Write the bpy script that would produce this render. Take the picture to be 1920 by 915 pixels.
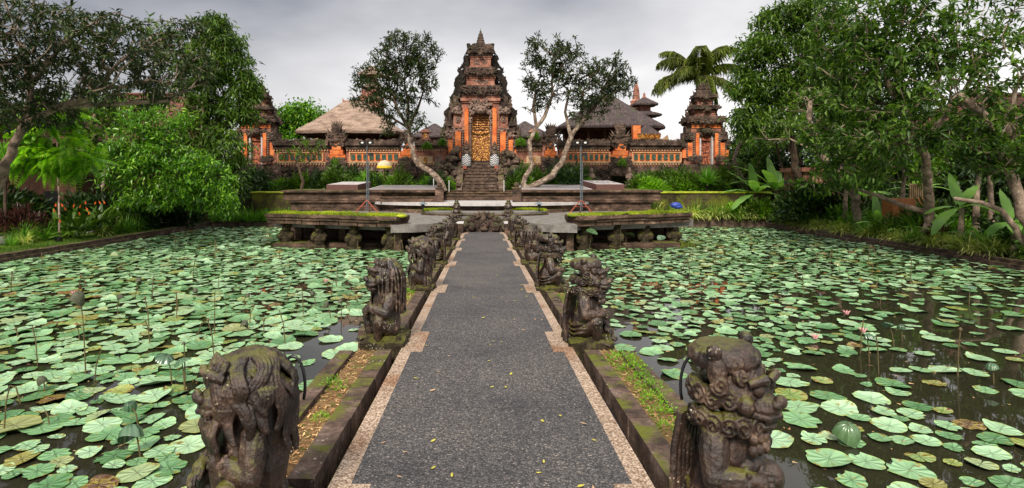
import bpy, bmesh, math, random
import numpy as np
from mathutils import Vector, noise
for o in list(bpy.data.objects): bpy.data.objects.remove(o)
scene = bpy.context.scene
COL = scene.collection
R = math.radians
# ------------------------------------------------------------------ camera, world, sun, exposure
CH = 2.75                      # camera height above the pond water (z = 0)
FPX, CX, CY = 1050.0, 905.0, 338.0
cam_d = bpy.data.cameras.new('camera'); cam = bpy.data.objects.new('camera', cam_d); COL.objects.link(cam)
cam.location = (0, 0, CH); cam.rotation_euler = (R(90), 0, 0)
cam_d.sensor_width = 36; cam_d.lens = FPX/1920*36
cam_d.shift_x = 55/1920; cam_d.shift_y = -119.5/1920
cam_d.clip_start = 0.05; cam_d.clip_end = 3000
scene.camera = cam

w = bpy.data.worlds.new('World'); scene.world = w; w.use_nodes = True
nt = w.node_tree; nt.nodes.clear()
def nn(nt, t, **k):
    n = nt.nodes.new(t)
    for a, b in k.items(): setattr(n, a, b)
    return n
SUN_EL, SUN_AZ = R(43), R(-166)
out = nn(nt, 'ShaderNodeOutputWorld'); bg = nn(nt, 'ShaderNodeBackground')
sky = nn(nt, 'ShaderNodeTexSky', sky_type='NISHITA', sun_disc=False, sun_elevation=SUN_EL, sun_rotation=SUN_AZ)
sky.dust_density = 4.0; sky.air_density = 1.0
tc = nn(nt, 'ShaderNodeTexCoord'); mp = nn(nt, 'ShaderNodeMapping'); mp.inputs['Scale'].default_value = (1, 1, 2.6)
n1 = nn(nt, 'ShaderNodeTexNoise'); n1.inputs['Scale'].default_value = 1.5; n1.inputs['Detail'].default_value = 5; n1.inputs['Roughness'].default_value = .5; n1.inputs['Distortion'].default_value = .1
rp = nn(nt, 'ShaderNodeValToRGB'); e = rp.color_ramp.elements
e[0].position = .36; e[0].color = (2.7, 2.8, 3.15, 1); e[1].position = .66; e[1].color = (7.9, 7.7, 7.7, 1); e3 = e.new(1.0); e3.color = (17, 16.5, 15.8, 1)
sep = nn(nt, 'ShaderNodeSeparateXYZ')
mr = nn(nt, 'ShaderNodeMapRange'); mr.inputs['From Min'].default_value = .0; mr.inputs['From Max'].default_value = .38
mr.inputs['To Min'].default_value = .18; mr.inputs['To Max'].default_value = -.17
ad = nn(nt, 'ShaderNodeMath', operation='ADD')
ax = nn(nt, 'ShaderNodeMath', operation='MULTIPLY_ADD'); ax.inputs[1].default_value = .17
mix = nn(nt, 'ShaderNodeMixRGB'); mix.inputs[0].default_value = .88
L = nt.links.new
L(tc.outputs['Generated'], mp.inputs[0]); L(mp.outputs[0], n1.inputs['Vector'])
L(tc.outputs['Generated'], sep.inputs[0]); L(sep.outputs[2], mr.inputs['Value'])
m2 = nn(nt, 'ShaderNodeMapRange'); m2.inputs['From Min'].default_value = .42; m2.inputs['From Max'].default_value = .95; m2.inputs['To Min'].default_value = 0; m2.inputs['To Max'].default_value = .62
L(sep.outputs[2], m2.inputs['Value']); ad2 = nn(nt, 'ShaderNodeMath', operation='ADD'); L(mr.outputs[0], ad2.inputs[0]); L(m2.outputs[0], ad2.inputs[1])
L(n1.outputs['Fac'], ad.inputs[0]); L(ad2.outputs[0], ad.inputs[1])
L(sep.outputs[0], ax.inputs[0]); L(ad.outputs[0], ax.inputs[2]); L(ax.outputs[0], rp.inputs[0])
L(sky.outputs[0], mix.inputs[1]); L(rp.outputs[0], mix.inputs[2]); L(mix.outputs[0], bg.inputs[0]); L(bg.outputs[0], out.inputs[0])
bg.inputs[1].default_value = 0.085
sl = bpy.data.lights.new('sun', 'SUN'); sl.energy = 3.6; sl.angle = R(14); sl.color = (1, .91, .78)
so = bpy.data.objects.new('sun', sl); COL.objects.link(so)
# the sun stands behind and to the left of the camera
d = Vector((math.sin(SUN_AZ)*math.cos(SUN_EL), math.cos(SUN_AZ)*math.cos(SUN_EL), math.sin(SUN_EL)))
so.rotation_euler = d.to_track_quat('Z', 'Y').to_euler()
vs = scene.view_settings; vs.view_transform = 'Standard'; vs.look = 'None'; vs.exposure = 0.5; vs.gamma = 1; vs.use_curve_mapping = False
scene.render.engine = 'CYCLES'
scene.cycles.max_bounces = 6; scene.cycles.diffuse_bounces = 3; scene.cycles.glossy_bounces = 3
scene.cycles.transmission_bounces = 3; scene.cycles.transparent_max_bounces = 4

# ------------------------------------------------------------------ helpers
def at(px, py, D): return Vector(((px-CX)*D/FPX, D, CH-(py-CY)*D/FPX))
def ax_(px, D): return (px-CX)*D/FPX
def az_(py, D): return CH-(py-CY)*D/FPX
ORG = {}
def tag(o, label=None, cat=None, group=None, kind=None):
    if label: o['label'] = label
    if cat: o['category'] = cat
    if group: o['group'] = group
    if kind: o['kind'] = kind
    return o
def thing(name, label, cat, loc=(0, 0, 0), rz=0, group=None):
    o = bpy.data.objects.new(name, None); COL.objects.link(o)
    o.location = loc; o.rotation_euler = (0, 0, rz); o.empty_display_size = .2
    ORG[o.name] = Vector(loc)
    return tag(o, label, cat, group)
class MB:
    def __init__(s): s.v = []; s.f = []
    def add(s, vs, fs):
        b = len(s.v); s.v.extend([tuple(p) for p in vs]); s.f.extend([tuple(i+b for i in f) for f in fs]); return s
    def box(s, x0, x1, y0, y1, z0, z1, bev=0):
        if bev <= 0:
            return s.add([(x0,y0,z0),(x1,y0,z0),(x1,y1,z0),(x0,y1,z0),(x0,y0,z1),(x1,y0,z1),(x1,y1,z1),(x0,y1,z1)],
              [(0,3,2,1),(4,5,6,7),(0,1,5,4),(1,2,6,5),(2,3,7,6),(3,0,4,7)])
        b = bev; zs = [(z0, 0), (z1-b, 0), (z1, b)]
        V = []
        for z, i in zs: V += [(x0+i,y0+i,z),(x1-i,y0+i,z),(x1-i,y1-i,z),(x0+i,y1-i,z)]
        F = [(0,3,2,1),(8,9,10,11)]
        for k in (0, 4):
            for j in range(4): F.append((k+j, k+(j+1)%4, k+4+(j+1)%4, k+4+j))
        return s.add(V, F)
    def frustum(s, cx, cy, z0, z1, a0, b0, a1, b1):
        V = [(cx+sx*a0, cy+sy*b0, z0) for sx, sy in ((-1,-1),(1,-1),(1,1),(-1,1))]+[(cx+sx*a1, cy+sy*b1, z1) for sx, sy in ((-1,-1),(1,-1),(1,1),(-1,1))]
        return s.add(V, [(0,3,2,1),(4,5,6,7),(0,1,5,4),(1,2,6,5),(2,3,7,6),(3,0,4,7)])
    def hexa(s, P):
        return s.add(P, [(0,3,2,1),(4,5,6,7),(0,1,5,4),(1,2,6,5),(2,3,7,6),(3,0,4,7)])
    def tube(s, pts, rad, n=8, cap=True):
        pts = [Vector(p) for p in pts]
        if not hasattr(rad, '__len__'): rad = [rad]*len(pts)
        V = []; F = []; ref = Vector((0.13, 0.2, 1))
        for i, p in enumerate(pts):
            t = (pts[min(i+1, len(pts)-1)]-pts[max(i-1, 0)])
            if t.length < 1e-9: t = Vector((0, 0, 1))
            t.normalize()
            u = t.cross(ref)
            if u.length < .15: u = t.cross(Vector((1, .1, 0)))
            u.normalize(); v = t.cross(u); ref = v.cross(t) if False else ref
            if i > 0 and u.dot(pu) < 0: u = -u; v = -v
            pu = u
            for k in range(n):
                a = 2*math.pi*k/n; V.append(p+(u*math.cos(a)+v*math.sin(a))*rad[i])
        for i in range(len(pts)-1):
            for k in range(n): F.append((i*n+k, i*n+(k+1)%n, (i+1)*n+(k+1)%n, (i+1)*n+k))
        if cap: F.append(tuple(range(n-1, -1, -1))); F.append(tuple((len(pts)-1)*n+k for k in range(n)))
        return s.add(V, F)
    def lathe(s, cx, cy, prof, n=16):
        V = []; F = []
        for r, z in prof:
            for k in range(n): a = 2*math.pi*k/n; V.append((cx+r*math.cos(a), cy+r*math.sin(a), z))
        for i in range(len(prof)-1):
            for k in range(n): F.append((i*n+k, i*n+(k+1)%n, (i+1)*n+(k+1)%n, (i+1)*n+k))
        F.append(tuple(range(n-1, -1, -1))); F.append(tuple((len(prof)-1)*n+k for k in range(n)))
        return s.add(V, F)
    def ball(s, c, r, n=10, m=6, jit=0, rng=None):
        if not hasattr(r, '__len__'): r = (r, r, r)
        V = [(c[0], c[1], c[2]-r[2])]; F = []
        for i in range(1, m):
            t = math.pi*i/m
            for k in range(n):
                a = 2*math.pi*k/n; q = 1+(rng.uniform(-jit, jit) if jit else 0)
                V.append((c[0]+r[0]*math.sin(t)*math.cos(a)*q, c[1]+r[1]*math.sin(t)*math.sin(a)*q, c[2]-r[2]*math.cos(t)*q))
        V.append((c[0], c[1], c[2]+r[2]))
        for k in range(n): F.append((0, 1+(k+1) % n, 1+k))
        for i in range(m-2):
            for k in range(n): a = 1+i*n; F.append((a+k, a+(k+1) % n, a+n+(k+1) % n, a+n+k))
        a = 1+(m-2)*n
        for k in range(n): F.append((a+k, a+(k+1) % n, len(V)-1))
        return s.add(V, F)
    def spike(s, c, h, r, lean=(0, 0), n=5):
        V = []
        for q, zz in ((.8, 0), (1, .3), (.55, .62)):
            for k in range(n):
                a = 2*math.pi*k/n; V.append((c[0]+r*q*math.cos(a)+lean[0]*zz*zz*h, c[1]+r*q*math.sin(a)+lean[1]*zz*zz*h, c[2]+zz*h))
        V.append((c[0]+lean[0]*h, c[1]+lean[1]*h, c[2]+h))
        F = []
        for i in (0, 1):
            for k in range(n): F.append((i*n+k, i*n+(k+1)%n, (i+1)*n+(k+1)%n, (i+1)*n+k))
        for k in range(n): F.append((2*n+k, 2*n+(k+1)%n, 3*n))
        F.append(tuple(range(n-1, -1, -1)))
        return s.add(V, F)
    def build(s, name, m, parent=None, smooth=False, local=False):
        me = bpy.data.meshes.new(name)
        off = Vector((0, 0, 0))
        if parent is not None and not local:
            r = parent
            while r.parent: r = r.parent
            off = ORG[r.name]
        V = np.array(s.v, dtype=np.float64)-np.array(off)
        me.from_pydata(V.tolist(), [], s.f); me.update()
        if smooth: me.shade_smooth()
        me.materials.append(m)
        o = bpy.data.objects.new(name, me); COL.objects.link(o)
        if parent is not None: o.parent = parent
        else: ORG[o.name] = Vector((0, 0, 0))
        return o
def npmesh(name, V, F, mats, smooth=False, uv=None, midx=None):
    me = bpy.data.meshes.new(name); F = np.asarray(F, dtype=np.int32); V = np.asarray(V, dtype=np.float32)
    me.vertices.add(len(V)); me.vertices.foreach_set('co', V.ravel())
    k = F.shape[1]
    me.loops.add(F.size); me.loops.foreach_set('vertex_index', F.ravel())
    me.polygons.add(len(F)); me.polygons.foreach_set('loop_start', np.arange(0, F.size, k, dtype=np.int32))
    if smooth: me.polygons.foreach_set('use_smooth', np.ones(len(F), dtype=bool))
    me.update(calc_edges=True)
    for m in (mats if isinstance(mats, (list, tuple)) else [mats]): me.materials.append(m)
    if midx is not None: me.polygons.foreach_set('material_index', midx.astype(np.int32))
    if uv is not None:
        l = me.uv_layers.new(name='UVMap'); l.data.foreach_set('uv', uv[F.ravel()].astype(np.float32).ravel())
    return me
def link(name, me, parent=None, loc=None):
    o = bpy.data.objects.new(name, me); COL.objects.link(o)
    if parent is not None: o.parent = parent
    if loc is not None: o.location = loc
    return o
def dup(root, loc, rz=None, label=None, group=None, scale=None):
    r = root.copy(); COL.objects.link(r); r.location = loc
    if rz is not None: r.rotation_euler = (0, 0, rz)
    if scale is not None: r.scale = (scale,)*3
    if label: r['label'] = label
    if group: r['group'] = group
    for ch in list(root.children):
        c = ch.copy(); COL.objects.link(c); c.parent = r
        for g in ch.children:
            q = g.copy(); COL.objects.link(q); q.parent = c
    return r
def scat(bV, bF, P, D_, N_, S):
    """instances a base mesh: P positions, D_ axis (local y), N_ approx normal (local z), S (N,3) scales"""
    D_ = D_/np.maximum(np.linalg.norm(D_, axis=1, keepdims=True), 1e-9)
    X = np.cross(D_, N_); X /= np.maximum(np.linalg.norm(X, axis=1, keepdims=True), 1e-9)
    Z = np.cross(X, D_)
    B = bV[None]*S[:, None, :]
    V = P[:, None]+B[..., 0:1]*X[:, None]+B[..., 1:2]*D_[:, None]+B[..., 2:3]*Z[:, None]
    n = len(bV); F = bF[None]+(np.arange(len(P))*n)[:, None, None]
    return V.reshape(-1, 3), F.reshape(-1, bF.shape[1])

# ------------------------------------------------------------------ materials
def newmat(name):
    m = bpy.data.materials.new(name); m.use_nodes = True; t = m.node_tree
    b = t.nodes['Principled BSDF']; return m, t, b
def ramp(t, stops):
    r = nn(t, 'ShaderNodeValToRGB'); e = r.color_ramp.elements
    while len(e) < len(stops): e.new(.5)
    for i, (p, c) in enumerate(stops): e[i].position = p; e[i].color = (*c, 1)
    return r
def noi(t, scale, detail=6, rough=.6, vec=None, stretch=None):
    n = nn(t, 'ShaderNodeTexNoise'); n.inputs['Scale'].default_value = scale; n.inputs['Detail'].default_value = detail; n.inputs['Roughness'].default_value = rough
    if vec is not None:
        if stretch:
            mp = nn(t, 'ShaderNodeMapping'); mp.inputs['Scale'].default_value = stretch; t.links.new(vec, mp.inputs[0]); vec = mp.outputs[0]
        t.links.new(vec, n.inputs['Vector'])
    return n
def objvec(t, rnd=True):
    c = nn(t, 'ShaderNodeTexCoord')
    return c.outputs['Object']
def geovec(t): return nn(t, 'ShaderNodeNewGeometry').outputs['Position']
def mixc(t, fac, a, b, blend='MIX'):
    m = nn(t, 'ShaderNodeMixRGB', blend_type=blend)
    for s_, v in ((0, fac), (1, a), (2, b)):
        if hasattr(v, 'is_output') or hasattr(v, 'links'): t.links.new(v, m.inputs[s_])
        elif s_ == 0: m.inputs[0].default_value = v
        else: m.inputs[s_].default_value = (*v, 1)
    return m.outputs[0]
def bump(t, b, h, dist, strength=1.0):
    n = nn(t, 'ShaderNodeBump'); n.inputs['Distance'].default_value = dist; n.inputs['Strength'].default_value = strength
    t.links.new(h, n.inputs['Height']); t.links.new(n.outputs[0], b.inputs['Normal']); return n
def stone(name, cols, scale=3, moss=.0, mosscol=(.07, .10, .015), lichen=0, rough=.85, bd=.02, stretch=None, fine=30, spec=.3, mossdir=True, lcol=(.45, .42, .33)):
    m, t, b = newmat(name); v = geovec(t)
    n = noi(t, scale, 8, .68, v, stretch); k = len(cols)
    r = ramp(t, [(.30+.40*i/(k-1), c) for i, c in enumerate(cols)]); t.links.new(n.outputs['Fac'], r.inputs[0])
    c = r.outputs[0]
    f = noi(t, fine, 5, .7, v)
    fr = ramp(t, [(.3, (.55, .55, .55)), (.7, (1.3, 1.3, 1.3))]); t.links.new(f.outputs['Fac'], fr.inputs[0])
    c = mixc(t, 1.0, c, fr.outputs[0], 'MULTIPLY')
    if moss > 0:
        n2 = noi(t, scale*.7, 6, .7, v, None); g = nn(t, 'ShaderNodeNewGeometry'); s_ = nn(t, 'ShaderNodeSeparateXYZ'); t.links.new(g.outputs['Normal'], s_.inputs[0])
        a = nn(t, 'ShaderNodeMath', operation='MULTIPLY_ADD'); a.inputs[1].default_value = .22 if mossdir else 0.0; t.links.new(s_.outputs[2], a.inputs[0]); t.links.new(n2.outputs['Fac'], a.inputs[2])
        mr = nn(t, 'ShaderNodeMapRange'); mr.inputs['From Min'].default_value = .78-moss*.4; mr.inputs['From Max'].default_value = .9-moss*.4
        t.links.new(a.outputs[0], mr.inputs['Value']); c = mixc(t, mr.outputs[0], c, mosscol)
    if lichen > 0:
        vo = nn(t, 'ShaderNodeTexVoronoi'); vo.inputs['Scale'].default_value = lichen; t.links.new(v, vo.inputs['Vector'])
        n3 = noi(t, lichen*.12, 3, .6, v)
        mr1 = nn(t, 'ShaderNodeMapRange'); mr1.inputs['From Min'].default_value = .26; mr1.inputs['From Max'].default_value = .18; t.links.new(vo.outputs['Distance'], mr1.inputs['Value'])
        mr2 = nn(t, 'ShaderNodeMapRange'); mr2.inputs['From Min'].default_value = .58; mr2.inputs['From Max'].default_value = .64; t.links.new(n3.outputs['Fac'], mr2.inputs['Value'])
        q = nn(t, 'ShaderNodeMath', operation='MULTIPLY'); t.links.new(mr1.outputs[0], q.inputs[0]); t.links.new(mr2.outputs[0], q.inputs[1])
        c = mixc(t, q.outputs[0], c, lcol)
    t.links.new(c, b.inputs['Base Color']); b.inputs['Roughness'].default_value = rough; b.inputs['Specular IOR Level'].default_value = spec
    h = nn(t, 'ShaderNodeMath', operation='ADD'); t.links.new(n.outputs['Fac'], h.inputs[0]); t.links.new(f.outputs['Fac'], h.inputs[1])
    bump(t, b, h.outputs[0], bd)
    return m
def leafmat(name, cols, gloss=.35, trans=.35, tcol=None):
    m, t, b = newmat(name)
    g = nn(t, 'ShaderNodeNewGeometry'); k = len(cols)
    r = ramp(t, [(i/(k-1), c) for i, c in enumerate(cols)]); t.links.new(g.outputs['Random Per Island'], r.inputs[0])
    # big patches of lighter and darker growth
    n = noi(t, .7, 3, .6, g.outputs['Position']); rr = ramp(t, [(.35, (.6, .65, .6)), (.65, (1.35, 1.3, 1.2))]); t.links.new(n.outputs['Fac'], rr.inputs[0])
    c = mixc(t, 1.0, r.outputs[0], rr.outputs[0], 'MULTIPLY')
    t.links.new(c, b.inputs['Base Color']); b.inputs['Roughness'].default_value = gloss; b.inputs['Specular IOR Level'].default_value = .4
    tr = nn(t, 'ShaderNodeBsdfTranslucent'); c2 = mixc(t, 1.0, c, (1.5, 1.6, .7), 'MULTIPLY'); t.links.new(c2, tr.inputs[0])
    ms = nn(t, 'ShaderNodeMixShader'); ms.inputs[0].default_value = trans
    o = [x for x in t.nodes if x.type == 'OUTPUT_MATERIAL'][0]
    t.links.new(b.outputs[0], ms.inputs[1]); t.links.new(tr.outputs[0], ms.inputs[2]); t.links.new(ms.outputs[0], o.inputs[0])
    return m
def plain(name, c, rough=.6, metal=0, var=.25, scale=8):
    m, t, b = newmat(name); n = noi(t, scale, 4, .6, geovec(t))
    r = ramp(t, [(.3, tuple(x*(1-var) for x in c)), (.7, tuple(min(1, x*(1+var)) for x in c))]); t.links.new(n.outputs['Fac'], r.inputs[0])
    t.links.new(r.outputs[0], b.inputs['Base Color']); b.inputs['Roughness'].default_value = rough; b.inputs['Metallic'].default_value = metal
    return m
M = {}
M['statue'] = stone('statue_stone', [(.006, .004, .003), (.020, .011, .008), (.050, .027, .018), (.20, .13, .09)], 7, .40, (.08, .075, .008), 42, .42, .007, fine=60, spec=.6, lcol=(.5, .45, .33))
M['pedestal'] = stone('mossy_rock', [(.012, .009, .006), (.035, .026, .012), (.08, .06, .035)], 6, .42, (.085, .085, .012), 45, .85, .03)
M['rail'] = stone('weathered_rail', [(.018, .012, .010), (.06, .038, .028), (.13, .085, .065), (.26, .19, .16)], 4, .22, (.10, .11, .012), 26, .8, .012)
M['dark'] = stone('dark_carved_stone', [(.010, .008, .007), (.045, .030, .024), (.12, .078, .06), (.28, .19, .155)], 1.7, .5, (.06, .06, .025), 9, .9, .06, fine=9)
M['wing'] = stone('backlit_stone', [(.008, .007, .006), (.022, .017, .014), (.05, .036, .03)], 1.7, .3, (.04, .045, .02), 0, .95, .06, fine=9)  # darker stone for the gate wings, their backlit shade put into the colour
M['dark2'] = stone('mossy_terrace_stone', [(.014, .010, .008), (.055, .036, .025), (.13, .08, .057), (.30, .20, .15)], 1.5, .38, (.09, .10, .012), 0, .9, .03, stretch=(1, 1, 2.5), fine=14)
M['pink'] = stone('worn_red_stone', [(.09, .045, .035), (.30, .125, .085), (.52, .27, .20)], 1.9, .28, (.08, .07, .03), 0, .85, .03, fine=12)
M['paras'] = stone('carved_grey_stone', [(.10, .07, .06), (.24, .16, .13), (.40, .30, .25)], 3, .3, (.08, .07, .04), 0, .85, .05, fine=14)
M['soil'] = stone('dry_litter', [(.10, .05, .02), (.30, .17, .075), (.46, .30, .15)], 14, .12, (.10, .14, .02), 0, .95, .03, fine=90)
M['granite'] = stone('walkway_stone', [(.10, .09, .085), (.19, .175, .165), (.28, .255, .24)], 3, .05, (.1, .1, .04), 0, .6, .004, fine=60)
M['pale'] = stone('pale_plate', [(.35, .33, .33), (.5, .48, .48), (.6, .58, .57)], 3, 0, rough=.45, bd=.002, fine=60)
M['plate'] = stone('grey_plate', [(.13, .12, .13), (.22, .20, .21), (.30, .28, .28)], 4, 0, rough=.4, bd=.002, fine=80)
M['edge'] = plain('plate_edge', (.10, .04, .035), .7)
M['bark'] = stone('dark_bark', [(.02, .014, .009), (.07, .045, .03), (.14, .10, .07)], 3, .25, (.05, .06, .02), 0, .9, .03, stretch=(3, 3, .8), fine=20)
M['palebark'] = stone('pale_mottled_bark', [(.03, .02, .015), (.17, .12, .09), (.50, .42, .33)], 5, .0, lichen=0, rough=.85, bd=.03, fine=14)
M['frbark'] = stone('frangipani_bark', [(.07, .05, .04), (.22, .16, .12), (.42, .33, .26)], 3, .15, (.06, .07, .02), 0, .85, .02, fine=16)
M['twig'] = plain('twig', (.05, .035, .025), .85)
M['lawn'] = stone('lawn', [(.04, .09, .008), (.09, .17, .015), (.16, .22, .03)], 2.5, 0, rough=.95, bd=.03, fine=60)
M['earth'] = stone('earth', [(.025, .02, .01), (.05, .045, .02), (.07, .08, .02)], 1.2, 0, rough=.95, bd=.05)
M['paving'] = stone('grey_paving', [(.10, .09, .095), (.18, .165, .165), (.24, .22, .22)], 2, 0, rough=.8, bd=.005, fine=50)
M['thatch'] = stone('thatch', [(.13, .085, .065), (.29, .205, .16), (.43, .32, .26)], 1.4, .08, (.12, .10, .05), 0, .95, .06, stretch=(1, 1, 3), fine=13)
M['ijuk'] = stone('black_fibre_roof', [(.03, .023, .025), (.07, .052, .053), (.13, .098, .092)], 1.6, .12, (.05, .06, .02), 0, .9, .05, stretch=(3, 3, .7), fine=14)
M['wood'] = stone('dark_wood', [(.03, .015, .01), (.09, .04, .022), (.16, .07, .035)], 3, 0, rough=.7, bd=.01, stretch=(1, 1, .3))
M['orangewood'] = plain('orange_wood', (.42, .14, .04), .6)
M['black'] = plain('black_metal', (.015, .015, .017), .4, .2)
M['pole'] = plain('galvanised_pole', (.16, .19, .21), .45, .6)
M['rust'] = plain('rusty_red_paint', (.30, .07, .04), .7)
M['hose'] = plain('black_rubber', (.012, .012, .014), .35)
M['white'] = plain('white_paint', (.7, .7, .68), .5, 0, .08)
M['greentile'] = plain('green_glazed_tile', (.07, .12, .085), .25, 0, .6, 5)
M['cream'] = plain('cream_moulding', (.50, .33, .19), .7, 0, .3, 4)
M['yellowcloth'] = plain('yellow_cloth', (.8, .55, .03), .7, 0, .15)
M['palecloth'] = plain('pale_cloth', (.75, .66, .45), .8, 0, .1)
M['tan'] = plain('tan_canvas', (.34, .22, .12), .8, 0, .3, 3)
M['moss'] = leafmat('bright_moss', [(.10, .16, .008), (.24, .32, .014), (.40, .44, .04)], .8, .3)
M['lotuslate'] = plain('dry_lotus_leaf', (.06, .065, .035), .7, 0, .5, 20)
# orange rendered brick with courses
def orange():
    m, t, b = newmat('orange_brick'); v = geovec(t)
    n = noi(t, 1.3, 7, .65, v); r = ramp(t, [(.28, (.30, .06, .018)), (.45, (.68, .15, .03)), (.60, (.80, .25, .07)), (.72, (.72, .38, .22))]); t.links.new(n.outputs['Fac'], r.inputs[0])
    wv = nn(t, 'ShaderNodeTexWave', bands_direction='Z'); wv.inputs['Scale'].default_value = 2.6; wv.inputs['Distortion'].default_value = .6; t.links.new(v, wv.inputs['Vector'])
    rr = ramp(t, [(0, (.55, .5, .5)), (.16, (1, 1, 1))]); t.links.new(wv.outputs['Fac'], rr.inputs[0])
    c = mixc(t, 1, r.outputs[0], rr.outputs[0], 'MULTIPLY')
    n2 = noi(t, 2.2, 6, .75, v); mr = nn(t, 'ShaderNodeMapRange'); mr.inputs['From Min'].default_value = .50; mr.inputs['From Max'].default_value = .74; t.links.new(n2.outputs['Fac'], mr.inputs['Value'])
    c = mixc(t, mr.outputs[0], c, (.13, .06, .035)); t.links.new(c, b.inputs['Base Color']); b.inputs['Roughness'].default_value = .85
    bump(t, b, n2.outputs['Fac'], .02); return m
M['orange'] = orange()
def gold():
    m, t, b = newmat('gilded_carving'); v = geovec(t)
    vo = nn(t, 'ShaderNodeTexVoronoi'); vo.inputs['Scale'].default_value = 9; t.links.new(v, vo.inputs['Vector'])
    n = noi(t, 6, 5, .7, v); a = nn(t, 'ShaderNodeMath', operation='MULTIPLY'); t.links.new(vo.outputs['Distance'], a.inputs[0]); t.links.new(n.outputs['Fac'], a.inputs[1])
    r = ramp(t, [(.04, (.66, .40, .10)), (.15, (.50, .24, .04)), (.34, (.16, .045, .012))]); t.links.new(a.outputs[0], r.inputs[0])
    t.links.new(r.outputs[0], b.inputs['Base Color']); b.inputs['Roughness'].default_value = .4; b.inputs['Metallic'].default_value = .25
    bump(t, b, vo.outputs['Distance'], .04); return m
M['gold'] = gold()
def redwood():
    m, t, b = newmat('carved_red_wood'); v = geovec(t)
    vo = nn(t, 'ShaderNodeTexVoronoi'); vo.inputs['Scale'].default_value = 7; t.links.new(v, vo.inputs['Vector'])
    r = ramp(t, [(.1, (.50, .19, .07)), (.45, (.30, .07, .03)), (.7, (.08, .02, .012))]); t.links.new(vo.outputs['Distance'], r.inputs[0])
    t.links.new(r.outputs[0], b.inputs['Base Color']); b.inputs['Roughness'].default_value = .6; bump(t, b, vo.outputs['Distance'], .04); return m
M['redwood'] = redwood()
def asphalt():
    m, t, b = newmat('exposed_aggregate'); v = geovec(t)
    vo = nn(t, 'ShaderNodeTexVoronoi'); vo.inputs['Scale'].default_value = 75; vo.inputs['Randomness'].default_value = 1; t.links.new(v, vo.inputs['Vector'])
    sp = nn(t, 'ShaderNodeSeparateColor'); t.links.new(vo.outputs['Color'], sp.inputs[0])
    r = ramp(t, [(0, (.05, .048, .05)), (.45, (.105, .10, .103)), (.8, (.165, .155, .152)), (.94, (.21, .18, .165)), (1, (.38, .33, .30))]); t.links.new(sp.outputs[0], r.inputs[0])
    d = ramp(t, [(.0, (1.25, 1.25, 1.25)), (.6, (.35, .35, .35))]); t.links.new(vo.outputs['Distance'], d.inputs[0])
    n = noi(t, .9, 8, .7, v); nr = ramp(t, [(.32, (.62, .62, .66)), (.5, (1, 1, 1)), (.68, (1.3, 1.25, 1.18))]); t.links.new(n.outputs['Fac'], nr.inputs[0])
    c = mixc(t, 1, r.outputs[0], d.outputs[0], 'MULTIPLY'); c = mixc(t, 1, c, nr.outputs[0], 'MULTIPLY')
    t.links.new(c, b.inputs['Base Color']); b.inputs['Roughness'].default_value = .62
    inv = nn(t, 'ShaderNodeMath', operation='SUBTRACT'); inv.inputs[0].default_value = 1; t.links.new(vo.outputs['Distance'], inv.inputs[1]); bump(t, b, inv.outputs[0], .006); return m
M['asphalt'] = asphalt()
def kerbagg():
    m, t, b = newmat('washed_pebble_border'); v = geovec(t)
    vo = nn(t, 'ShaderNodeTexVoronoi'); vo.inputs['Scale'].default_value = 95; t.links.new(v, vo.inputs['Vector'])
    sp = nn(t, 'ShaderNodeSeparateColor'); t.links.new(vo.outputs['Color'], sp.inputs[0])
    r = ramp(t, [(0, (.12, .075, .05)), (.5, (.32, .24, .18)), (1, (.58, .5, .44))]); t.links.new(sp.outputs[0], r.inputs[0])
    n = noi(t, 1.1, 6, .6, v); mr = ramp(t, [(.30, (.42, .30, .2)), (.38, (.72, .52, .38)), (.46, (.86, .80, .72)), (.64, (1.08, 1.02, .94))]); t.links.new(n.outputs['Fac'], mr.inputs[0])
    c = mixc(t, 1, r.outputs[0], mr.outputs[0], 'MULTIPLY'); t.links.new(c, b.inputs['Base Color']); b.inputs['Roughness'].default_value = .8
    bump(t, b, vo.outputs['Distance'], -.005); return m
M['border'] = kerbagg()
def water():
    m, t, b = newmat('pond_water'); v = geovec(t)
    n = noi(t, 1.6, 2, .5, v); b.inputs['Base Color'].default_value = (.022, .021, .012, 1); b.inputs['Roughness'].default_value = .02; b.inputs['IOR'].default_value = 1.5
    b.inputs['Specular IOR Level'].default_value = .7
    bump(t, b, n.outputs['Fac'], .0025); return m
M['water'] = water()
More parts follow.
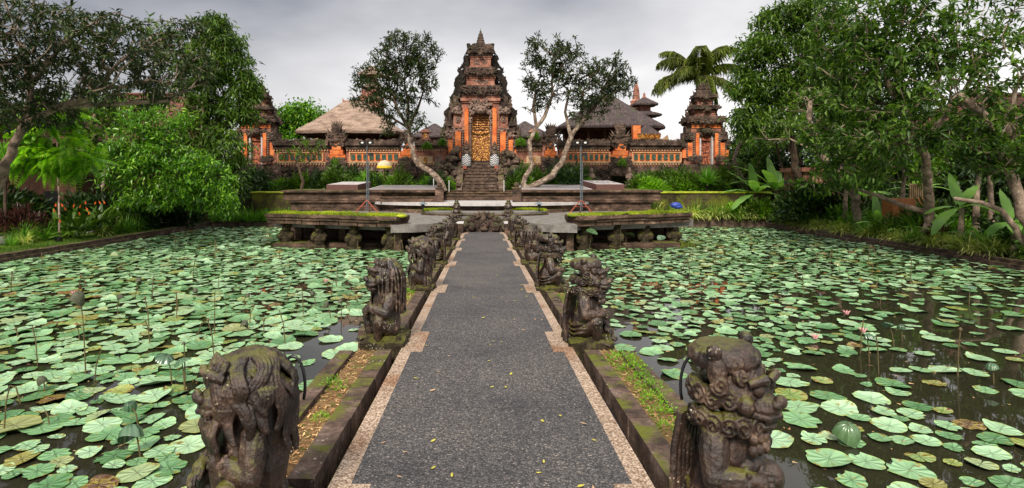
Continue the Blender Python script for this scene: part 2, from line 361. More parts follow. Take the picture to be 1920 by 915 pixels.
def padmat(name, c0, c1, c2, spots):
    m, t, b = newmat(name)
    uv = nn(t, 'ShaderNodeUVMap'); s_ = nn(t, 'ShaderNodeSeparateXYZ'); t.links.new(uv.outputs[0], s_.inputs[0])
    an = nn(t, 'ShaderNodeMath', operation='ARCTAN2'); t.links.new(s_.outputs[0], an.inputs[0]); t.links.new(s_.outputs[1], an.inputs[1])
    mu = nn(t, 'ShaderNodeMath', operation='MULTIPLY'); mu.inputs[1].default_value = 9; t.links.new(an.outputs[0], mu.inputs[0])
    si = nn(t, 'ShaderNodeMath', operation='SINE'); t.links.new(mu.outputs[0], si.inputs[0])
    ln = nn(t, 'ShaderNodeVectorMath', operation='LENGTH'); t.links.new(uv.outputs[0], ln.inputs[0])
    g = nn(t, 'ShaderNodeNewGeometry'); oi = nn(t, 'ShaderNodeObjectInfo')
    a = nn(t, 'ShaderNodeMath', operation='ADD'); t.links.new(g.outputs['Random Per Island'], a.inputs[0]); t.links.new(oi.outputs['Random'], a.inputs[1])
    fr = nn(t, 'ShaderNodeMath', operation='FRACT'); t.links.new(a.outputs[0], fr.inputs[0])
    r = ramp(t, [(0, c0), (.45, c1), (.93, c2), (1, (.22, .21, .05))]); t.links.new(fr.outputs[0], r.inputs[0])
    vr = ramp(t, [(.90, (1, 1, 1)), (.99, (1.16, 1.14, 1.08))]); t.links.new(si.outputs[0], vr.inputs[0])
    c = mixc(t, 1, r.outputs[0], vr.outputs[0], 'MULTIPLY')
    rim = ramp(t, [(.0, (1.15, 1.15, 1.0)), (.12, (.95, .95, .95)), (.88, (1, 1, 1)), (.99, (1.15, 1.05, .7))]); t.links.new(ln.outputs[1], rim.inputs[0]); c = mixc(t, 1, c, rim.outputs[0], 'MULTIPLY')
    n = noi(t, 9, 6, .75, g.outputs['Position']); q = nn(t, 'ShaderNodeMath', operation='MULTIPLY_ADD'); q.inputs[1].default_value = .12; t.links.new(ln.outputs[1], q.inputs[0]); t.links.new(n.outputs['Fac'], q.inputs[2])
    mr = nn(t, 'ShaderNodeMapRange'); mr.inputs['From Min'].default_value = spots; mr.inputs['From Max'].default_value = spots+.04; t.links.new(q.outputs[0], mr.inputs['Value'])
    c = mixc(t, mr.outputs[0], c, (.26, .21, .03))
    mr2 = nn(t, 'ShaderNodeMapRange'); mr2.inputs['From Min'].default_value = spots+.06; mr2.inputs['From Max'].default_value = spots+.10; t.links.new(q.outputs[0], mr2.inputs['Value'])
    c = mixc(t, mr2.outputs[0], c, (.09, .035, .015))
    t.links.new(c, b.inputs['Base Color']); b.inputs['Roughness'].default_value = .27; b.inputs['Specular IOR Level'].default_value = .9
    bump(t, b, si.outputs[0], .004); return m
M['pad'] = padmat('lily_pad', (.06, .17, .055), (.18, .36, .165), (.32, .50, .30), .665)
M['padold'] = padmat('old_lily_pad', (.15, .24, .05), (.24, .30, .07), (.18, .30, .11), .60)
M['padbrown'] = padmat('dead_lily_pad', (.10, .045, .025), (.16, .08, .035), (.10, .07, .035), .55)
M['lotus'] = padmat('standing_lotus_leaf', (.035, .09, .04), (.05, .12, .06), (.09, .17, .07), .75)
M['stem'] = plain('brown_stem', (.10, .075, .03), .6)

# ================================================================== SETTING
PXL, PXR, PD0, PD1 = -16.0, 16.6, -8.0, 33.0
def zp(D): return CH-1.7-.0257*D          # path surface height
def sheet(name, rects, z, mat, kind='structure'):
    mb = MB()
    for x0, x1, y0, y1 in rects: mb.add([(x0, y0, z), (x1, y0, z), (x1, y1, z), (x0, y1, z)], [(0, 1, 2, 3)])
    return tag(mb.build(name, mat), kind=kind)
ground = sheet('ground', [(-900, PXL, -900, 900), (PXR, 900, -900, 900), (PXL, PXR, PD1, 900), (PXL, PXR, -900, PD0)], .22, M['earth'])
mb = MB(); mb.box(PXL, PXR, PD0, PD1, -1.2, -1.1); tag(mb.build('pond_bed', M['earth']), kind='structure')
mb = MB(); mb.add([(PXL, PD0, 0), (PXR, PD0, 0), (PXR, PD1, 0), (PXL, PD1, 0)], [(0, 1, 2, 3)]); tag(mb.build('water', M['water']), kind='structure')
sheet('lawn', [(-18.4, PXL-.35, 10, 32.5)], .235, M['lawn'])
sheet('garden_path', [(-21.5, -18.8, 8, 34)], .25, M['paving'])
# grass blades on the lawn and bank strips
rng = np.random.default_rng(3)
bladeV = np.array([(-.5, 0, 0), (.5, 0, 0), (.28, .6, .08), (-.28, .6, .08), (0, 1, .3)], dtype=float); bladeV[:, 0] *= 1
bladeF = np.array([(0, 1, 2, 3), (3, 2, 4, 4)])[:1]
bV3 = np.array([(-.5, 0, 0), (.5, 0, 0), (.12, 1, .2), (-.12, 1, .2)], dtype=float); bF3 = np.array([(0, 1, 2, 3)])
def blades(n, x0, x1, y0, y1, z, h, wd, mat, name, label):
    P = np.c_[rng.uniform(x0, x1, n), rng.uniform(y0, y1, n), np.full(n, z)]
    Dd = np.c_[rng.normal(0, .4, n), rng.normal(0, .4, n), np.ones(n)]; N_ = np.c_[rng.normal(size=(n, 2)), np.zeros(n)]
    hh = rng.uniform(.5, 1.2, n)*h; V, F = scat(bV3, bF3, P, Dd, N_, np.c_[np.full(n, wd), hh, hh])
    o = link(name, npmesh(name, V, F, mat)); tag(o, label, kind='stuff', cat='grass'); return o
M['grass'] = leafmat('grass_blades', [(.05, .11, .01), (.10, .20, .018), (.19, .27, .04)], .6, .4)
blades(22000, -18.4, PXL-.3, 12, 32, .23, .09, .02, M['grass'], 'lawn_grass', 'short bright green grass on the strip between pond and garden path')
# ---- pond kerbs
def kerb(name, label, segs, h=.27):
    t = thing(name, label, 'pond edge', segs[0][:2]+(0,)) if False else None
    mb = MB(); r = random.Random(5)
    for (x0, y0, x1, y1, wd) in segs:
        L_ = math.hypot(x1-x0, y1-y0); n = max(1, int(L_/.9)); ux, uy = (x1-x0)/L_, (y1-y0)/L_; px, py = -uy, ux
        for i in range(n):
            a, b = L_*i/n+.006, L_*(i+1)/n-.006; dz = r.uniform(-.012, .012); dw = r.uniform(-.015, .015)
            P = []
            for z in (-1.0, h+dz):
                for s_, q in ((a, dw), (b, dw), (b, wd), (a, wd)): P.append((x0+ux*s_+px*q, y0+uy*s_+py*q, z))
            mb.hexa(P)
            P = []
            for z in (-1.0, h-.14+dz):
                for s_, q in ((a, -.09+dw), (b, -.09+dw), (b, .02), (a, .02)): P.append((x0+ux*s_+px*q, y0+uy*s_+py*q, z))
            mb.hexa(P)
    o = mb.build(name, M['rail']); return tag(o, label, 'pond edge')
kerb('pond_kerb', 'dark mossy stone edging along the lawn side of the left pond', [(PXL, PD0, PXL, PD1, .32)])
kerb('pond_kerb', 'mossy stone edging of the right pond below the spiky bank plants', [(PXR, PD1, PXR, PD0, .32)])
kerb('pond_kerb', 'low stone edging at the far right end of the pond beside the lotus platform', [(9.3, PD1, PXR+.3, PD1, .32)], .5)
kerb('pond_kerb', 'low stone edging at the far left end of the pond below the bushes', [(PXL-.3, PD1, -9.8, PD1, .32)], .3)

# ---- causeway
LX = [-.775, -.90, -.99, -1.15, -1.39, -1.54]; RX = [.88, 1.0, 1.09, 1.25, 1.49, 1.64]
def slab(mb, x0, x1, d0, d1, top, bot=None, n=1, jit=0, r=None):
    """a strip following the gentle fall of the causeway; top is the offset from the path surface"""
    for i in range(n):
        a, b = d0+(d1-d0)*i/n, d0+(d1-d0)*(i+1)/n
        if n > 1: a += .005; b -= .005
        dz = r.uniform(-jit, jit) if jit else 0; dx = r.uniform(-jit, jit) if jit else 0
        zb = -1.1 if bot is None else None
        P = [(x0+dx, a, zb if bot is None else zp(a)+bot), (x1+dx, a, zb if bot is None else zp(a)+bot), (x1+dx, b, zb if bot is None else zp(b)+bot), (x0+dx, b, zb if bot is None else zp(b)+bot),
             (x0+dx, a, zp(a)+top+dz), (x1+dx, a, zp(a)+top+dz), (x1+dx, b, zp(b)+top+dz), (x0+dx, b, zp(b)+top+dz)]
        mb.hexa(P)
DS, DE = -6.0, 25.4
mb = MB(); slab(mb, -.99, 1.09, DS, DE, -.16); tag(mb.build('causeway', M['dark2']), kind='structure')
mb = MB(); slab(mb, -.775, .88, DS, DE, 0, -.15, 6); tag(mb.build('path', M['asphalt']), kind='structure')
mb = MB()
for s_, X in ((-1, LX), (1, RX)):
    x0, x1 = sorted((X[0], X[1])); slab(mb, x0, x1, DS, DE, .0, -.155, 8, .0)
for i in range(-2, 7):
    a = 2.40+3.65*i; b = a+.88
    if b > DE: break
    for x0, x1 in ((-.776, -.655), (.765, .881)):
        P = [(x0, a, zp(a)+.001), (x1, a, zp(a)+.001), (x1, b, zp(b)+.001), (x0, b, zp(b)+.001), (x0, a, zp(a)+.006), (x1, a, zp(a)+.006), (x1, b, zp(b)+.006), (x0, b, zp(b)+.006)]
        mb.hexa(P)
tag(mb.build('path_border', M['border']), kind='structure')
rr = random.Random(11)
STAT = [2.85+3.65*i for i in range(6)]
def parapet(side, X, label):
    t = thing('planter_wall', label, 'planter wall', ((X[2]+X[5])/2, 0, 0))
    x = sorted(X[2:4]); y = sorted(X[4:6]); f = sorted(X[3:5])
    for i in range(-2, 6):
        a = 2.40+3.65*i+.9; b = a+2.75
        if a > DE-1: break
        b = min(b, DE)
        m1 = MB(); slab(m1, x[0], x[1], a, b, .03, None, 3, .010, rr); m1.build('inner_rail', M['rail'], t)
        m2 = MB(); slab(m2, y[0], y[1], a, b, .02, None, 3, .012, rr); m2.build('outer_rail', M['rail'], t)
    m3 = MB(); slab(m3, f[0], f[1], DS, DE, -.03, None); m3.build('litter_bed', M['soil'], t)
    return t
parapet(-1, LX, 'double stone rail with dry litter bed along the left side of the path')
parapet(1, RX, 'double stone rail with weedy litter bed along the right side of the path')
# litter straws and flakes in the beds
def litter(X, name, label):
    n = 5200; u = rng.uniform(0, 1, n); Dd_ = -1+rng.uniform(0, 1, n)**1.6*26
    xs = X[3]+(X[4]-X[3])*u; z = CH-1.7-.0257*Dd_-.028+rng.uniform(0, .02, n)
    P = np.c_[xs, Dd_, z]; A = np.c_[rng.normal(size=(n, 2)), rng.normal(0, .18, n)]; N_ = np.c_[rng.normal(0, .3, (n, 2)), np.ones(n)]
    s = rng.uniform(.015, .055, n); V, F = scat(bV3*np.array([1, 1, .3]), bF3, P, A, N_, np.c_[rng.uniform(.004, .016, n), s, s])
    o = link(name, npmesh(name, V, F, M['litter'])); tag(o, label, kind='stuff', cat='leaf litter')
M['litter'] = leafmat('litter_flakes', [(.16, .075, .03), (.40, .23, .10), (.62, .44, .24)], .9, .1)
litter(LX, 'leaf_litter', 'dry straw and petals lying in the left stone bed'); litter(RX, 'leaf_litter', 'dry straw and petals lying in the right stone bed')
# hoses in gutters
mb = MB(); pts = []
for i in range(60):
    D = .8+i*.1; pts.append((1.045+.02*math.sin(D*1.7)-(.07*math.exp(-((D-6.05)/.35)**2)), D, zp(D)-.11+(.09*math.exp(-((D-6.1)/.4)**2))))
mb.tube(pts, .014, 8); tag(mb.build('hose', M['hose'], smooth=True), 'black rubber hose lying in the gutter right of the path', 'hose')

# ================================================================== GUARDIAN STATUES
def remeshed(mb, voxel, seed, amp=.006, freq=16):
    me = bpy.data.meshes.new('tmp'); me.from_pydata([list(p) for p in mb.v], [], mb.f); me.update()
    o = bpy.data.objects.new('tmp', me); COL.objects.link(o)
    m = o.modifiers.new('r', 'REMESH'); m.mode = 'VOXEL'; m.voxel_size = voxel; m.use_smooth_shade = True
    s = o.modifiers.new('s', 'SMOOTH'); s.factor = .25; s.iterations = 1
    dg = bpy.context.evaluated_depsgraph_get(); me2 = bpy.data.meshes.new_from_object(o.evaluated_get(dg))
    bpy.data.objects.remove(o)
    n = len(me2.vertices); co = np.empty(n*3, dtype=np.float32); no = np.empty(n*3, dtype=np.float32)
    me2.vertices.foreach_get('co', co); me2.vertices.foreach_get('normal', no); co = co.reshape(-1, 3); no = no.reshape(-1, 3)
    dd = np.array([noise.fractal(Vector(c*freq)+Vector((seed, 0, 0)), .8, 2.0, 3) for c in co])
    co = co+no*(dd*amp)[:, None]; me2.vertices.foreach_set('co', co.astype(np.float32).ravel()); me2.update(); me2.shade_smooth()
    return me2
def hand(mb, c, fwd, up, side, s=1.0):
    """palm with four bent fingers and a thumb; fwd = finger direction, up = back of hand"""
    c, fwd, up = Vector(c), Vector(fwd).normalized(), Vector(up).normalized(); sd = fwd.cross(up).normalized()*side
    mb.ball(c, (.042*s, .042*s, .036*s))
    for k, ln in enumerate((.062, .075, .07, .055)):
        b = c+sd*(k-1.5)*.026*s+fwd*.025*s
        p1 = b+fwd*ln*.5*s+up*.008*s; p2 = b+fwd*ln*.95*s-up*.012*s; p3 = b+fwd*ln*1.05*s-up*.045*s
        mb.tube([b, p1, p2, p3], [.0145*s, .014*s, .012*s, .009*s], 7)
    b = c-sd*.035*s; mb.tube([b, b-sd*.03*s+fwd*.02*s, b-sd*.02*s+fwd*.055*s-up*.02*s], [.016*s, .014*s, .01*s], 7)
def limb(mb, a, b, ra, rb, bulge=1.12, n=10):
    a, b = Vector(a), Vector(b); pts = [a.lerp(b, t) for t in (0, .3, .65, 1)]
    mb.tube(pts, [ra, (ra*.75+rb*.25)*bulge, (ra*.3+rb*.7)*bulge, rb], n); mb.ball(a, ra*1.02); mb.ball(b, rb*1.06)
def spiral(mb, c, nrm, r, turns=2.1, hand_=1, thick=.21):
    """a raised snail curl on the surface"""
    c, nrm = Vector(c), Vector(nrm).normalized(); u = nrm.cross(Vector((.1, .2, 1))).normalized(); v = nrm.cross(u)
    pts = []; rad = []
    for i in range(26):
        t = i/25; a = t*turns*2*math.pi*hand_; q = r*(1-.86*t)
        pts.append(c+(u*math.cos(a)+v*math.sin(a))*q+nrm*(.10*r+.62*r*t)); rad.append(r*thick*(1-.4*t))
    mb.tube(pts, rad, 7); mb.ball(c-nrm*r*.5, r*1.0)
def crouch(mb, hl, hr):
    mb.ball((0, -.03, .22), (.20, .19, .23)); mb.ball((0, .02, .42), (.18, .15, .2)); mb.ball((0, .12, .33), (.13, .1, .14))
    for s in (-1, 1):
        limb(mb, (s*.12, -.03, .16), (s*.185, .17, .27), .105, .082); limb(mb, (s*.185, .17, .27), (s*.145, .17, .06), .075, .05)
        mb.ball((s*.15, .235, .035), (.055, .1, .038))
        for k in range(4): mb.tube([(s*.15+(k-1.5)*.028, .28, .045), (s*.15+(k-1.5)*.03, .325, .038), (s*.15+(k-1.5)*.03, .345, .015)], [.017, .017, .01], 6)
    for s, (el, hd, f, u) in ((-1, hl), (1, hr)):
        limb(mb, (s*.19, .01, .52), el, .082, .066); limb(mb, el, hd, .062, .045)
        hand(mb, hd, f, u, s, 1.05)
        w_ = Vector(el).lerp(Vector(hd), .72); dr = (Vector(hd)-Vector(el)).normalized()
        for q in range(7):
            a = q*2*math.pi/7; pu = dr.cross(Vector((0, 0.1, 1))).normalized(); pv = dr.cross(pu); mb.ball(w_+(pu*math.cos(a)+pv*math.sin(a))*.052, .017, 6, 4)
def mask(mb, z=.74, y=.0, s=1.0, jaw=True):
    mb.ball((0, y+.06, z), (.175*s, .165*s, .165*s)); mb.ball((0, y+.2, z-.05), (.105*s, .09*s, .07*s)); mb.ball((0, y+.285, z-.01), (.045, .035, .034))
    for q in (-1, 1):
        mb.ball((q*.034, y+.275, z-.022), (.026, .028, .022)); mb.ball((q*.078*s, y+.195, z+.045), .037); mb.tube([(q*.02, y+.22, z+.075), (q*.075, y+.235, z+.1), (q*.14, y+.17, z+.075)], [.022, .028, .02], 7)
        mb.ball((q*.13*s, y+.15, z-.035), (.055, .05, .05)); mb.ball((q*.195, y+.04, z+.02), (.028, .045, .075))
        mb.spike((q*.055, y+.25, z-.115), .06, .014, (0, .1), 5)
    if jaw:
        mb.tube([(-.105, y+.15, z-.075), (-.07, y+.25, z-.085), (0, y+.285, z-.08), (.07, y+.25, z-.085), (.105, y+.15, z-.075)], .018, 7)
        mb.ball((0, y+.18, z-.135), (.085, .085, .036))
        for k in range(7): mb.ball(((k-3)*.024, y+.262-abs(k-3)*.008, z-.102), (.011, .012, .017), 6, 4)
def statue_mane(seed, voxel):
    r = random.Random(seed); mb = MB()
    crouch(mb, ((-.25, .05, .36), (-.08, .2, .42), (1, .3, .1), (0, 1, .2)), ((.25, .08, .36), (.14, .24, .33), (-.3, .6, -.4), (.2, .5, 1)))
    mask(mb, .75)
    mb.ball((0, -.05, .74), (.215, .205, .205)); mb.ball((0, -.09, .55), (.225, .18, .28)); mb.ball((0, -.08, .35), (.23, .19, .28))
    # long locks flowing from the brow over crown, sides and back
    for ring, (z0, l0) in enumerate(((.93, 1.0), (.88, .95), (.82, .9))):
        n = 12+ring*2
        for i in range(n):
            a = math.pi*(.13+.0*ring)+(2*math.pi-2*math.pi*.13)*(i+.5*(ring % 2))/(n-1) ; a = math.pi/2+a   # start beside the face, go round the back
            ux, uy = math.cos(a), math.sin(a); pts = []; rad = []
            ph = r.uniform(0, 6); amp = r.uniform(.02, .045); ln = l0*r.uniform(.85, 1.05)
            for k in range(13):
                t = k/12*ln; sd_ = max(0, min(1, (uy+.85)/.7)); zz = z0-.02-(.50-.20*sd_)*t**1.25
                q = .08+.165*math.sin(min(1, t*2.1)*math.pi/2)+.02*math.sin(t*math.pi)+.012*math.sin(ph+t*9)
                if uy > .3: q *= 1.01
                if t > .75: q += .03*(t-.75)*4*.4
                tw = a+amp/q*math.sin(ph+t*8)*.9; tx, ty = math.cos(tw), math.sin(tw)
                pts.append((q*tx*1.02, q*ty-.045, zz, tw)); rad.append(.0135*(1-.45*max(0, t-.55)/.45)*(1 if k else .6))
            for sg in (-1.5, -.5, .5, 1.5):
                spread = [.0235*(1-.7*max(0, j/12-.6)/.4) for j in range(13)]
                mb.tube([(p[0]-math.sin(p[3])*sg*w_+math.cos(p[3])*(.012-.006*abs(sg)), p[1]+math.cos(p[3])*sg*w_+math.sin(p[3])*(.012-.006*abs(sg)), p[2]) for p, w_ in zip(pts, spread)], rad, 6)
    # beard locks over the chest
    for i in range(7):
        x = (i-3)*.042; mb.tube([(x*.8, .2, .63), (x, .235, .56), (x*1.1+.01*math.sin(i*2), .215, .49), (x, .19, .42)], [.024, .025, .022, .01], 6)
    for i in range(5): mb.tube([((i-2)*.05, .14, .91), ((i-2)*.055, .16+.015*(i % 2), .87), ((i-2)*.062, .2, .83)], [.02, .026, .015], 6)
    # back cloth and base
    for i in range(9): a = math.pi+(i+.5)*math.pi/9; mb.ball((.22*math.cos(a), .2*math.sin(a)-.03, .1), (.045, .045, .14), 8, 5)
    return remeshed(mb, voxel, seed, .003, 30)
def statue_curl(seed, voxel):
    r = random.Random(seed); mb = MB()
    crouch(mb, ((-.27, .03, .34), (-.13, .22, .17), (.3, .6, -.5), (0, .5, 1)), ((.27, .05, .36), (.13, .24, .36), (-.7, .5, -.1), (0, 1, .3)))
    mask(mb, .74, .015)
    # flat crown with rim, side ears
    mb.lathe(0, -.02, [(.1, .82), (.19, .85), (.205, .885), (.19, .93), (.16, .955), (.05, .965)], 22)
    for i in range(9): a = i*2*math.pi/9+.2; mb.ball((.185*math.cos(a), .185*math.sin(a)-.02, .9), (.03, .03, .035), 8, 5)
    for s in (-1, 1):
        mb.ball((s*.2, .03, .86), (.05, .06, .08)); mb.ball((s*.21, .02, .95), (.04, .045, .045)); spiral(mb, (s*.225, .06, .8), (s, .5, 0), .05, 1.8, s)
    for i in range(13):
        a = R(-35+i*250/12); 
        spiral(mb, (.215*math.cos(a), .20*math.sin(a)+.0, .605+r.uniform(-.008, .008)), (math.cos(a), math.sin(a), -.1), .058, 2.1, 1 if i % 2 else -1)
    for i in range(11):
        a = R(150+i*240/10); 
        spiral(mb, (.20*math.cos(a), .19*math.sin(a)-.01, .72), (math.cos(a), math.sin(a), 0), .052, 2, 1 if i % 2 else -1)
    for i in range(4):
        spiral(mb, ((i-1.5)*.085, .17-abs(i-1.5)*.02, .835), ((i-1.5)*.25, 1, .25), .04, 1.9, 1 if i % 2 else -1)
    for i in range(5):
        for k in range(2): mb.ball(((i-2)*.05, .215-abs(i-2)*.012, .545-k*.06), (.026, .03, .033), 8, 5)
    # hair panel down the back, sash and scales
    for i in range(9): x = (i-4)*.045; mb.tube([(x, -.2, .6), (x*1.1, -.235, .4), (x*1.2, -.235, .2), (x*1.25, -.2, .03)], .024, 6)
    for k in range(3): mb.tube([(.24*math.cos(a), .2*math.sin(a)-.02, .14+.05*k+.03*math.sin(a*2)) for a in [R(-200+j*22) for j in range(11)]], .014, 6)
    return remeshed(mb, voxel, seed, .003, 30)
def statue_hood(seed, voxel):
    r = random.Random(seed); mb = MB()
    crouch(mb, ((-.24, .1, .37), (-.1, .25, .42), (.9, .3, .1), (0, 1, .2)), ((.24, .1, .36), (.1, .25, .36), (-.9, .3, 0), (0, 1, .2)))
    mask(mb, .76, 0, .95); mb.ball((0, -.04, .72), (.21, .18, .235)); mb.ball((0, -.1, .5), (.2, .15, .25))
    for i in range(26):
        a = R(125+i*290/25); ph = r.uniform(0, 6); pts = []
        for k in range(10):
            t = k/9; q = .06+.165*math.sin(min(1, t*1.9)*math.pi/2); tw = a+.05*math.sin(ph+t*7)
            pts.append((q*math.cos(tw), q*math.sin(tw)-.04, .955-.62*t**1.3))
        mb.tube([(x*1.06, y*1.06, z) for x, y, z in pts], [.015]*9+[.01], 6)
    for i in range(8): a = R(20+i*20); mb.spike((.15*math.cos(a), .1*math.sin(a)+.02, .88), .1, .03, (.2*math.cos(a), .2*math.sin(a)), 6)
    return remeshed(mb, voxel, seed, .006, 20)
def pedestal_mesh(seed):
    mb = MB(); r = random.Random(seed)
    mb.box(-.26, .26, -.27, .27, -.9, .06); mb.ball((0, .0, .02), (.27, .28, .10), 12, 8)
    for i in range(22): a = r.uniform(0, 6.28); mb.ball((.25*math.cos(a), .26*math.sin(a), r.uniform(-.35, .05)), (r.uniform(.03, .06), r.uniform(.03, .06), r.uniform(.05, .14)), 8, 5)
    return remeshed(mb, .02, seed, .03, 7)
SM = [statue_mane(3, .0048), statue_curl(8, .0048), statue_hood(12, .0085)]
for me in SM: me.materials.append(M['statue'])
PM = [pedestal_mesh(s) for s in (1, 2, 3)]
for me in PM: me.materials.append(M['pedestal'])
kinds_l = [0, 2, 0, 1, 2, 1]; kinds_r = [1, 1, 1, 2, 1, 2]
lab_l = ['large stone lion with a flowing mane, nearest on the left of the path', 'stone figure hooded in long hair, second in the row left of the path',
         'maned stone lion on mossy rock, third in the row left of the path', 'weathered stone figure with a broken top, fourth in the row left of the path',
         'rough stone figure with grass on it, fifth in the row left of the path', 'dark stone figure farthest along the left row, beside the lotus platform']
lab_r = ['large stone demon with snail curls, nearest on the right of the path', 'curly stone demon above green weeds, second in the row right of the path',
         'curly stone demon beside bright green weeds, third in the row right of the path', 'pitted brown stone figure, fourth in the row right of the path',
         'rough stone figure with folded arms, fifth in the row right of the path', 'small looking stone figure farthest along the right row, beside the platform']
rs = random.Random(4)
for side, kinds, labs, X0 in ((-1, kinds_l, lab_l, -1.13), (1, kinds_r, lab_r, 1.215)):
    for i, D in enumerate(STAT):
        ang = {-1: R(112), 1: R(-128)}[side]           # +Y is the figure's front
        if side < 0: ang = R([130, 122, 105, 90, 110, 100][i])
        else: ang = R([-138, -118, -100, -80, -100, -90][i])
        sc = [1.0, 1.0, 1.02, 1.0, .98, 1.0][i]*(1.0 if i else .985)
        z0 = zp(D)+.0
        t = thing('guardian_statue', labs[i], 'statue', (X0-(.075 if side < 0 and i == 0 else 0)+(.03 if side > 0 and i == 0 else 0), D, z0), ang, 'guardian statues lining the path')
        b = link('figure', SM[kinds[i]], t); kx = (.80 if i == 0 else .84) if side < 0 else (.86 if i == 0 else .90)
        b.scale = (sc*kx, sc*kx, sc)
        p = link('pedestal', PM[i % 3], t); p.rotation_euler.z = -ang; p.scale = (.98, 1.05, 1)
# black hoops behind the two nearest statues
for px0, s_, lab in ((548, 1, 'thin black hoop of hose standing behind the nearest left statue'), (1300, -1, 'thin black hoop of hose standing behind the nearest right statue')):
    mb = MB(); pts = []
    D = 3.0
    for i in range(15):
        a = R(-25+i*205/14); pts.append((ax_(px0, D)+.085*s_*math.cos(a)*(.8), D+.02*i/14, az_(725, D)+.16*math.sin(a)))
    mb.tube(pts, .0085, 8); tag(mb.build('hoop', M['hose'], smooth=True), lab, 'hoop')

# ================================================================== LOTUS PLATFORM, STAGE, TERRACES
def P3(px, py, D): return at(px, py, D)
rr = random.Random(21)
# plaza (walkway) : top z 1.05, from D 21.2 to 30, with a notch for the path end
plz = 1.05
mb = MB()
def plate_poly(mb, poly, z0, z1):
    n = len(poly); mb.add([(x, y, z0) for x, y in poly]+[(x, y, z1) for x, y in poly], [tuple(range(n-1, -1, -1)), tuple(range(n, 2*n))]+[(i, (i+1) % n, n+(i+1) % n, n+i) for i in range(n)])
left = [(-3.5, 21.3), (-2.6, 21.45), (-1.95, 22.0), (-1.5, 23.2), (-1.22, 24.6), (-1.22, 26.2), (0.05, 26.2), (0.05, 31), (-9, 31), (-9, 24.2), (-3.5, 22.2)]
plate_poly(mb, left, .75, plz); plate_poly(mb, [(-x+.1, y) for x, y in left][::-1], .75, plz)
plaza = tag(mb.build('lotus_platform_floor', M['granite']), kind='structure')
mb = MB()
for x, y in ((-3.3, 21.9), (-3.3, 24), (-1.9, 23.5), (-6, 24), (3.4, 21.9), (3.4, 24), (2.0, 23.5), (6, 24), (-8.5, 26), (8.6, 26), (-5, 28), (5, 28)): mb.box(x-.14, x+.14, y-.14, y+.14, -1.1, .75)
tag(mb.build('platform_supports', M['dark2']), kind='structure')
# dark masonry wall closing the void under the platform
mb = MB(); mb.box(-9.2, -1.4, 26.6, 26.9, -1.1, .74); mb.box(1.5, 9.2, 26.6, 26.9, -1.1, .74); tag(mb.build('platform_back_wall', M['dark2']), kind='structure')
# ledge in the water in front
mb = MB(); mb.box(-8.7, -3.3, 23.3, 24.5, -1, .14); mb.box(3.4, 8.2, 23.3, 24.5, -1, .14); tag(mb.build('platform_footing', M['dark2']), kind='structure')
# path end blocks
for x0, x1, lab in ((-1.25, -.86, 'small white-topped stone block at the left end of the path'), (.96, 1.35, 'small white-topped stone block at the right end of the path')):
    t = thing('end_block', lab, 'stone block', ((x0+x1)/2, 24.9, zp(24.9)), group='blocks at the end of the path')
    m1 = MB(); m1.box(x0, x1, 24.55, 25.35, -.2, .84, .01); m1.build('block', M['dark2'], t)
    m2 = MB(); m2.box(x0-.02, x1+.02, 24.53, 25.37, .842, .90, .01); m2.build('cap', M['pale'], t)
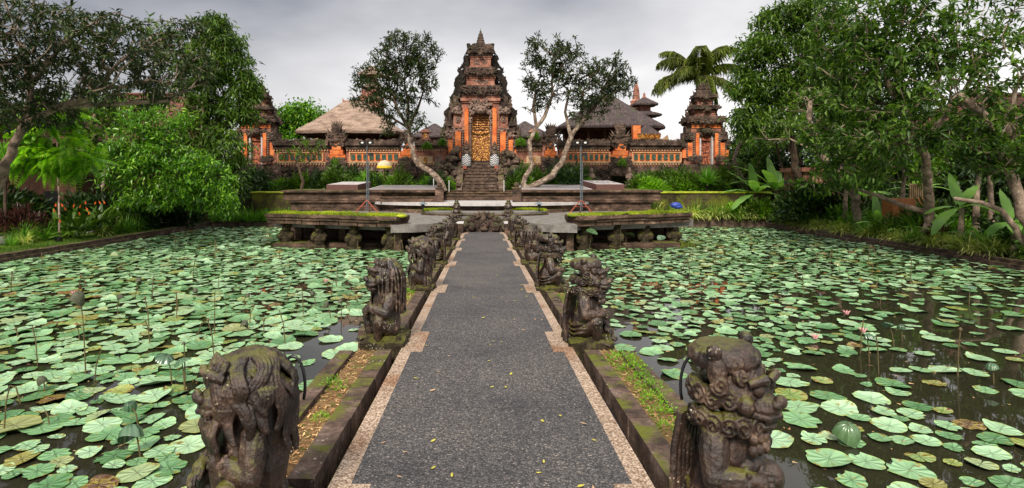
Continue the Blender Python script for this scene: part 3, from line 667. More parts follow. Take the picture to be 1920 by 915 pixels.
# parapet beams with moss
bl = leafmat('moss_tuft', [(.12, .18, .008), (.28, .36, .015), (.46, .50, .04)], .8, .4)
def beam(p0, p1, lab, flip):
    t = thing('parapet_beam', lab, 'stone parapet', ((p0[0]+p1[0])/2, (p0[1]+p1[1])/2, .9), group='mossy parapets of the lotus platform')
    a, b = Vector((*p0, 0)), Vector((*p1, 0)); u = (b-a).normalized(); v = Vector((-u.y, u.x, 0))
    if v.y < 0: v = -v
    def bx(mb, s0, s1, q0, q1, z0, z1):
        P = [(a+u*s+v*q)+Vector((0, 0, z)) for z in (z0, z1) for s, q in ((s0, q0), (s1, q0), (s1, q1), (s0, q1))]
        mb.hexa(P)
    L_ = (b-a).length
    m = MB(); n = 7
    for i in range(n):
        s0, s1 = L_*i/n+.004, L_*(i+1)/n-.004; dz = rr.uniform(-.01, .01)
        bx(m, s0, s1, -.07+rr.uniform(-.01, .01), 1.1, 1.235+dz, 1.36+dz); bx(m, s0, s1, .0, 1.05, 1.12+dz, 1.234+dz); 
        bx(m, s0+.02, s1-.02, .07, 1.0, .95+dz, 1.119+dz)
    bx(m, L_-.75, L_+.06, -.1, 1.0, 1.2, 1.365) if not flip else bx(m, -.06, .75, -.1, 1.0, 1.2, 1.365)
    m.build('beam', M['dark2'], t)
    nb = 9000; s = rng.uniform(.1, L_-.15, nb); q = rng.uniform(.02, 1.0, nb)
    hh = .035+.06*np.clip(np.array([noise.noise(Vector((x*1.3, 3.1, flip*7))) for x in s])+.55, 0, 1)
    P = np.array(a)[None]+np.array(u)[None]*s[:, None]+np.array(v)[None]*q[:, None]; P[:, 2] = 1.355
    P[:, 2] += 0
    A = np.c_[rng.normal(0, .5, (nb, 2)), np.ones(nb)]; N_ = np.c_[rng.normal(size=(nb, 2)), np.zeros(nb)]
    hb = hh*rng.uniform(.7, 1.8, nb); V, F = scat(bV3, bF3, P-np.array(t.location), A, N_, np.c_[np.full(nb, .03), hb, hb])
    o = link('moss', npmesh('moss', V, F, bl), t)
    # mossy turf body
    m = MB()
    for i in range(40): s0 = L_*(i+.5)/40; p = a+u*s0+v*.5; k = noise.noise(Vector((s0*1.3, 3.1, flip*7)))+.55; m.ball((p.x, p.y, 1.36), (.28, .45, .03+.06*max(0, k)), 8, 5)
    m.build('turf', M['moss'], t, True)
    # squat carved supports; the dark rock colour stands in for shade under the beam
    for k in range(4 if not flip else 4):
        s0 = L_*(.10+.27*k); p = a+u*s0+v*.55; mm = MB(); r2 = random.Random(k+flip*9)
        mm.ball((p.x, p.y, .3), (.30, .26, .42)); mm.ball((p.x+.02, p.y-.1, .72), (.19, .18, .2)); mm.ball((p.x, p.y-.25, .7), (.07, .06, .05))
        for s_ in (-1, 1): mm.ball((p.x+s_*.22, p.y-.16, .35), (.12, .13, .13)); mm.tube([(p.x+s_*.2, p.y, .6), (p.x+s_*.3, p.y-.1, .45), (p.x+s_*.12, p.y-.25, .42)], .06, 8); mm.ball((p.x+s_*.07, p.y-.24, .78), .035)
        mm.box(p.x-.2, p.x+.2, p.y-.15, p.y+.2, .85, .98); mm.box(p.x-.3, p.x+.3, p.y-.2, p.y+.3, -.5, .05)
        me = remeshed(mm, .025, k+2, .03, 8); me.materials.append(M['pedestal']); me.transform(__import__('mathutils').Matrix.Translation(-Vector(t.location)))
        link('carved_support', me, t)
beam((-9.1, 23.5), (-3.3, 21.35), 'long stone parapet with green moss on top, left of the path end', 0)
beam((3.75, 21.7), (8.9, 23.9), 'long stone parapet with yellow green moss on top, right of the path end', 1)
# fountain relief at the path end
t = thing('fountain_relief', 'dark carved stone spout with curled scrolls closing the end of the path', 'fountain', (.05, 25.8, .4))
m = MB(); r2 = random.Random(9)
for i in range(9):
    a = R(180*i/8); m.ball((.05+.85*math.cos(a), 25.85, .42+.72*math.sin(a)), (.2, .16, .17), 8, 6)
for i in range(11): a = R(10+16*i); m.spike((.05+.78*math.cos(a), 25.75, .52+.68*math.sin(a)), .22, .07, (.5*math.cos(a), 0), 6)
m.box(-1.05, 1.15, 25.8, 26.2, .1, .95); m.ball((.05, 25.72, .75), (.26, .2, .27)); m.ball((.05, 25.6, .98), (.13, .12, .16)); m.spike((.05, 25.65, 1.02), .25, .08)
for s_ in (-1, 1):
    spiral(m, (.05+s_*.55, 25.62, .62), (0, -1, 0), .18, 2, s_); spiral(m, (.05+s_*.95, 25.6, .55), (0, -1, 0), .15, 2, -s_); m.ball((.05+s_*.1, 25.52, .84), .045)
m.lathe(.05, 25.55, [(.12, .44), (.19, .5), (.16, .56), (.1, .58)], 16)
me = remeshed(m, .022, 5, .02, 9); me.materials.append(M['dark']); me.transform(__import__('mathutils').Matrix.Translation(-Vector(t.location))); link('relief', me, t)
# two tall guardian pillars beside it
for x, lab in ((-1.22, 'tall mossy guardian pillar left of the fountain relief'), (1.2, 'tall mossy guardian pillar right of the fountain relief')):
    t = thing('guardian_pillar', lab, 'statue', (x, 26.3, .6), group='guardian pillars at the path end'); m = MB()
    m.box(x-.22, x+.22, 26.1, 26.5, .4, 1.06); m.ball((x, 26.3, 1.0), (.27, .22, .26)); m.ball((x, 26.28, 1.26), (.2, .18, .2)); m.ball((x, 26.25, 1.5), (.165, .16, .16)); m.ball((x, 26.1, 1.47), (.07, .06, .05))
    for s_ in (-1, 1): m.ball((x+s_*.16, 26.28, 1.52), (.04, .06, .08)); m.tube([(x+s_*.18, 26.3, 1.35), (x+s_*.25, 26.2, 1.15), (x+s_*.1, 26.08, 1.12)], .055, 8); m.ball((x+s_*.13, 26.12, .9), .09)
    m.lathe(x, 26.3, [(.12, 1.6), (.15, 1.68), (.08, 1.72), (.10, 1.76), (.03, 1.85)], 10)
    me = remeshed(m, .016, 3, .02, 12); me.materials.append(M['statue']); me.transform(__import__('mathutils').Matrix.Translation(-Vector(t.location))); link('figure', me, t)
# round basin ring with moss rim
t = thing('round_dais', 'low round stone slab with a rim of green moss in front of the stage', 'stone dais', (.1, 28, 1.05)); m = MB()
def ell(m, cx, cy, a, b, z0, z1, n=48, under=1.0):
    V = [(cx+a*under*math.cos(2*math.pi*k/n), cy+b*under*math.sin(2*math.pi*k/n), z0) for k in range(n)]+[(cx+a*math.cos(2*math.pi*k/n), cy+b*math.sin(2*math.pi*k/n), z1) for k in range(n)]
    m.add(V, [tuple(range(n-1, -1, -1)), tuple(range(n, 2*n))]+[(k, (k+1) % n, n+(k+1) % n, n+k) for k in range(n)])
ell(m, .1, 28.0, 3.1, 1.5, 1.052, 1.22, under=.98); m.build('slab', M['granite'], t)
m = MB(); ell(m, .1, 28.0, 3.2, 1.62, .93, 1.13, under=.97); m.build('lower_rim', M['dark2'], t)
nb = 7000; aa = rng.uniform(0, 2*math.pi, nb); aa = np.where(np.sin(aa) < -.15, -aa, aa); rad_ = rng.uniform(.86, 1.0, nb)
P = np.c_[3.1*rad_*np.cos(aa), 1.5*rad_*np.sin(aa), np.full(nb, .17)]; hb = rng.uniform(.05, .15, nb)
V, F = scat(bV3, bF3, P, np.c_[rng.normal(0, .5, (nb, 2)), np.ones(nb)], np.c_[rng.normal(size=(nb, 2)), np.zeros(nb)], np.c_[np.full(nb, .03), hb, hb]); link('moss', npmesh('moss', V, F, bl), t)
# stage disc
m = MB(); ell(m, -.05, 32.4, 6.3, 3.6, 1.42, 1.56); st = tag(m.build('stage_floor', M['pale']), kind='structure')
m = MB(); ell(m, -.05, 32.45, 6.0, 3.4, 1.0, 1.418); ell(m, -.05, 31.5, 5.0, 3.4, 1.0, 1.22); tag(m.build('stage_base', M['dark2']), kind='structure')
# terraces
def courses(m, x0, x1, y0, y1, z0, z1, rows, cols, jit=.02):
    for i in range(rows):
        a, b = z0+(z1-z0)*i/rows, z0+(z1-z0)*(i+1)/rows
        off = .5*(i % 2)
        xs = [x0]+[x0+(x1-x0)*(k+off)/cols for k in range(0 if off else 1, cols)]+[x1]
        for p, q in zip(xs[:-1], xs[1:]): m.box(p+.004, q-.004, y0+rr.uniform(-jit, jit), y1, a+.003, b-.003)
for (xa, xb, lab) in ((-11.1, -2.3, 'stone terrace block with plates on top left of the steps'), (2.2, 9.9, 'stone terrace block with plates on top right of the steps')):
    t = thing('stage_terrace', lab, 'stone terrace', ((xa+xb)/2, 31, 0.3), group='terrace blocks beside the stage')
    left_ = xa < 0; o0, o1 = (xa, -5.6) if left_ else (5.6, xb)
    m = MB(); courses(m, o0+(.35 if left_ else 0), o1-(0 if left_ else .45), 31.35, 33, .2, 1.52, 3, 12); m.box(o0+.3 if left_ else o0, o1 if left_ else o1-.3, 31.2, 33, 1.523, 1.62); m.build('lower_wall', M['dark2'], t)
    m = MB(); courses(m, o0, o1, 31.15, 33, 1.624, 2.08, 2, 11, .01); m.build('upper_wall', M['rail'] if False else M['dark2'], t)
    m = MB(); m.box(min(xa, o0)-.06, max(xb, o1)+.06, 30.98, 38, 2.083, 2.2); m.build('top_slab', M['dark2'], t)
    i0, i1 = (-5.59, -2.3) if left_ else (2.2, 5.59)
    m = MB(); m.box(i0, i1, 31.3, 33, 1.85, 2.081); m.build('step', M['edge'] if False else M['dark2'], t)
    m = MB(); m.box(i0, i1, 30.6, 33, 1.5, 1.848); m.box(i0, i1, 30.55, 30.6, 1.8, 1.86); m.build('step', M['dark2'], t)
for i, (z, y) in enumerate(((1.83, 33.0), (1.96, 34.2), (2.09, 35.3))):
    m = MB(); m.box(-2.29, 2.19, y, 38.5, 1.2, z); m.box(-2.29, 2.19, y-.05, y+.3, z+.002, z+.035); tag(m.build('stage_step', M['dark2']), kind='structure')
# sloping polished plates
def plate(name, lab, x0, x1, y0, y1, z0, z1f, z1b, mat, side, skew=0):
    t = thing(name, lab, 'stone plate', ((x0+x1)/2, (y0+y1)/2, z0)); m = MB()
    m.hexa([(x0, y0, z0), (x1, y0, z0), (x1+skew, y1, z0), (x0+skew, y1, z0), (x0, y0, z1f), (x1, y0, z1f), (x1+skew, y1, z1b), (x0+skew, y1, z1b)]); m.build('slab', side, t)
    m = MB(); q = .10
    m.hexa([(x0+q, y0+q, z1f-.03), (x1-q, y0+q, z1f-.03), (x1+skew-q, y1-q, z1b-.03), (x0+skew+q, y1-q, z1b-.03), (x0+q, y0+q, z1f+.005), (x1-q, y0+q, z1f+.005), (x1+skew-q, y1-q, z1b+.005), (x0+skew+q, y1-q, z1b+.005)]); m.build('panel', mat, t)
    m = MB(); q = .02
    m.hexa([(x0+q, y0+q, z1f-.03), (x1-q, y0+q, z1f-.03), (x1+skew-q, y1-q, z1b-.03), (x0+skew+q, y1-q, z1b-.03), (x0+q, y0+q, z1f+.002), (x1-q, y0+q, z1f+.002), (x1+skew-q, y1-q, z1b+.002), (x0+skew+q, y1-q, z1b+.002)]); m.build('border', M['pale'], t)
    return t
plate('floor_plate', 'long flat grey stone plate on the left terrace', ax_(688, 31.4), ax_(822, 31.4), 31.3, 36, 2.2, 2.24, 2.44, M['plate'], M['edge'], 0)
plate('floor_plate', 'long flat grey stone plate on the right terrace', ax_(978, 31.4), ax_(1112, 31.4), 31.3, 36, 2.2, 2.24, 2.46, M['plate'], M['edge'], 0)
plate('raised_plate', 'short raised pale stone plate at the outer left of the left terrace', ax_(612, 32), ax_(671, 32), 32, 34.6, 2.2, 2.50, 2.66, M['pale'], M['edge'], .25)
rp_ = plate('raised_plate', 'raised plate with a pale round ornament on the right terrace', ax_(1118, 32), ax_(1171, 32), 32, 34.6, 2.2, 2.52, 2.74, M['plate'], M['edge'], -.35)
m = MB(); cxp, cyp = (ax_(1118, 32)+ax_(1171, 32))/2-.17, 33.3
for k in range(2):
    for i in range(24):
        a0, a1 = 2*math.pi*i/24, 2*math.pi*(i+1)/24; r0, r1 = ((.42, .55), (.12, .26))[k]
        zz = lambda y: 2.53+(y-32)/2.6*.22+.006
        Q = [(cxp+r*math.cos(a), cyp+r*1.5*math.sin(a)) for a, r in ((a0, r0), (a1, r0), (a1, r1), (a0, r1))]
        m.add([(x, y, zz(y)) for x, y in Q], [(0, 3, 2, 1)][:1] if False else [(0, 3, 2, 1)])
m.build('ornament', M['pale'], rp_)
# small stone posts with plants on terrace ends
for px, lab in ((825, 'small mossy stone post at the inner end of the left terrace'), (968, 'small mossy stone post at the inner end of the right terrace')):
    x = ax_(px, 30.9); t = thing('stone_post', lab, 'post', (x, 30.9, 1.5), group='posts beside the stage steps'); m = MB(); m.box(x-.22, x+.22, 30.35, 30.8, 1.4, 2.3, .03); m.box(x-.27, x+.27, 30.3, 30.85, 2.3, 2.38, .02); m.ball((x, 30.57, 2.5), (.17, .17, .15)); m.build('post', M['dark2'], t)
# white sticks
for px, py0, py1 in ((842, 338, 362), (945, 338, 362), (813, 330, 356)):
    m = MB(); D = 35; a = at(px, py0, D); m.tube([(a.x, D, 2.05), tuple(a)], .022, 8); tag(m.build('white_rod', M['white']), 'thin white rod standing upright in front of the temple steps', 'rod', 'white rods')
# lamp masts
for px, lab, ptop in ((688, 'tall grey lighting mast on red tripod legs, left of the stage', 262), (1089, 'tall grey lighting mast on red tripod legs, right of the stage', 262)):
    D = 28.6; x = ax_(px, D); zg = plz; t = thing('lighting_mast', lab, 'light stand', (x, D, zg), group='lighting masts'); zt = az_(274, D)
    m = MB(); m.tube([(x, D, zg+.15), (x, D, zt)], .035, 8); m.tube([(x+.09, D+.02, zg+.2), (x+.09, D+.02, az_(300, D))], .022, 8)
    for zz in (1.9, 2.6, 3.3): m.lathe(x, D, [(.06, zz), (.06, zz+.08)], 10)
    m.build('pole', M['pole'], t)
    for dx, dy in ((-.62, -.1), (.62, -.1), (.05, .5)):
        m = MB(); m.tube([(x, D, az_(375, D)), (x+dx, D+dy, zg)], .03, 6); m.build('leg', M['rust'], t)
    m = MB()
    for dx in (-.4, -.2, .2, .4): m.tube([(x, D, zg+.35), (x+dx, D-.1*abs(dx)/.4, zg+.35)], .015, 6)
    m.build('brace', M['rust'], t)
    m = MB(); m.box(x-.38, x+.38, D-.04, D+.04, zt, zt+.06); m.build('crossbar', M['black'], t)
    for s_ in (-1, 1):
        m = MB(); cx = x+s_*.2; m.hexa([(cx-.17, D-.16, zt+.08), (cx+.17, D-.16, zt+.08), (cx+.14, D+.12, zt+.1), (cx-.14, D+.12, zt+.1), (cx-.17, D-.2, zt+.24), (cx+.17, D-.2, zt+.24), (cx+.14, D+.1, zt+.26), (cx-.14, D+.1, zt+.26)]); h = m.build('lamp_head', M['black'], t)
        m = MB(); m.ball((cx, D-.19, zt+.16), (.07, .02, .05)); m.build('lens', M['white'], h)
    m = MB(); zz = az_(290, D); m.box(x+.08, x+.3, D-.1, D+.1, zz-.06, zz+.1); m.build('small_lamp', M['black'], t)
# garden lanterns on the dais
for px, lab in ((793, 'small dark hooded lantern left of the round dais'), (1011, 'small dark hooded lantern right of the round dais')):
    D = 27.4; x = ax_(px, D); t = thing('garden_lantern', lab, 'lantern', (x, D, 1.22), group='lanterns by the dais'); m = MB(); m.tube([(x, D, 1.2), (x, D, 1.42)], .03, 8); m.build('stem', M['black'], t)
    m = MB(); m.lathe(x, D, [(.06, 1.42), (.09, 1.46), (.09, 1.56), (.05, 1.58)], 10); m.build('body', M['black'], t)
    m = MB(); m.frustum(x, D, 1.58, 1.70, .2, .2, .03, .03); m.ball((x, D, 1.72), .03); m.build('hood', M['pole'], t)
m = MB(); a = at(1267, 385, 30); m.ball(a, (.30, .2, .17), 12, 8); m.ball(a+Vector((.1, 0, -.08)), (.28, .2, .12), 12, 8); M['blue'] = plain('blue_tarp', (.02, .05, .30), .5); tag(m.build('blue_bag', M['blue'], smooth=True), 'crumpled blue bag lying on the far bank beside the mossy parapet', 'bag')
# mossy retaining walls left and right
for x0, x1, lab in ((-13.8, -11.15, 'mossy retaining wall with a yellow green top edge, left of the terrace'), (10.0, 17.2, 'mossy retaining wall with a yellow green top edge, right of the terrace')):
    t = thing('retaining_wall', lab, 'wall', ((x0+x1)/2, 33.6, .2), group='mossy retaining walls'); m = MB(); courses(m, x0, x1, 33.5, 34.5, .1, 1.98, 5, int((x1-x0)/1.1)); m.build('masonry', M['mossw'] if 'mossw' in M else M.setdefault('mossw', stone('mossy_wall', [(.02, .016, .008), (.06, .045, .02), (.10, .075, .04)], 1.3, .75, (.11, .12, .012), 0, .9, .03, fine=12, mossdir=False)), t)
    m = MB(); m.box(x0-.05, x1+.05, 33.42, 34.6, 1.983, 2.07); m.build('top_edge', M.setdefault('mosstop', plain('moss_top', (.30, .34, .02), .9, 0, .5, 2)), t)
# temple ground: three stepped plinths behind
for i, (y0, z) in enumerate(((38.0, 2.35), (34.6, 2.0))):
    pass
m = MB(); m.box(-26, -2.3, 38.0, 40, .1, 2.15); m.box(2.2, 26, 38.0, 40, .1, 2.15); m.box(-26, -11.2, 34.62, 38, .1, 1.93); m.box(9.97, 26, 34.62, 38, .1, 1.93); tag(m.build('temple_forecourt', M['earth']), kind='structure')
m = MB(); m.box(-34, 34, 41, 90, .1, 3.85); tag(m.build('temple_court', M['earth']), kind='structure')

# ================================================================== TEMPLE
rt = random.Random(77)
def carve(m, x0, x1, z0, z1, y, n, s=.1, dep=.6, r=rt):
    """rough relief: many small lumps and curls over a face looking toward -y"""
    for i in range(n):
        x, z, q = r.uniform(x0, x1), r.uniform(z0, z1), r.uniform(.5, 1.1)*s
        m.ball((x, y, z), (q, q*dep, q*r.uniform(.6, 1.1)), 7, 4)
def flames(m, x0, x1, z, y, n, h, r=rt, lean=.4):
    for i in range(n):
        x = x0+(x1-x0)*(i+.5)/n; q = (x-(x0+x1)/2)/max(.01, (x1-x0)/2)
        m.spike((x, y+r.uniform(-.05, .05), z), h*r.uniform(.7, 1.15)*(1+.5*abs(q)), h*.32, (lean*q, -.2), 5)
def kala(m, x, z, y, s=1.0):
    m.ball((x, y, z), (.42*s, .2*s, .32*s), 12, 8); m.ball((x, y-.16*s, z-.06*s), (.2*s, .14*s, .12*s))
    for q in (-1, 1): m.ball((x+q*.16*s, y-.18*s, z+.1*s), .075*s); spiral(m, (x+q*.34*s, y-.1*s, z), (q*.3, -1, 0), .13*s, 2, q); spiral(m, (x+q*.55*s, y-.04, z-.25*s), (q*.3, -1, 0), .12*s, 2, -q); m.spike((x+q*.1*s, y-.24*s, z-.2*s), .1*s, .02*s, (0, -.2))
    for k in range(6): m.ball((x+(k-2.5)*.055*s, y-.24*s, z-.12*s), (.022*s, .03*s, .04*s), 6, 4)
def tier(t, xc, y0, y1, hw0, hw1, z0, z1, cz, chw, name='tier', body='pink'):
    """one stage: worn red body with mouldings, carved centre, and a dark overhanging carved cornice above (cz = cornice top)"""
    m = MB(); m.box(xc-hw0, xc+hw0, y0, y1, z0, z1)
    m.box(xc-hw0-.06, xc+hw0+.06, y0-.05, y1, z0, z0+.09); m.box(xc-hw0-.09, xc+hw0+.09, y0-.08, y1, z1-.10, z1+.03); m.box(xc-hw0-.02, xc+hw0+.02, y0-.04, y1, z1-.22, z1-.15)
    b = m.build(name+'_body', M[body], t)
    m = MB(); carve(m, xc-hw0*.55, xc+hw0*.55, z0+.1, z1-.2, y0-.01, 26, .085); m.build('relief', M['paras'], b)
    m = MB(); h = cz-z1
    m.box(xc-hw1, xc+hw1, y0-.18, y1+.05, z1+.031, z1+.031+h*.3); m.box(xc-chw, xc+chw, y0-.34, y1+.1, z1+.034+h*.3, z1+h*.62); m.box(xc-chw*.9, xc+chw*.9, y0-.25, y1+.05, z1+h*.62+.002, cz)
    carve(m, xc-chw, xc+chw, z1+.12, cz-.05, y0-.34, int(60*chw), .085)
    flames(m, xc-chw, xc+chw, cz-.05, y0-.22, max(5, int(chw*9)), .11)
    kala(m, xc, z1+.15*(cz-z1), y0-.36, .42)
    m.build(name+'_cornice', M['dark'], t)
def curve_plate(name, outer, holes, thick, mat, parent, y):
    c = bpy.data.curves.new('c', 'CURVE'); c.dimensions = '2D'; c.fill_mode = 'BOTH'; c.extrude = thick/2
    for pts in [outer]+holes:
        s = c.splines.new('POLY'); s.points.add(len(pts)-1); s.use_cyclic_u = True
        for p, q in zip(s.points, pts): p.co = (q[0], q[1], 0, 1)
    o = bpy.data.objects.new('c', c); COL.objects.link(o); dg = bpy.context.evaluated_depsgraph_get(); me = bpy.data.meshes.new_from_object(o.evaluated_get(dg)); bpy.data.objects.remove(o)
    n = len(me.vertices); co = np.empty(n*3, dtype=np.float32); me.vertices.foreach_get('co', co); co = co.reshape(-1, 3)
    r = ORG[parent.name]; new = np.c_[co[:, 0]-r.x, co[:, 2]+y-r.y, co[:, 1]-r.z]; me.vertices.foreach_set('co', new.astype(np.float32).ravel())
    me.flip_normals(); me.update(); me.name = name; me.materials.clear(); me.materials.append(mat); return link(name, me, parent)
TD = 40.0
def X4(px): return ax_(px, TD)
def Z4(py): return az_(py, TD)
XC = X4(901)
# ---- central gate
gate = thing('temple_gate', 'tall carved central gate of red brick and dark stone with a golden door', 'temple gate', (XC, TD, Z4(302)))
g0 = Z4(302)
m = MB(); m.box(XC-2.7, XC+2.7, 40.3, 42.6, 2.0, g0); m.box(XC-2.75, XC-1.2, 39.5, 40.3, 2.0, g0-.3); m.box(XC+1.2, XC+2.75, 39.5, 40.3, 2.0, g0-.3); carve(m, XC-2.75, XC-1.2, 2.1, g0-.3, 39.5, 60, .2); carve(m, XC+1.2, XC+2.75, 2.1, g0-.3, 39.5, 60, .2); m.build('plinth', M['dark'], gate)
# body behind the pilasters
m = MB(); zt = Z4(187)
m.box(XC-1.35, XC-.80, 40.05, 42.3, g0, zt); m.box(XC+.80, XC+1.35, 40.05, 42.3, g0, zt); m.box(XC-.8, XC+.8, 40.5, 42.3, g0, zt); m.box(XC-1.35, XC+1.35, 39.95, 42.3, zt-.22, zt-.1); m.box(XC-1.42, XC+1.42, 39.85, 42.3, zt-.1, zt+.1)
m.build('gate_body', M['pink'], gate)
for s_ in (-1, 1):
    def bx(mm, a, b, y0, y1, z0, z1): x0, x1 = sorted((XC+s_*a, XC+s_*b)); mm.box(x0, x1, y0, y1, z0, z1)
    m = MB(); bx(m, .86, 1.14, 39.78, 40.04, g0+.35, Z4(203)); m.build('pilaster', M['orange'], gate)
    m = MB(); bx(m, 1.36, 1.95, 40.2, 42.2, g0, Z4(212)); bx(m, 1.34, 2.02, 40.1, 42.2, Z4(213), Z4(208)); bx(m, 1.34, 2.0, 40.1, 42.2, Z4(240), Z4(236)); bx(m, 1.9, 2.4, 40.5, 42.2, g0, Z4(245)); bx(m, 2.4, 2.75, 40.7, 42.2, g0, Z4(262)); m.build('flank_body', M['pink'], gate)
    m = MB(); bx(m, 1.40, 1.80, 39.9, 40.19, g0+.2, Z4(247)); m.build('flank_pilaster', M['orange'], gate)
    m = MB(); bx(m, 2.0, 2.32, 40.2, 40.49, g0+.1, Z4(262)); m.build('flank_pilaster', M['orange'], gate)
    m = MB(); bx(m, 2.42, 2.72, 40.45, 40.69, g0-.2, Z4(280)); m.build('flank_pilaster', M['orange'], gate)
    m = MB()
    for zz in np.arange(g0+.3, Z4(243), .17): m.ball((XC+s_*1.26, 39.85, zz), (.10, .12, .075), 7, 4); 
    for zz in np.arange(g0+.2, Z4(258), .17): m.ball((XC+s_*1.90, 40.1, zz), (.10, .12, .075), 7, 4)
    for zz in np.arange(g0, Z4(272), .17): m.ball((XC+s_*2.37, 40.4, zz), (.08, .1, .07), 7, 4)
    carve(m, *sorted((XC+s_*1.36, XC+s_*2.0)), Z4(252), Z4(238), 40.05, 26, .1); carve(m, *sorted((XC+s_*1.36, XC+s_*2.0)), Z4(212), Z4(200), 40.0, 34, .12); carve(m, *sorted((XC+s_*1.9, XC+s_*2.5)), Z4(258), Z4(246), 40.3, 24, .1); carve(m, *sorted((XC+s_*2.3, XC+s_*2.9)), Z4(276), Z4(262), 40.5, 24, .1)
    m.build('carved_string', M['paras'], gate)
    m = MB(); m.tube([(XC+s_*1.63+.17*math.cos(a), 40.12, Z4(224)+.17*math.sin(a)) for a in [i*math.pi/8 for i in range(17)]], .035, 6); m.ball((XC+s_*1.63, 40.16, Z4(224)), (.1, .06, .1)); carve(m, *sorted((XC+s_*1.42, XC+s_*1.9)), Z4(233), Z4(215), 40.2, 16, .05); m.build('medallion', M['paras'], gate)
    # dark stepped shoulders full of small spires
    m = MB()
    for (a, b, y0, z0, z1) in ((1.36, 2.15, 40.0, 212, 198), (1.30, 1.95, 40.15, 198, 180), (1.95, 2.5, 40.4, 246, 232), (2.4, 2.9, 40.6, 264, 254), (1.7, 2.3, 40.6, 232, 205), (2.1, 2.7, 40.8, 255, 232)):
        bx(m, a, b, y0, 42, Z4(z0), Z4(z1)); carve(m, *sorted((XC+s_*a, XC+s_*b)), Z4(z0), Z4(z1), y0, 26, .13)
    for (a, y, pz, h) in ((2.1, 40.1, 200, .5), (1.75, 40.1, 200, .45), (2.45, 40.4, 233, .5), (2.8, 40.6, 254, .5), (2.2, 40.3, 234, .45), (1.45, 40.0, 184, .5), (2.6, 40.7, 246, .4)):
        x = XC+s_*a; z = Z4(pz)-.05; m.frustum(x, y, z, z+.15, .16, .12, .13, .1); m.ball((x, y, z+.22), (.13, .12, .1)); m.spike((x, y, z+.25), h, .1, (s_*.25, 0)); m.spike((x-.1, y, z+.15), h*.5, .05, (-.3, 0)); m.spike((x+.1, y, z+.15), h*.5, .05, (.3, 0))
    m.build('shoulder', M['dark'], gate)
# door
m = MB(); m.box(XC-.80, XC-.66, 40.0, 40.49, g0, Z4(212)); m.box(XC+.66, XC+.80, 40.0, 40.49, g0, Z4(212)); m.box(XC-.8, XC+.8, 40.0, 40.49, Z4(212), Z4(205)); 
for s_ in (-1, 1):
    for zz in np.arange(g0+.1, Z4(215), .13): m.ball((XC+s_*.73, 39.98, zz), (.06, .05, .05), 6, 4)
m.build('door_frame', M['paras'], gate)
dr = MB(); dr.box(XC-.56, XC-.01, 40.36, 40.44, g0+.05, Z4(248)); dr.box(XC+.01, XC+.56, 40.36, 40.44, g0+.05, Z4(248)); carve(dr, XC-.52, XC+.52, g0+.12, Z4(250), 40.36, 240, .045, .5); door = dr.build('door', M['gold'], gate)
m = MB()
for x in (-.62, -.0, .62): m.box(XC+x-.045, XC+x+.045, 40.30, 40.38, g0+.05, Z4(248))
m.box(XC-.66, XC+.66, 40.30, 40.38, Z4(250), Z4(245)); m.build('door_stiles', M['gold'], door)
m = MB()
for k in range(9): m.ball((XC+(k-4)*.13, 40.26, Z4(247)-.1*(1-abs(k-4)/5)), (.09, .05, .12), 7, 4)
m.build('valance', M['gold'], door)
m = MB(); m.box(XC-.62, XC+.62, 40.40, 40.46, Z4(244.9), Z4(214)); m.build('louvre_back', M['redwood'], gate)
m = MB()
for k in range(6): z = Z4(242)+k*.17; m.box(XC-.60, XC+.60, 40.32, 40.39, z, z+.075)
for k in range(5): m.ball((XC, 40.3, Z4(240)+k*.2), (.08, .05, .07), 7, 4)
m.box(XC-.62, XC-.56, 40.3, 40.38, Z4(244), Z4(216)); m.box(XC+.56, XC+.62, 40.3, 40.38, Z4(244), Z4(216)); m.build('louvre', M['gold'], gate)
m = MB(); kala(m, XC, Z4(206), 39.85, 1.0); carve(m, XC-.85, XC+.85, Z4(208), Z4(192), 39.9, 70, .1); carve(m, XC-.55, XC+.55, Z4(193), Z4(184), 39.85, 34, .09)
for s_ in (-1, 1): carve(m, *sorted((XC+s_*.62, XC+s_*.86)), Z4(232), Z4(205), 39.9, 24, .08)
m.build('kala_head', M['paras'], gate)
# tiers
tier(gate, XC, 40.0, 42.1, 1.28, 1.45, zt+.1, Z4(180), Z4(161), 1.52, 'lower_tier')
tier(gate, XC, 40.2, 41.9, 1.00, 1.15, Z4(160), Z4(143), Z4(126), 1.18, 'middle_tier')
tier(gate, XC, 40.4, 41.7, .74, .9, Z4(124), Z4(103), Z4(88), .92, 'upper_tier')
m = MB(); m.box(XC-.85, XC+.85, 40.4, 41.6, Z4(88), Z4(82)); m.box(XC-.65, XC+.65, 40.5, 41.5, Z4(82), Z4(79)); carve(m, XC-.85, XC+.85, Z4(92), Z4(80), 40.4, 50, .12)
prof = [(.34, Z4(82)), (.36, Z4(79)), (.31, Z4(77)), (.33, Z4(75)), (.27, Z4(72)), (.29, Z4(70)), (.22, Z4(67)), (.24, Z4(65)), (.17, Z4(62)), (.19, Z4(60.5)), (.11, Z4(58)), (.13, Z4(56.5)), (.06, Z4(54)), (.09, Z4(52.5)), (.03, Z4(51)), (.01, Z4(46))]
m.lathe(XC, 41, prof, 10); 
for k in range(34): a = rt.uniform(0, 6.28); q = rt.uniform(0, 1); m.spike((XC+(.33-.22*q)*math.cos(a), 41+(.33-.22*q)*math.sin(a), Z4(81-22*q)), .12, .04, (.5*math.cos(a), .5*math.sin(a)))
m.build('finial', M['dark'], gate)
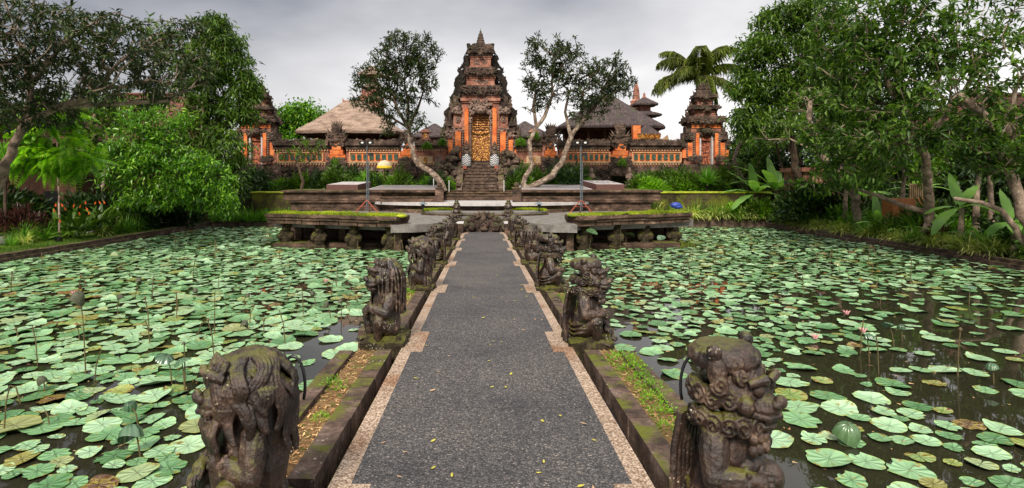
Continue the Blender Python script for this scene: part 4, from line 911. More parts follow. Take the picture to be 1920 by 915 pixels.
# wings with crescent openings
prof_w = [(300, 57), (285, 62), (272, 66), (262, 63), (250, 70), (238, 74), (226, 70), (214, 69), (205, 71), (196, 62), (186, 58), (178, 60), (168, 53), (158, 50), (150, 52), (140, 49), (132, 42), (124, 45), (116, 37), (108, 33), (100, 34), (92, 29), (84, 26), (74, 27), (72.5, 25), (73, 20), (76, 19.5), (81, 17), (85, 11)]
for s_ in (-1, 1):
    pts = []
    for (py, hx), (py2, hx2) in zip(prof_w[:-1], prof_w[1:]):
        n = max(1, int(abs(py2-py)/5))
        for k in range(n):
            q = k/n; pts.append((XC+s_*(hx+(hx2-hx)*q+rt.uniform(-.7, .7))*TD/FPX, Z4(py+(py2-py)*q)))
    pts += [(XC+s_*.3, Z4(90)), (XC+s_*.3, g0)]
    holes = []
    for (py, hx, rot) in ((86, 22.5, 0), (96.5, 31.5, 1), (117, 30, 2), (124.5, 40, 1), (145, 39.5, 2), (155.5, 40.5, 2), (171, 48.5, 2), (181, 50.5, 1), (196.5, 56.5, 1), (204, 60, 1), (225.5, 62.5, 2)):
        cx, cz = XC+s_*(hx-5.4)*TD/FPX, Z4(py); r1 = .15; h = []
        up = 1 if rot == 1 else -1
        for k in range(9): a = math.pi*k/8; h.append((cx+r1*math.cos(a), cz+up*r1*math.sin(a)))
        for k in range(7, 0, -1): a = math.pi*k/8; h.append((cx+r1*.95*math.cos(a), cz+up*r1*.2*math.sin(a)))
        holes.append(h)
    curve_plate('wing', pts, holes, .2, M['wing'], gate, 41.4)
    m = MB()
    for (py, hx) in prof_w[2:-6]:
        for k in range(3):
            x = XC+s_*(hx-rt.uniform(0, 3))*TD/FPX; m.spike((x, 41.3, Z4(py+rt.uniform(-5, 5))-.1), rt.uniform(.10, .18), .06, (s_*.55, 0), 5)
    for i in range(230):
        q = rt.random(); py = 95+q*175; hx = np.interp(py, [p for p, _ in prof_w][::-1], [h for _, h in prof_w][::-1]); inn = np.interp(py, [90, 124, 160, 205, 270], [17, 24, 30, 38, 52])
        if hx-13 > inn: m.ball((XC+s_*rt.uniform(inn, hx-12)*TD/FPX, 41.22, Z4(py)), (rt.uniform(.06, .15), .12, rt.uniform(.06, .15)), 6, 4)
    m.build('wing_carving', M['wing'], gate)
# ---- stairs, balustrades
m = MB(); n = 9; zb = 2.09
for i in range(n): z = zb+(g0-zb)*(i+1)/n; y = 36.3+i*.40; m.box(XC-1.12, XC+1.12, y, 41 if i == n-1 else 40.2, 1.5, z-.05); m.box(XC-1.15, XC+1.15, y-.05, y+.43, z-.049, z)
tag(m.build('temple_steps', M['rail']), kind='structure')
for s_, lab in ((-1, 'sloping carved stone balustrade left of the temple steps'), (1, 'sloping carved stone balustrade right of the temple steps')):
    t = thing('balustrade', lab, 'balustrade', (XC+s_*1.35, 36.5, 2.0), group='balustrades of the temple steps'); m = MB(); x0, x1 = sorted((XC+s_*1.17, XC+s_*1.55))
    m.hexa([(x0, 36.0, 1.9), (x1, 36.0, 1.9), (x1, 40.2, 1.9), (x0, 40.2, 1.9), (x0, 36.2, 2.5), (x1, 36.2, 2.5), (x1, 40.2, g0+.25), (x0, 40.2, g0+.25)])
    for k in range(46): q = rt.random(); m.ball((rt.uniform(x0, x1), 36.1+q*3.6, 2.4+q*1.7+rt.uniform(-.5, .2)), (rt.uniform(.1, .22), .16, rt.uniform(.1, .2)), 7, 5)
    m.build('carved_rail', M['rail'], t)
# pair of cloth-wrapped figures beside the door
for s_, lab in ((-1, 'stone guardian wrapped in black and white checked cloth left of the golden door'), (1, 'stone guardian wrapped in black and white checked cloth right of the golden door')):
    x = XC+s_*.98; y = 38.9; z0 = 3.55; t = thing('door_guardian', lab, 'statue', (x, y, z0), group='cloth-wrapped guardians of the door')
    m = MB(); m.box(x-.3, x+.3, y-.25, y+.3, z0-1.2, z0+.15); m.ball((x, y, z0+1.1), (.24, .2, .26)); m.ball((x, y-.04, z0+1.42), (.17, .16, .18)); m.ball((x, y-.2, z0+1.38), (.07, .06, .06)); m.lathe(x, y, [(.17, z0+1.52), (.19, z0+1.58), (.1, z0+1.66), (.12, z0+1.72), (.03, z0+1.95)], 10)
    for q in (-1, 1): m.tube([(x+q*.22, y, z0+1.2), (x+q*.3, y-.1, z0+.95), (x+q*.12, y-.25, z0+.95)], .065, 8); m.ball((x+q*.19, y, z0+1.46), (.04, .05, .09))
    m.build('figure', M['dark'], t)
    m = MB(); m.lathe(x, y, [(.30, z0+.15), (.35, z0+.2), (.33, z0+.5), (.30, z0+.9), (.26, z0+1.0)], 20)
    if 'poleng' not in M:
        mm, tt, bb = newmat('checked_cloth'); ck = nn(tt, 'ShaderNodeTexChecker'); ck.inputs['Scale'].default_value = 14; tt.links.new(geovec(tt), ck.inputs[0]); ck.inputs['Color1'].default_value = (.6, .6, .62, 1); ck.inputs['Color2'].default_value = (.03, .03, .035, 1)
        tt.links.new(ck.outputs[0], bb.inputs['Base Color']); bb.inputs['Roughness'].default_value = .9; M['poleng'] = mm
    m.build('checked_cloth', M['poleng'], t, True)
    m = MB(); m.box(x+.1*s_-.12, x+.1*s_+.12, y-.37, y-.33, z0-.02, z0+.2); m.build('red_hem', M['rust'], t)
# rough rock mounds beside the stairs
for s_, lab in ((-1, 'dark mound of carved rock and plants left of the temple steps'), (1, 'dark mound of carved rock and plants right of the temple steps')):
    m = MB(); r2 = random.Random(30+s_)
    for k in range(150):
        a = r2.uniform(1.6, 3.5); z = r2.uniform(2.0, 4.9-.75*(a-1.6)); m.ball((XC+s_*a, 38.0+r2.uniform(-.6, 1.2)+(z-2)*.4, z), (r2.uniform(.13, .36), r2.uniform(.2, .35), r2.uniform(.12, .34)), 8, 5, .1, r2)
    for k in range(12): a = r2.uniform(1.7, 3.2); kala(m, XC+s_*a, 2.6+r2.uniform(0, 1.4)-.3*(a-1.6), 37.9, .4) if k < 4 else m.spike((XC+s_*a, 38.6, 3.9-.5*(a-1.6)), .5, .1, (s_*.2, 0))
    o = m.build('rock_mound', M['dark']); tag(o, lab, 'carved rock', 'rock mounds beside the steps')
# ---- perimeter walls
def stepped(m, xc, w, z0, z1, y, steps=4):
    for k in range(steps): hw = w*(1-.24*k)/2; m.box(xc-hw, xc+hw, y-.03*k, y+.5, z0 if k == 0 else z0+(z1-z0)*k/steps, z0+(z1-z0)*(k+1)/steps-(0 if k == steps-1 else -0.001*0))
def crown(m, x, y, z, s=1.0, r=rt):
    m.box(x-.45*s, x+.45*s, y-.25, y+.3, z, z+.12*s); m.box(x-.32*s, x+.32*s, y-.2, y+.25, z+.12*s, z+.3*s); m.box(x-.4*s, x+.4*s, y-.23, y+.28, z+.3*s, z+.38*s)
    m.frustum(x, y, z+.38*s, z+.62*s, .2*s, .16*s, .27*s, .22*s); m.box(x-.22*s, x+.22*s, y-.18*s, y+.18*s, z+.62*s, z+.7*s)
    for k in range(7): a = (k-3)*.33; m.spike((x+.07*(k-3)*s, y, z+.68*s), (.42-.05*abs(k-3)+(.08 if abs(k-3) == 2 else 0))*s, .07*s, (math.sin(a)*.7, 0), 5)
    for q in (-1, 1):
        for k in range(3): m.spike((x+q*(.36+.05*k)*s, y-.1, z+(.36-.15*k)*s), .3*s, .07*s, (q*.6, 0), 5)
    carve(m, x-.5*s, x+.5*s, z-.1, z+.35*s, y-.25, 30, .09, .6, r)
def pilaster(px0, px1, ptop, pcap, lab, cs=1.0):
    x0, x1 = X4(px0), X4(px1); xc = (x0+x1)/2; w = x1-x0
    t = thing('wall_pier', lab, 'pier', (xc, TD, 2.1), group='orange piers of the temple wall')
    m = MB(); stepped(m, xc, w, Z4(300), Z4(ptop), 39.7); m.build('orange_pier', M['orange'], t)
    m = MB(); carve(m, x0, x1, Z4(312), Z4(296), 39.55, 60, .16); m.box(x0-.1, x1+.1, 39.5, 40.2, Z4(330), Z4(305)); carve(m, x0-.1, x1+.1, Z4(330), Z4(305), 39.5, 40, .13); m.build('carved_foot', M['dark'], t)
    m = MB(); crown(m, xc, 39.8, Z4(ptop)-.05, cs*1.22); carve(m, xc-w*.42, xc+w*.42, Z4(ptop+12), Z4(ptop-2), 39.62, 36, .11); m.build('crown', M['dark'], t); return t
pilaster(617, 649, 263, 228, 'orange stepped wall pier with a dark crown in front of the pale thatched roof', 1.1)
pilaster(750, 779, 266, 240, 'orange wall pier behind the leaning left frangipani trunk', .8)
pilaster(1017, 1047, 266, 228, 'orange wall pier with a crown just right of the central gate', 1.1)
pilaster(1143, 1180, 266, 226, 'orange stepped wall pier with a crown in front of the black fibre roof', 1.15)
def wall(px0, px1, lab, panel=None, ntile=8, niche=None):
    x0, x1 = X4(px0), X4(px1); t = thing('temple_wall', lab, 'wall', ((x0+x1)/2, TD, 2.1), group='sections of the temple wall')
    m = MB(); m.box(x0, x1, 40.0, 40.6, Z4(312), Z4(279)); m.build('wall_body', M['pink'], t)
    m = MB(); courses(m, x0, x1, 39.85, 40.7, 1.9, Z4(312)-.003, 5, max(2, int((x1-x0)/.8)), .05); carve(m, x0, x1, Z4(350), Z4(318), 39.8, int(30*(x1-x0)), .15); m.build('base', M['dark'], t)
    m = MB(); m.box(x0, x1, 39.8, 40.8, Z4(279), Z4(273)); m.box(x0, x1, 39.65, 40.95, Z4(273), Z4(268)); m.box(x0, x1, 39.75, 40.85, Z4(268)+.001, Z4(264)); carve(m, x0, x1, Z4(266), Z4(262), 39.8, int(14*(x1-x0)), .1); flames(m, x0, x1, Z4(264)-.02, 39.8, int((x1-x0)/.3), .13, lean=0); m.build('coping', M['dark'], t)
    m = MB()
    for zz in (Z4(282), Z4(308)):
        k = x0+.05
        while k < x1-.1: m.box(k, k+.09, 39.86, 39.999, zz-.04, zz+.04); k += .2
    m.box(x0, x1, 39.9, 39.999, Z4(280), Z4(279)-.002); m.box(x0, x1, 39.88, 39.999, Z4(306), Z4(304.5)); m.build('dentil_band', M['cream'], t)
    if panel:
        a, b = X4(panel[0]), X4(panel[1]); z0, z1 = Z4(303.5), Z4(285.5)
        m = MB(); m.box(a-.1, b+.1, 39.93, 39.998, z0-.02, z1+.02); m.build('orange_panel', M['orange'], t)
        m = MB()
        for (p, q, r_, s_) in ((a-.06, b+.06, z0, z0+.05), (a-.06, b+.06, z1-.05, z1), (a-.06, a, z0+.05, z1-.05), (b, b+.06, z0+.05, z1-.05)): m.box(p, q, 39.86, 39.927, r_, s_)
        m.build('panel_frame', M['cream'], t); st = (b-a)/ntile
        for k in range(ntile):
            cx = a+st*(k+.5); m = MB(); hw = min(.2, st*.33); zm = (z0+z1)/2; hh = .2
            for (p, q, r_, s_) in ((cx-hw, cx+hw, zm-hh, zm-hh+.04), (cx-hw, cx+hw, zm+hh-.04, zm+hh), (cx-hw, cx-hw+.04, zm-hh+.04, zm+hh-.04), (cx+hw-.04, cx+hw, zm-hh+.04, zm+hh-.04)): m.box(p, q, 39.85, 39.92, r_, s_)
            m.tube([(cx+.12*math.cos(i*math.pi/6), 39.9, zm+.12*math.sin(i*math.pi/6)) for i in range(13)], .022, 5)
            for q in range(4): an = q*math.pi/4; m.tube([(cx-.15*math.cos(an), 39.89, zm-.15*math.sin(an)), (cx+.15*math.cos(an), 39.89, zm+.15*math.sin(an))], .016, 5)
            o = m.build('lattice_tile', M['greentile'], t)
            m = MB(); m.box(cx-hw+.04, cx+hw-.04, 39.905, 39.925, zm-hh+.04, zm+hh-.04); m.build('recess', M['black'], o)
    if niche:
        x = X4(niche); m = MB(); z0 = Z4(263); m.box(x-.35, x+.35, 39.75, 40.3, z0, z0+.12); m.box(x-.25, x+.25, 39.8, 40.25, z0+.12, z0+.55); m.frustum(x, 40.02, z0+.55, z0+.8, .42, .35, .1, .1); m.build('niche_shrine', M['pink'], t)
        m = MB(); m.box(x-.12, x+.12, 39.77, 39.797, z0+.16, z0+.48); m.build('niche_opening', M['gold'], t)
        m = MB(); z = Z4(300); m.box(x-.5, x+.5, 39.9, 39.998, z-.25, z+.28); m.build('niche_panel', M['cream'], t); m = MB(); m.box(x-.12, x+.12, 39.85, 39.897, z-.2, z+.2); m.build('gold_figure', M['gold'], t)
        m = MB(); m.box(x+.65, x+1.2, 39.92, 39.998, z-.22, z+.26); m.build('pale_panel', M['paras'], t)
    return t
wall(513, 617, 'temple wall with green lattice tiles between the left tower and the first pier', (523, 605))
wall(649, 750, 'temple wall with green lattice tiles below the pale thatched roof', (657, 749))
wall(779, 835, 'short temple wall with a small gold niche left of the central gate', None, niche=798)
wall(968, 1017, 'short temple wall with a small gold niche right of the central gate', None, niche=1000)
wall(1047, 1143, 'temple wall with green lattice tiles behind the right lighting mast', (1055, 1142), 9)
wall(1180, 1276, 'temple wall with green lattice tiles between the last pier and the right tower', (1186, 1275))
# ---- side gate towers
def tower(pxc, lab, s_):
    xc = X4(pxc); z0 = Z4(308); t = thing('side_gate', lab, 'temple gate', (xc, TD, z0), group='side gates of the temple')
    m = MB(); m.box(xc-1.85, xc+1.85, 39.9, 41.6, 1.9, z0); courses(m, xc-1.9, xc+1.9, 39.7, 40, 1.9, z0, 6, 5, .05)
    for q in (-1, 1): carve(m, *sorted((xc+q*.55, xc+q*1.4)), Z4(303), Z4(294), 39.5, 40, .16)
    m.build('plinth', M['dark'], t)
    m = MB(); m.box(xc-1.05, xc-.42, 40.0, 41.4, z0, Z4(240)); m.box(xc+.42, xc+1.05, 40.0, 41.4, z0, Z4(240)); m.box(xc-.42, xc+.42, 40.4, 41.4, z0, Z4(240)); m.box(xc-1.5, xc-1.05, 40.2, 41.3, z0, Z4(262)); m.box(xc+1.05, xc+1.5, 40.2, 41.3, z0, Z4(262)); m.build('tower_body', M['pink'], t)
    for q in (-1, 1):
        for a, b, y, zt in ((.56, .8, 39.8, 250), (1.0, 1.32, 39.95, 268), (1.36, 1.66, 40.1, 281)):
            m = MB(); x0, x1 = sorted((xc+q*a, xc+q*b)); m.box(x0, x1, y, 40.19 if a > 1 else 39.99, Z4(296), Z4(zt)); m.build('pilaster', M['orange'], t)
        m = MB()
        for zz in np.arange(Z4(296), Z4(254), .16): m.ball((xc+q*.9, 39.88, zz), (.08, .1, .07), 7, 4)
        for zz in np.arange(Z4(296), Z4(270), .16): m.ball((xc+q*1.35, 40.05, zz), (.07, .1, .07), 7, 4)
        m.build('carved_string', M['paras'], t)
        m = MB()
        for (a, b, y0, p0, p1) in ((.5, 1.5, 39.9, 262, 248), (.9, 1.75, 40.1, 275, 263), (.55, 1.3, 40.1, 248, 236)):
            x0, x1 = sorted((xc+q*a, xc+q*b)); m.box(x0, x1, y0, 41, Z4(p0), Z4(p1)); carve(m, x0, x1, Z4(p0), Z4(p1), y0, 30, .13)
        for (a, y, pz, h) in ((1.55, 40.2, 262, .4), (1.3, 40.1, 248, .5), (1.1, 40.1, 238, .5), (1.75, 40.3, 272, .35)): m.ball((xc+q*a, y, Z4(pz)+.1), .13); m.spike((xc+q*a, y, Z4(pz)), h, .12, (q*.35, 0)); m.spike((xc+q*(a-.15), y, Z4(pz)), h*.7, .08, (-q*.3, 0))
        m.build('shoulder', M['dark'], t)
    m = MB(); m.box(xc-.36, xc+.36, 40.22, 40.3, z0+.02, Z4(264)); carve(m, xc-.33, xc+.33, z0+.1, Z4(266), 40.22, 70, .045); d_ = m.build('door', M['redwood'], t)
    m = MB(); m.box(xc-.42, xc+.42, 40.1, 40.35, Z4(264)+.002, Z4(254)); carve(m, xc-.4, xc+.4, Z4(263), Z4(255), 40.1, 26, .06); m.build('lintel', M['redwood'], t)
    m = MB(); m.box(xc-.48, xc-.37, 39.95, 40.3, z0, Z4(253)); m.box(xc+.37, xc+.48, 39.95, 40.3, z0, Z4(253)); m.build('door_frame', M['pale'], t)
    m = MB(); kala(m, xc, Z4(247), 39.85, .85); carve(m, xc-.7, xc+.7, Z4(254), Z4(240), 39.9, 50, .1); m.build('kala_head', M['dark'], t)
    tier(t, xc, 40.0, 41.4, .98, 1.15, Z4(240), Z4(234), Z4(218), 1.45, 'lower_tier', 'orange')
    tier(t, xc, 40.15, 41.25, .72, .85, Z4(218), Z4(208), Z4(197), 1.0, 'middle_tier')
    tier(t, xc, 40.3, 41.1, .5, .65, Z4(197), Z4(186), Z4(176), .8, 'upper_tier')
    m = MB()
    for k, (hw, a, b) in enumerate(((.55, 176, 170), (.38, 170, 165), (.45, 165, 163), (.25, 163, 158))): m.box(xc-hw, xc+hw, 40.7-hw*.6, 40.7+hw*.6, Z4(a), Z4(b)+.0005*k); flames(m, xc-hw, xc+hw, Z4(b)-.05, 40.7-hw*.5, 4, .22)
    m.spike((xc, 40.7, Z4(158)), .35, .12)
    for q in (-1, 1):
        for (py, hx) in ((230, 38), (222, 36), (213, 30), (204, 25), (195, 22), (186, 19), (176, 15)): m.ball((xc+q*(hx-4)*TD/FPX, 40.9, Z4(py)), (.22, .16, .2), 8, 5, .1, rt); m.spike((xc+q*(hx-3)*TD/FPX, 40.9, Z4(py)), .4, .12, (q*.5, 0))
    m.build('finial', M['dark'], t); return t
tower(1324, 'dark carved side gate with a red wooden door, in front of the coconut palm', 1)
tower(480, 'carved side gate with orange pilasters partly hidden by the tall left tree', -1)
# ---- pavilions behind the wall
def hiproof(m, xc, yc, a, b, z0, ra, rb, z1, thick=.4, n=10, flare=.35, n2=28):
    """thatch with rounded corners: rings from eave to ridge"""
    rings = []
    def ring(hx, hy, z, rc):
        P = []
        for i in range(n2):
            an = 2*math.pi*(i+.5)/n2; c, s = math.cos(an), math.sin(an); e_ = 7.0
            q = (abs(c)**e_+abs(s)**e_)**(-1/e_); P.append((xc+hx*c*q, yc+hy*s*q, z+rt.uniform(-.03, .03)))
        return P
    rings.append(ring(a*.90, b*.90, z0+.05, 0)); rings.append(ring(a*.985, b*.985, z0, 0)); rings.append(ring(a, b, z0+thick*.5, 0)); rings.append(ring(a*.985, b*.985, z0+thick*.9, 0))
    for k in range(1, n+1):
        t = k/n; tt = t**(1+flare); rings.append(ring(a*.97+(ra-a*.97)*t, b*.97+(rb-b*.97)*t, z0+thick+(z1-z0-thick)*(t*.75+.25*tt), 0))
    V = [p for r in rings for p in r]; F = []
    for i in range(len(rings)-1):
        for k in range(n2): F.append((i*n2+k, i*n2+(k+1) % n2, (i+1)*n2+(k+1) % n2, (i+1)*n2+k))
    F.append(tuple((len(rings)-1)*n2+k for k in range(n2))); F.append(tuple(range(n2-1, -1, -1)))
    m.add(V, F)
def pavilion(lab, xc, yc, a, b, z0, ra, z1, mat, posts=6, thick=.4):
    t = thing('pavilion', lab, 'pavilion', (xc, yc, 3.85)); m = MB(); hiproof(m, xc, yc, a, b, z0, ra, .15, z1, thick); m.build('roof', mat, t, False)
    m = MB(); m.box(xc-a*.8, xc+a*.8, yc-b*.75, yc+b*.75, 3.8, 4.75, .05); m.build('base', M['pink'], t)
    for i in range(posts):
        for q in (-1, 1):
            x = xc-a*.74+a*1.48*i/(posts-1); m = MB(); m.box(x-.09, x+.09, yc+q*b*.68-.09, yc+q*b*.68+.09, 4.75, z0+.1); m.build('post', M['wood'], t)
    m = MB(); m.box(xc-a*.8, xc+a*.8, yc+b*.1, yc+b*.2, 4.75, z0); m.build('back_screen', M['wood'], t)
    m = MB(); m.box(xc-a*.86, xc+a*.86, yc-b*.78, yc-b*.7, z0-.12, z0+.04); m.box(xc-a*.86, xc+a*.86, yc-b*.1, yc, z0-.12, z0+.04); m.build('beam', M['orangewood'] if False else M['wood'], t)
    m = MB()
    for i in range(int(a*8)): x = xc-a*.93+i*a*1.86/int(a*8); m.box(x-.02, x+.02, yc-b*.93, yc-b*.2, z0-.0, z0+.06)
    m.build('rafter_ends', M['wood'], t)
    return t
D_ = 45.0
p1 = pavilion('open pavilion with a pale brown thatched roof behind the left temple wall', ax_(657, D_), D_+1.5, ax_(757, D_)-ax_(657, D_), 3.4, az_(250, D_-1.5), ax_(672, D_)-ax_(657, D_)+.3, az_(191, D_+1.5), M['thatch'], 6, .35)
for x in (-1.5, .4, 2.2, 3.1):
    m = MB(); xx = ax_(657, D_)+x; m.lathe(xx, D_-1.6, [(.1, 4.75), (.14, 4.9), (.08, 5.1), (.12, 5.3), (.06, 5.45)], 8); m.build('turned_post', M['orangewood'], p1)
m = MB(); xr = ax_(660, D_+1.5)
for k in range(7): m.ball((xr-.6+k*.2, D_+1.5, az_(190, D_+1.5)), (.16, .15, .10), 7, 4); 
m.spike((xr-.7, D_+1.5, az_(191, D_+1.5)), .35, .1, (-.3, 0)); m.spike((xr+.7, D_+1.5, az_(191, D_+1.5)), .35, .1, (.3, 0)); m.build('ridge_cap', M['pink'], p1)
p2 = pavilion('open pavilion with a black fibre roof behind the right temple wall', ax_(1144, D_), D_+1.5, ax_(1244, D_)-ax_(1144, D_), 3.4, az_(240, D_-1.5), .35, az_(176, D_+1.5), M['ijuk'], 6, .3)
m = MB(); xx = ax_(1193, 42.5); m.box(xx-.28, xx+.28, 42.3, 42.8, 3.9, 6.9); m.box(xx-.36, xx+.36, 42.22, 42.88, 5.3, 5.5); m.box(xx-.36, xx+.36, 42.22, 42.88, 4.6, 4.75); m.build('brick_column', M['orange'], p2)
# small grey roofs flanking the gate
for px, hw, ptop, lab in ((815, 34, 232, 'grey tiled roof rising left of the central gate'), (984, 40, 228, 'grey tiled roof rising right of the central gate')):
    D2 = 46; x = ax_(px, D2); t = thing('side_hall', lab, 'building', (x, D2, 3.85), group='grey roofed halls beside the gate'); w_ = hw*D2/FPX
    m = MB(); hiproof(m, x, D2, w_*1.35, 2.2, az_(262, D2), .1, .1, az_(ptop, D2), .2); m.build('roof', M['ijuk'], t); m = MB(); m.box(x-w_, x+w_, D2-1.5, D2+1.5, 3.8, az_(262, D2)+.1); m.build('wall', M['pink'], t)
# tall shrine tower behind left tree
def meru(lab, px, D, tiers, zbase, topz, name='meru_shrine', mat='ijuk'):
    x = ax_(px, D); t = thing(name, lab, 'shrine', (x, D, 3.85)); m = MB(); m.box(x-1.0, x+1.0, D-1, D+1, 3.8, zbase-.6); m.box(x-.8, x+.8, D-.8, D+.8, zbase-.6, zbase); m.build('base', M['pink'], t)
    for (py, hw, ht) in tiers:
        z = az_(py, D); a = hw*D/FPX; m = MB(); hiproof(m, x, D, a, a, z, a*.22, a*.22, z+ht*D/FPX, .18, 6, .5, 24); r_ = m.build('roof', M[mat], t)
        m = MB(); m.box(x-a*.42, x+a*.42, D-a*.42, D+a*.42, z-.75, z+.1); m.build('chamber', M['pink'], t)
    m = MB(); m.lathe(x, D, [(.2, topz-.9), (.26, topz-.75), (.16, topz-.6), (.2, topz-.5), (.1, topz-.3), (.12, topz-.2), (.02, topz)], 8); m.build('finial', M['pink'], t); return t
meru('two-tiered shrine with black roofs and an orange finial behind the black pavilion', 1208, 50, [(219, 28, 12), (199, 22, 15)], 8.0, az_(173, 50))
meru('grey brown shrine tower top rising behind the left frangipani crown', 697, 52, [(166, 16, 10), (143, 22, 18)], az_(170, 52), az_(124, 52), mat='thatch')
x = ax_(1193, 52); t = thing('stone_spire', 'slender orange brown stone spire beside the two-tiered shrine', 'spire', (x, 52, 3.85)); m = MB(); m.box(x-.8, x+.8, 51.2, 52.8, 3.8, az_(200, 52)); m.lathe(x, 52, [(.75, az_(205, 52)), (.8, az_(200, 52)), (.5, az_(195, 52)), (.55, az_(190, 52)), (.33, az_(186, 52)), (.3, az_(175, 52)), (.24, az_(165, 52)), (.02, az_(152, 52))], 8)
carve(m, x-.75, x+.75, az_(208, 52), az_(192, 52), 51.3, 50, .14); m.build('shaft', M['pink'], t)
# small orange shrine and tan canvas by right wall
x = ax_(1212, 43); t = thing('offering_shrine', 'small shrine with a golden yellow roof edge right of the black pavilion', 'shrine', (x, 43, 3.85)); m = MB(); m.box(x-.5, x+.5, 42.6, 43.4, 3.8, 5.9); m.build('base', M['dark'], t); m = MB(); m.frustum(x, 43, 5.9, 6.25, .85, .7, .9, .75); m.build('eave', M['gold'], t); m = MB(); m.frustum(x, 43, 6.25, 7.0, .9, .75, .1, .1); m.build('roof', M['ijuk'], t)
m = MB(); a = at(1222, 275, 42.2); b = at(1250, 253, 42.2); m.hexa([(a.x, 42, a.z-.3), (b.x+.4, 42, a.z-.5), (b.x+.4, 43.4, a.z-.5), (a.x, 43.4, a.z-.3), (a.x, 42, a.z+.05), (b.x, 42, b.z), (b.x+.2, 43.4, b.z-.1), (a.x+.2, 43.4, a.z+.05)]); tag(m.build('canvas_cover', M['tan']), 'tan canvas draped over something behind the right temple wall', 'canvas cover')
m = MB(); a = at(556, 277, 41.8); b = at(597, 263, 41.8); m.tube([tuple(a), tuple(b)], [.13, .2], 8); tag(m.build('wooden_beam', M['tan']), 'pale wooden beam leaning behind the left temple wall', 'beam')
# yellow parasol with its altar
x = ax_(721, 36.8); t = thing('ceremonial_parasol', 'small yellow and cream ceremonial parasol on the left forecourt', 'parasol', (x, 36.8, 1.95)); zt = az_(304, 36.8)
m = MB(); m.tube([(x, 36.8, 1.95), (x, 36.8, zt+.1)], .025, 6); m.build('pole', M['wood'], t)
m = MB(); m.lathe(x, 36.8, [(.47, zt-.26), (.44, zt-.1), (.26, zt+.06), (.02, zt+.14)], 20); cn = m.build('canopy', M['palecloth'], t)
m = MB(); m.lathe(x, 36.8, [(.475, zt-.42), (.505, zt-.40), (.505, zt-.30), (.47, zt-.24)], 20); m.build('yellow_fringe', M['yellowcloth'], cn)
x = ax_(742, 37.2); t = thing('offering_table', 'small stone altar with a pale top right of the yellow parasol', 'altar', (x, 37.2, 1.95)); m = MB(); courses(m, x-.45, x+.45, 37.0, 37.6, 1.9, az_(331, 37.2), 3, 2); m.build('base', M['dark2'], t); m = MB(); m.box(x-.62, x+.62, 36.85, 37.7, az_(331, 37.2), az_(328.5, 37.2)); m.build('top', M['pale'], t)
for px, py, D2 in ((1109, 352, 37.6), (1180, 352, 37.6), (697, 350, 37.6)):
    a = at(px, 352, D2); t = thing('small_statue', 'small pale stone figure standing among plants on the %s forecourt' % ('left' if px < 800 else ('right' if px > 1150 else 'inner right')), 'statue', (a.x, D2, 2.1), group='small figures on the forecourt'); m = MB(); x = a.x
    m.box(x-.22, x+.22, D2-.2, D2+.2, 1.9, 2.6, .03); m.ball((x, D2, 2.95), (.19, .16, .36)); m.ball((x, D2-.03, 3.38), (.13, .13, .15)); m.spike((x, D2, 3.45), .22, .08)
    for q in (-1, 1): m.tube([(x+q*.18, D2, 3.15), (x+q*.23, D2-.05, 2.9), (x+q*.08, D2-.17, 2.95)], .05, 7)
    m.build('figure', M['paras'], t)
# rows of boulders and low dark terraces under the wall
r2 = random.Random(8)
for i in range(34):
    px = r2.choice([r2.uniform(470, 820), r2.uniform(985, 1380)]); D2 = r2.uniform(38.3, 39.3); a = at(px, 340, D2); s = r2.uniform(.25, .5); m = MB()
    for k in range(5): m.ball((a.x+r2.uniform(-.3, .3), D2+r2.uniform(-.2, .2), 2.2+r2.uniform(0, .5)), (s*r2.uniform(.5, 1), s*.7, s*r2.uniform(.5, 1)), 8, 5, .12, r2)
    tag(m.build('carved_boulder', M['dark']), 'dark mossy carved boulder at the foot of the temple wall', 'boulder', 'boulders at the foot of the temple wall')

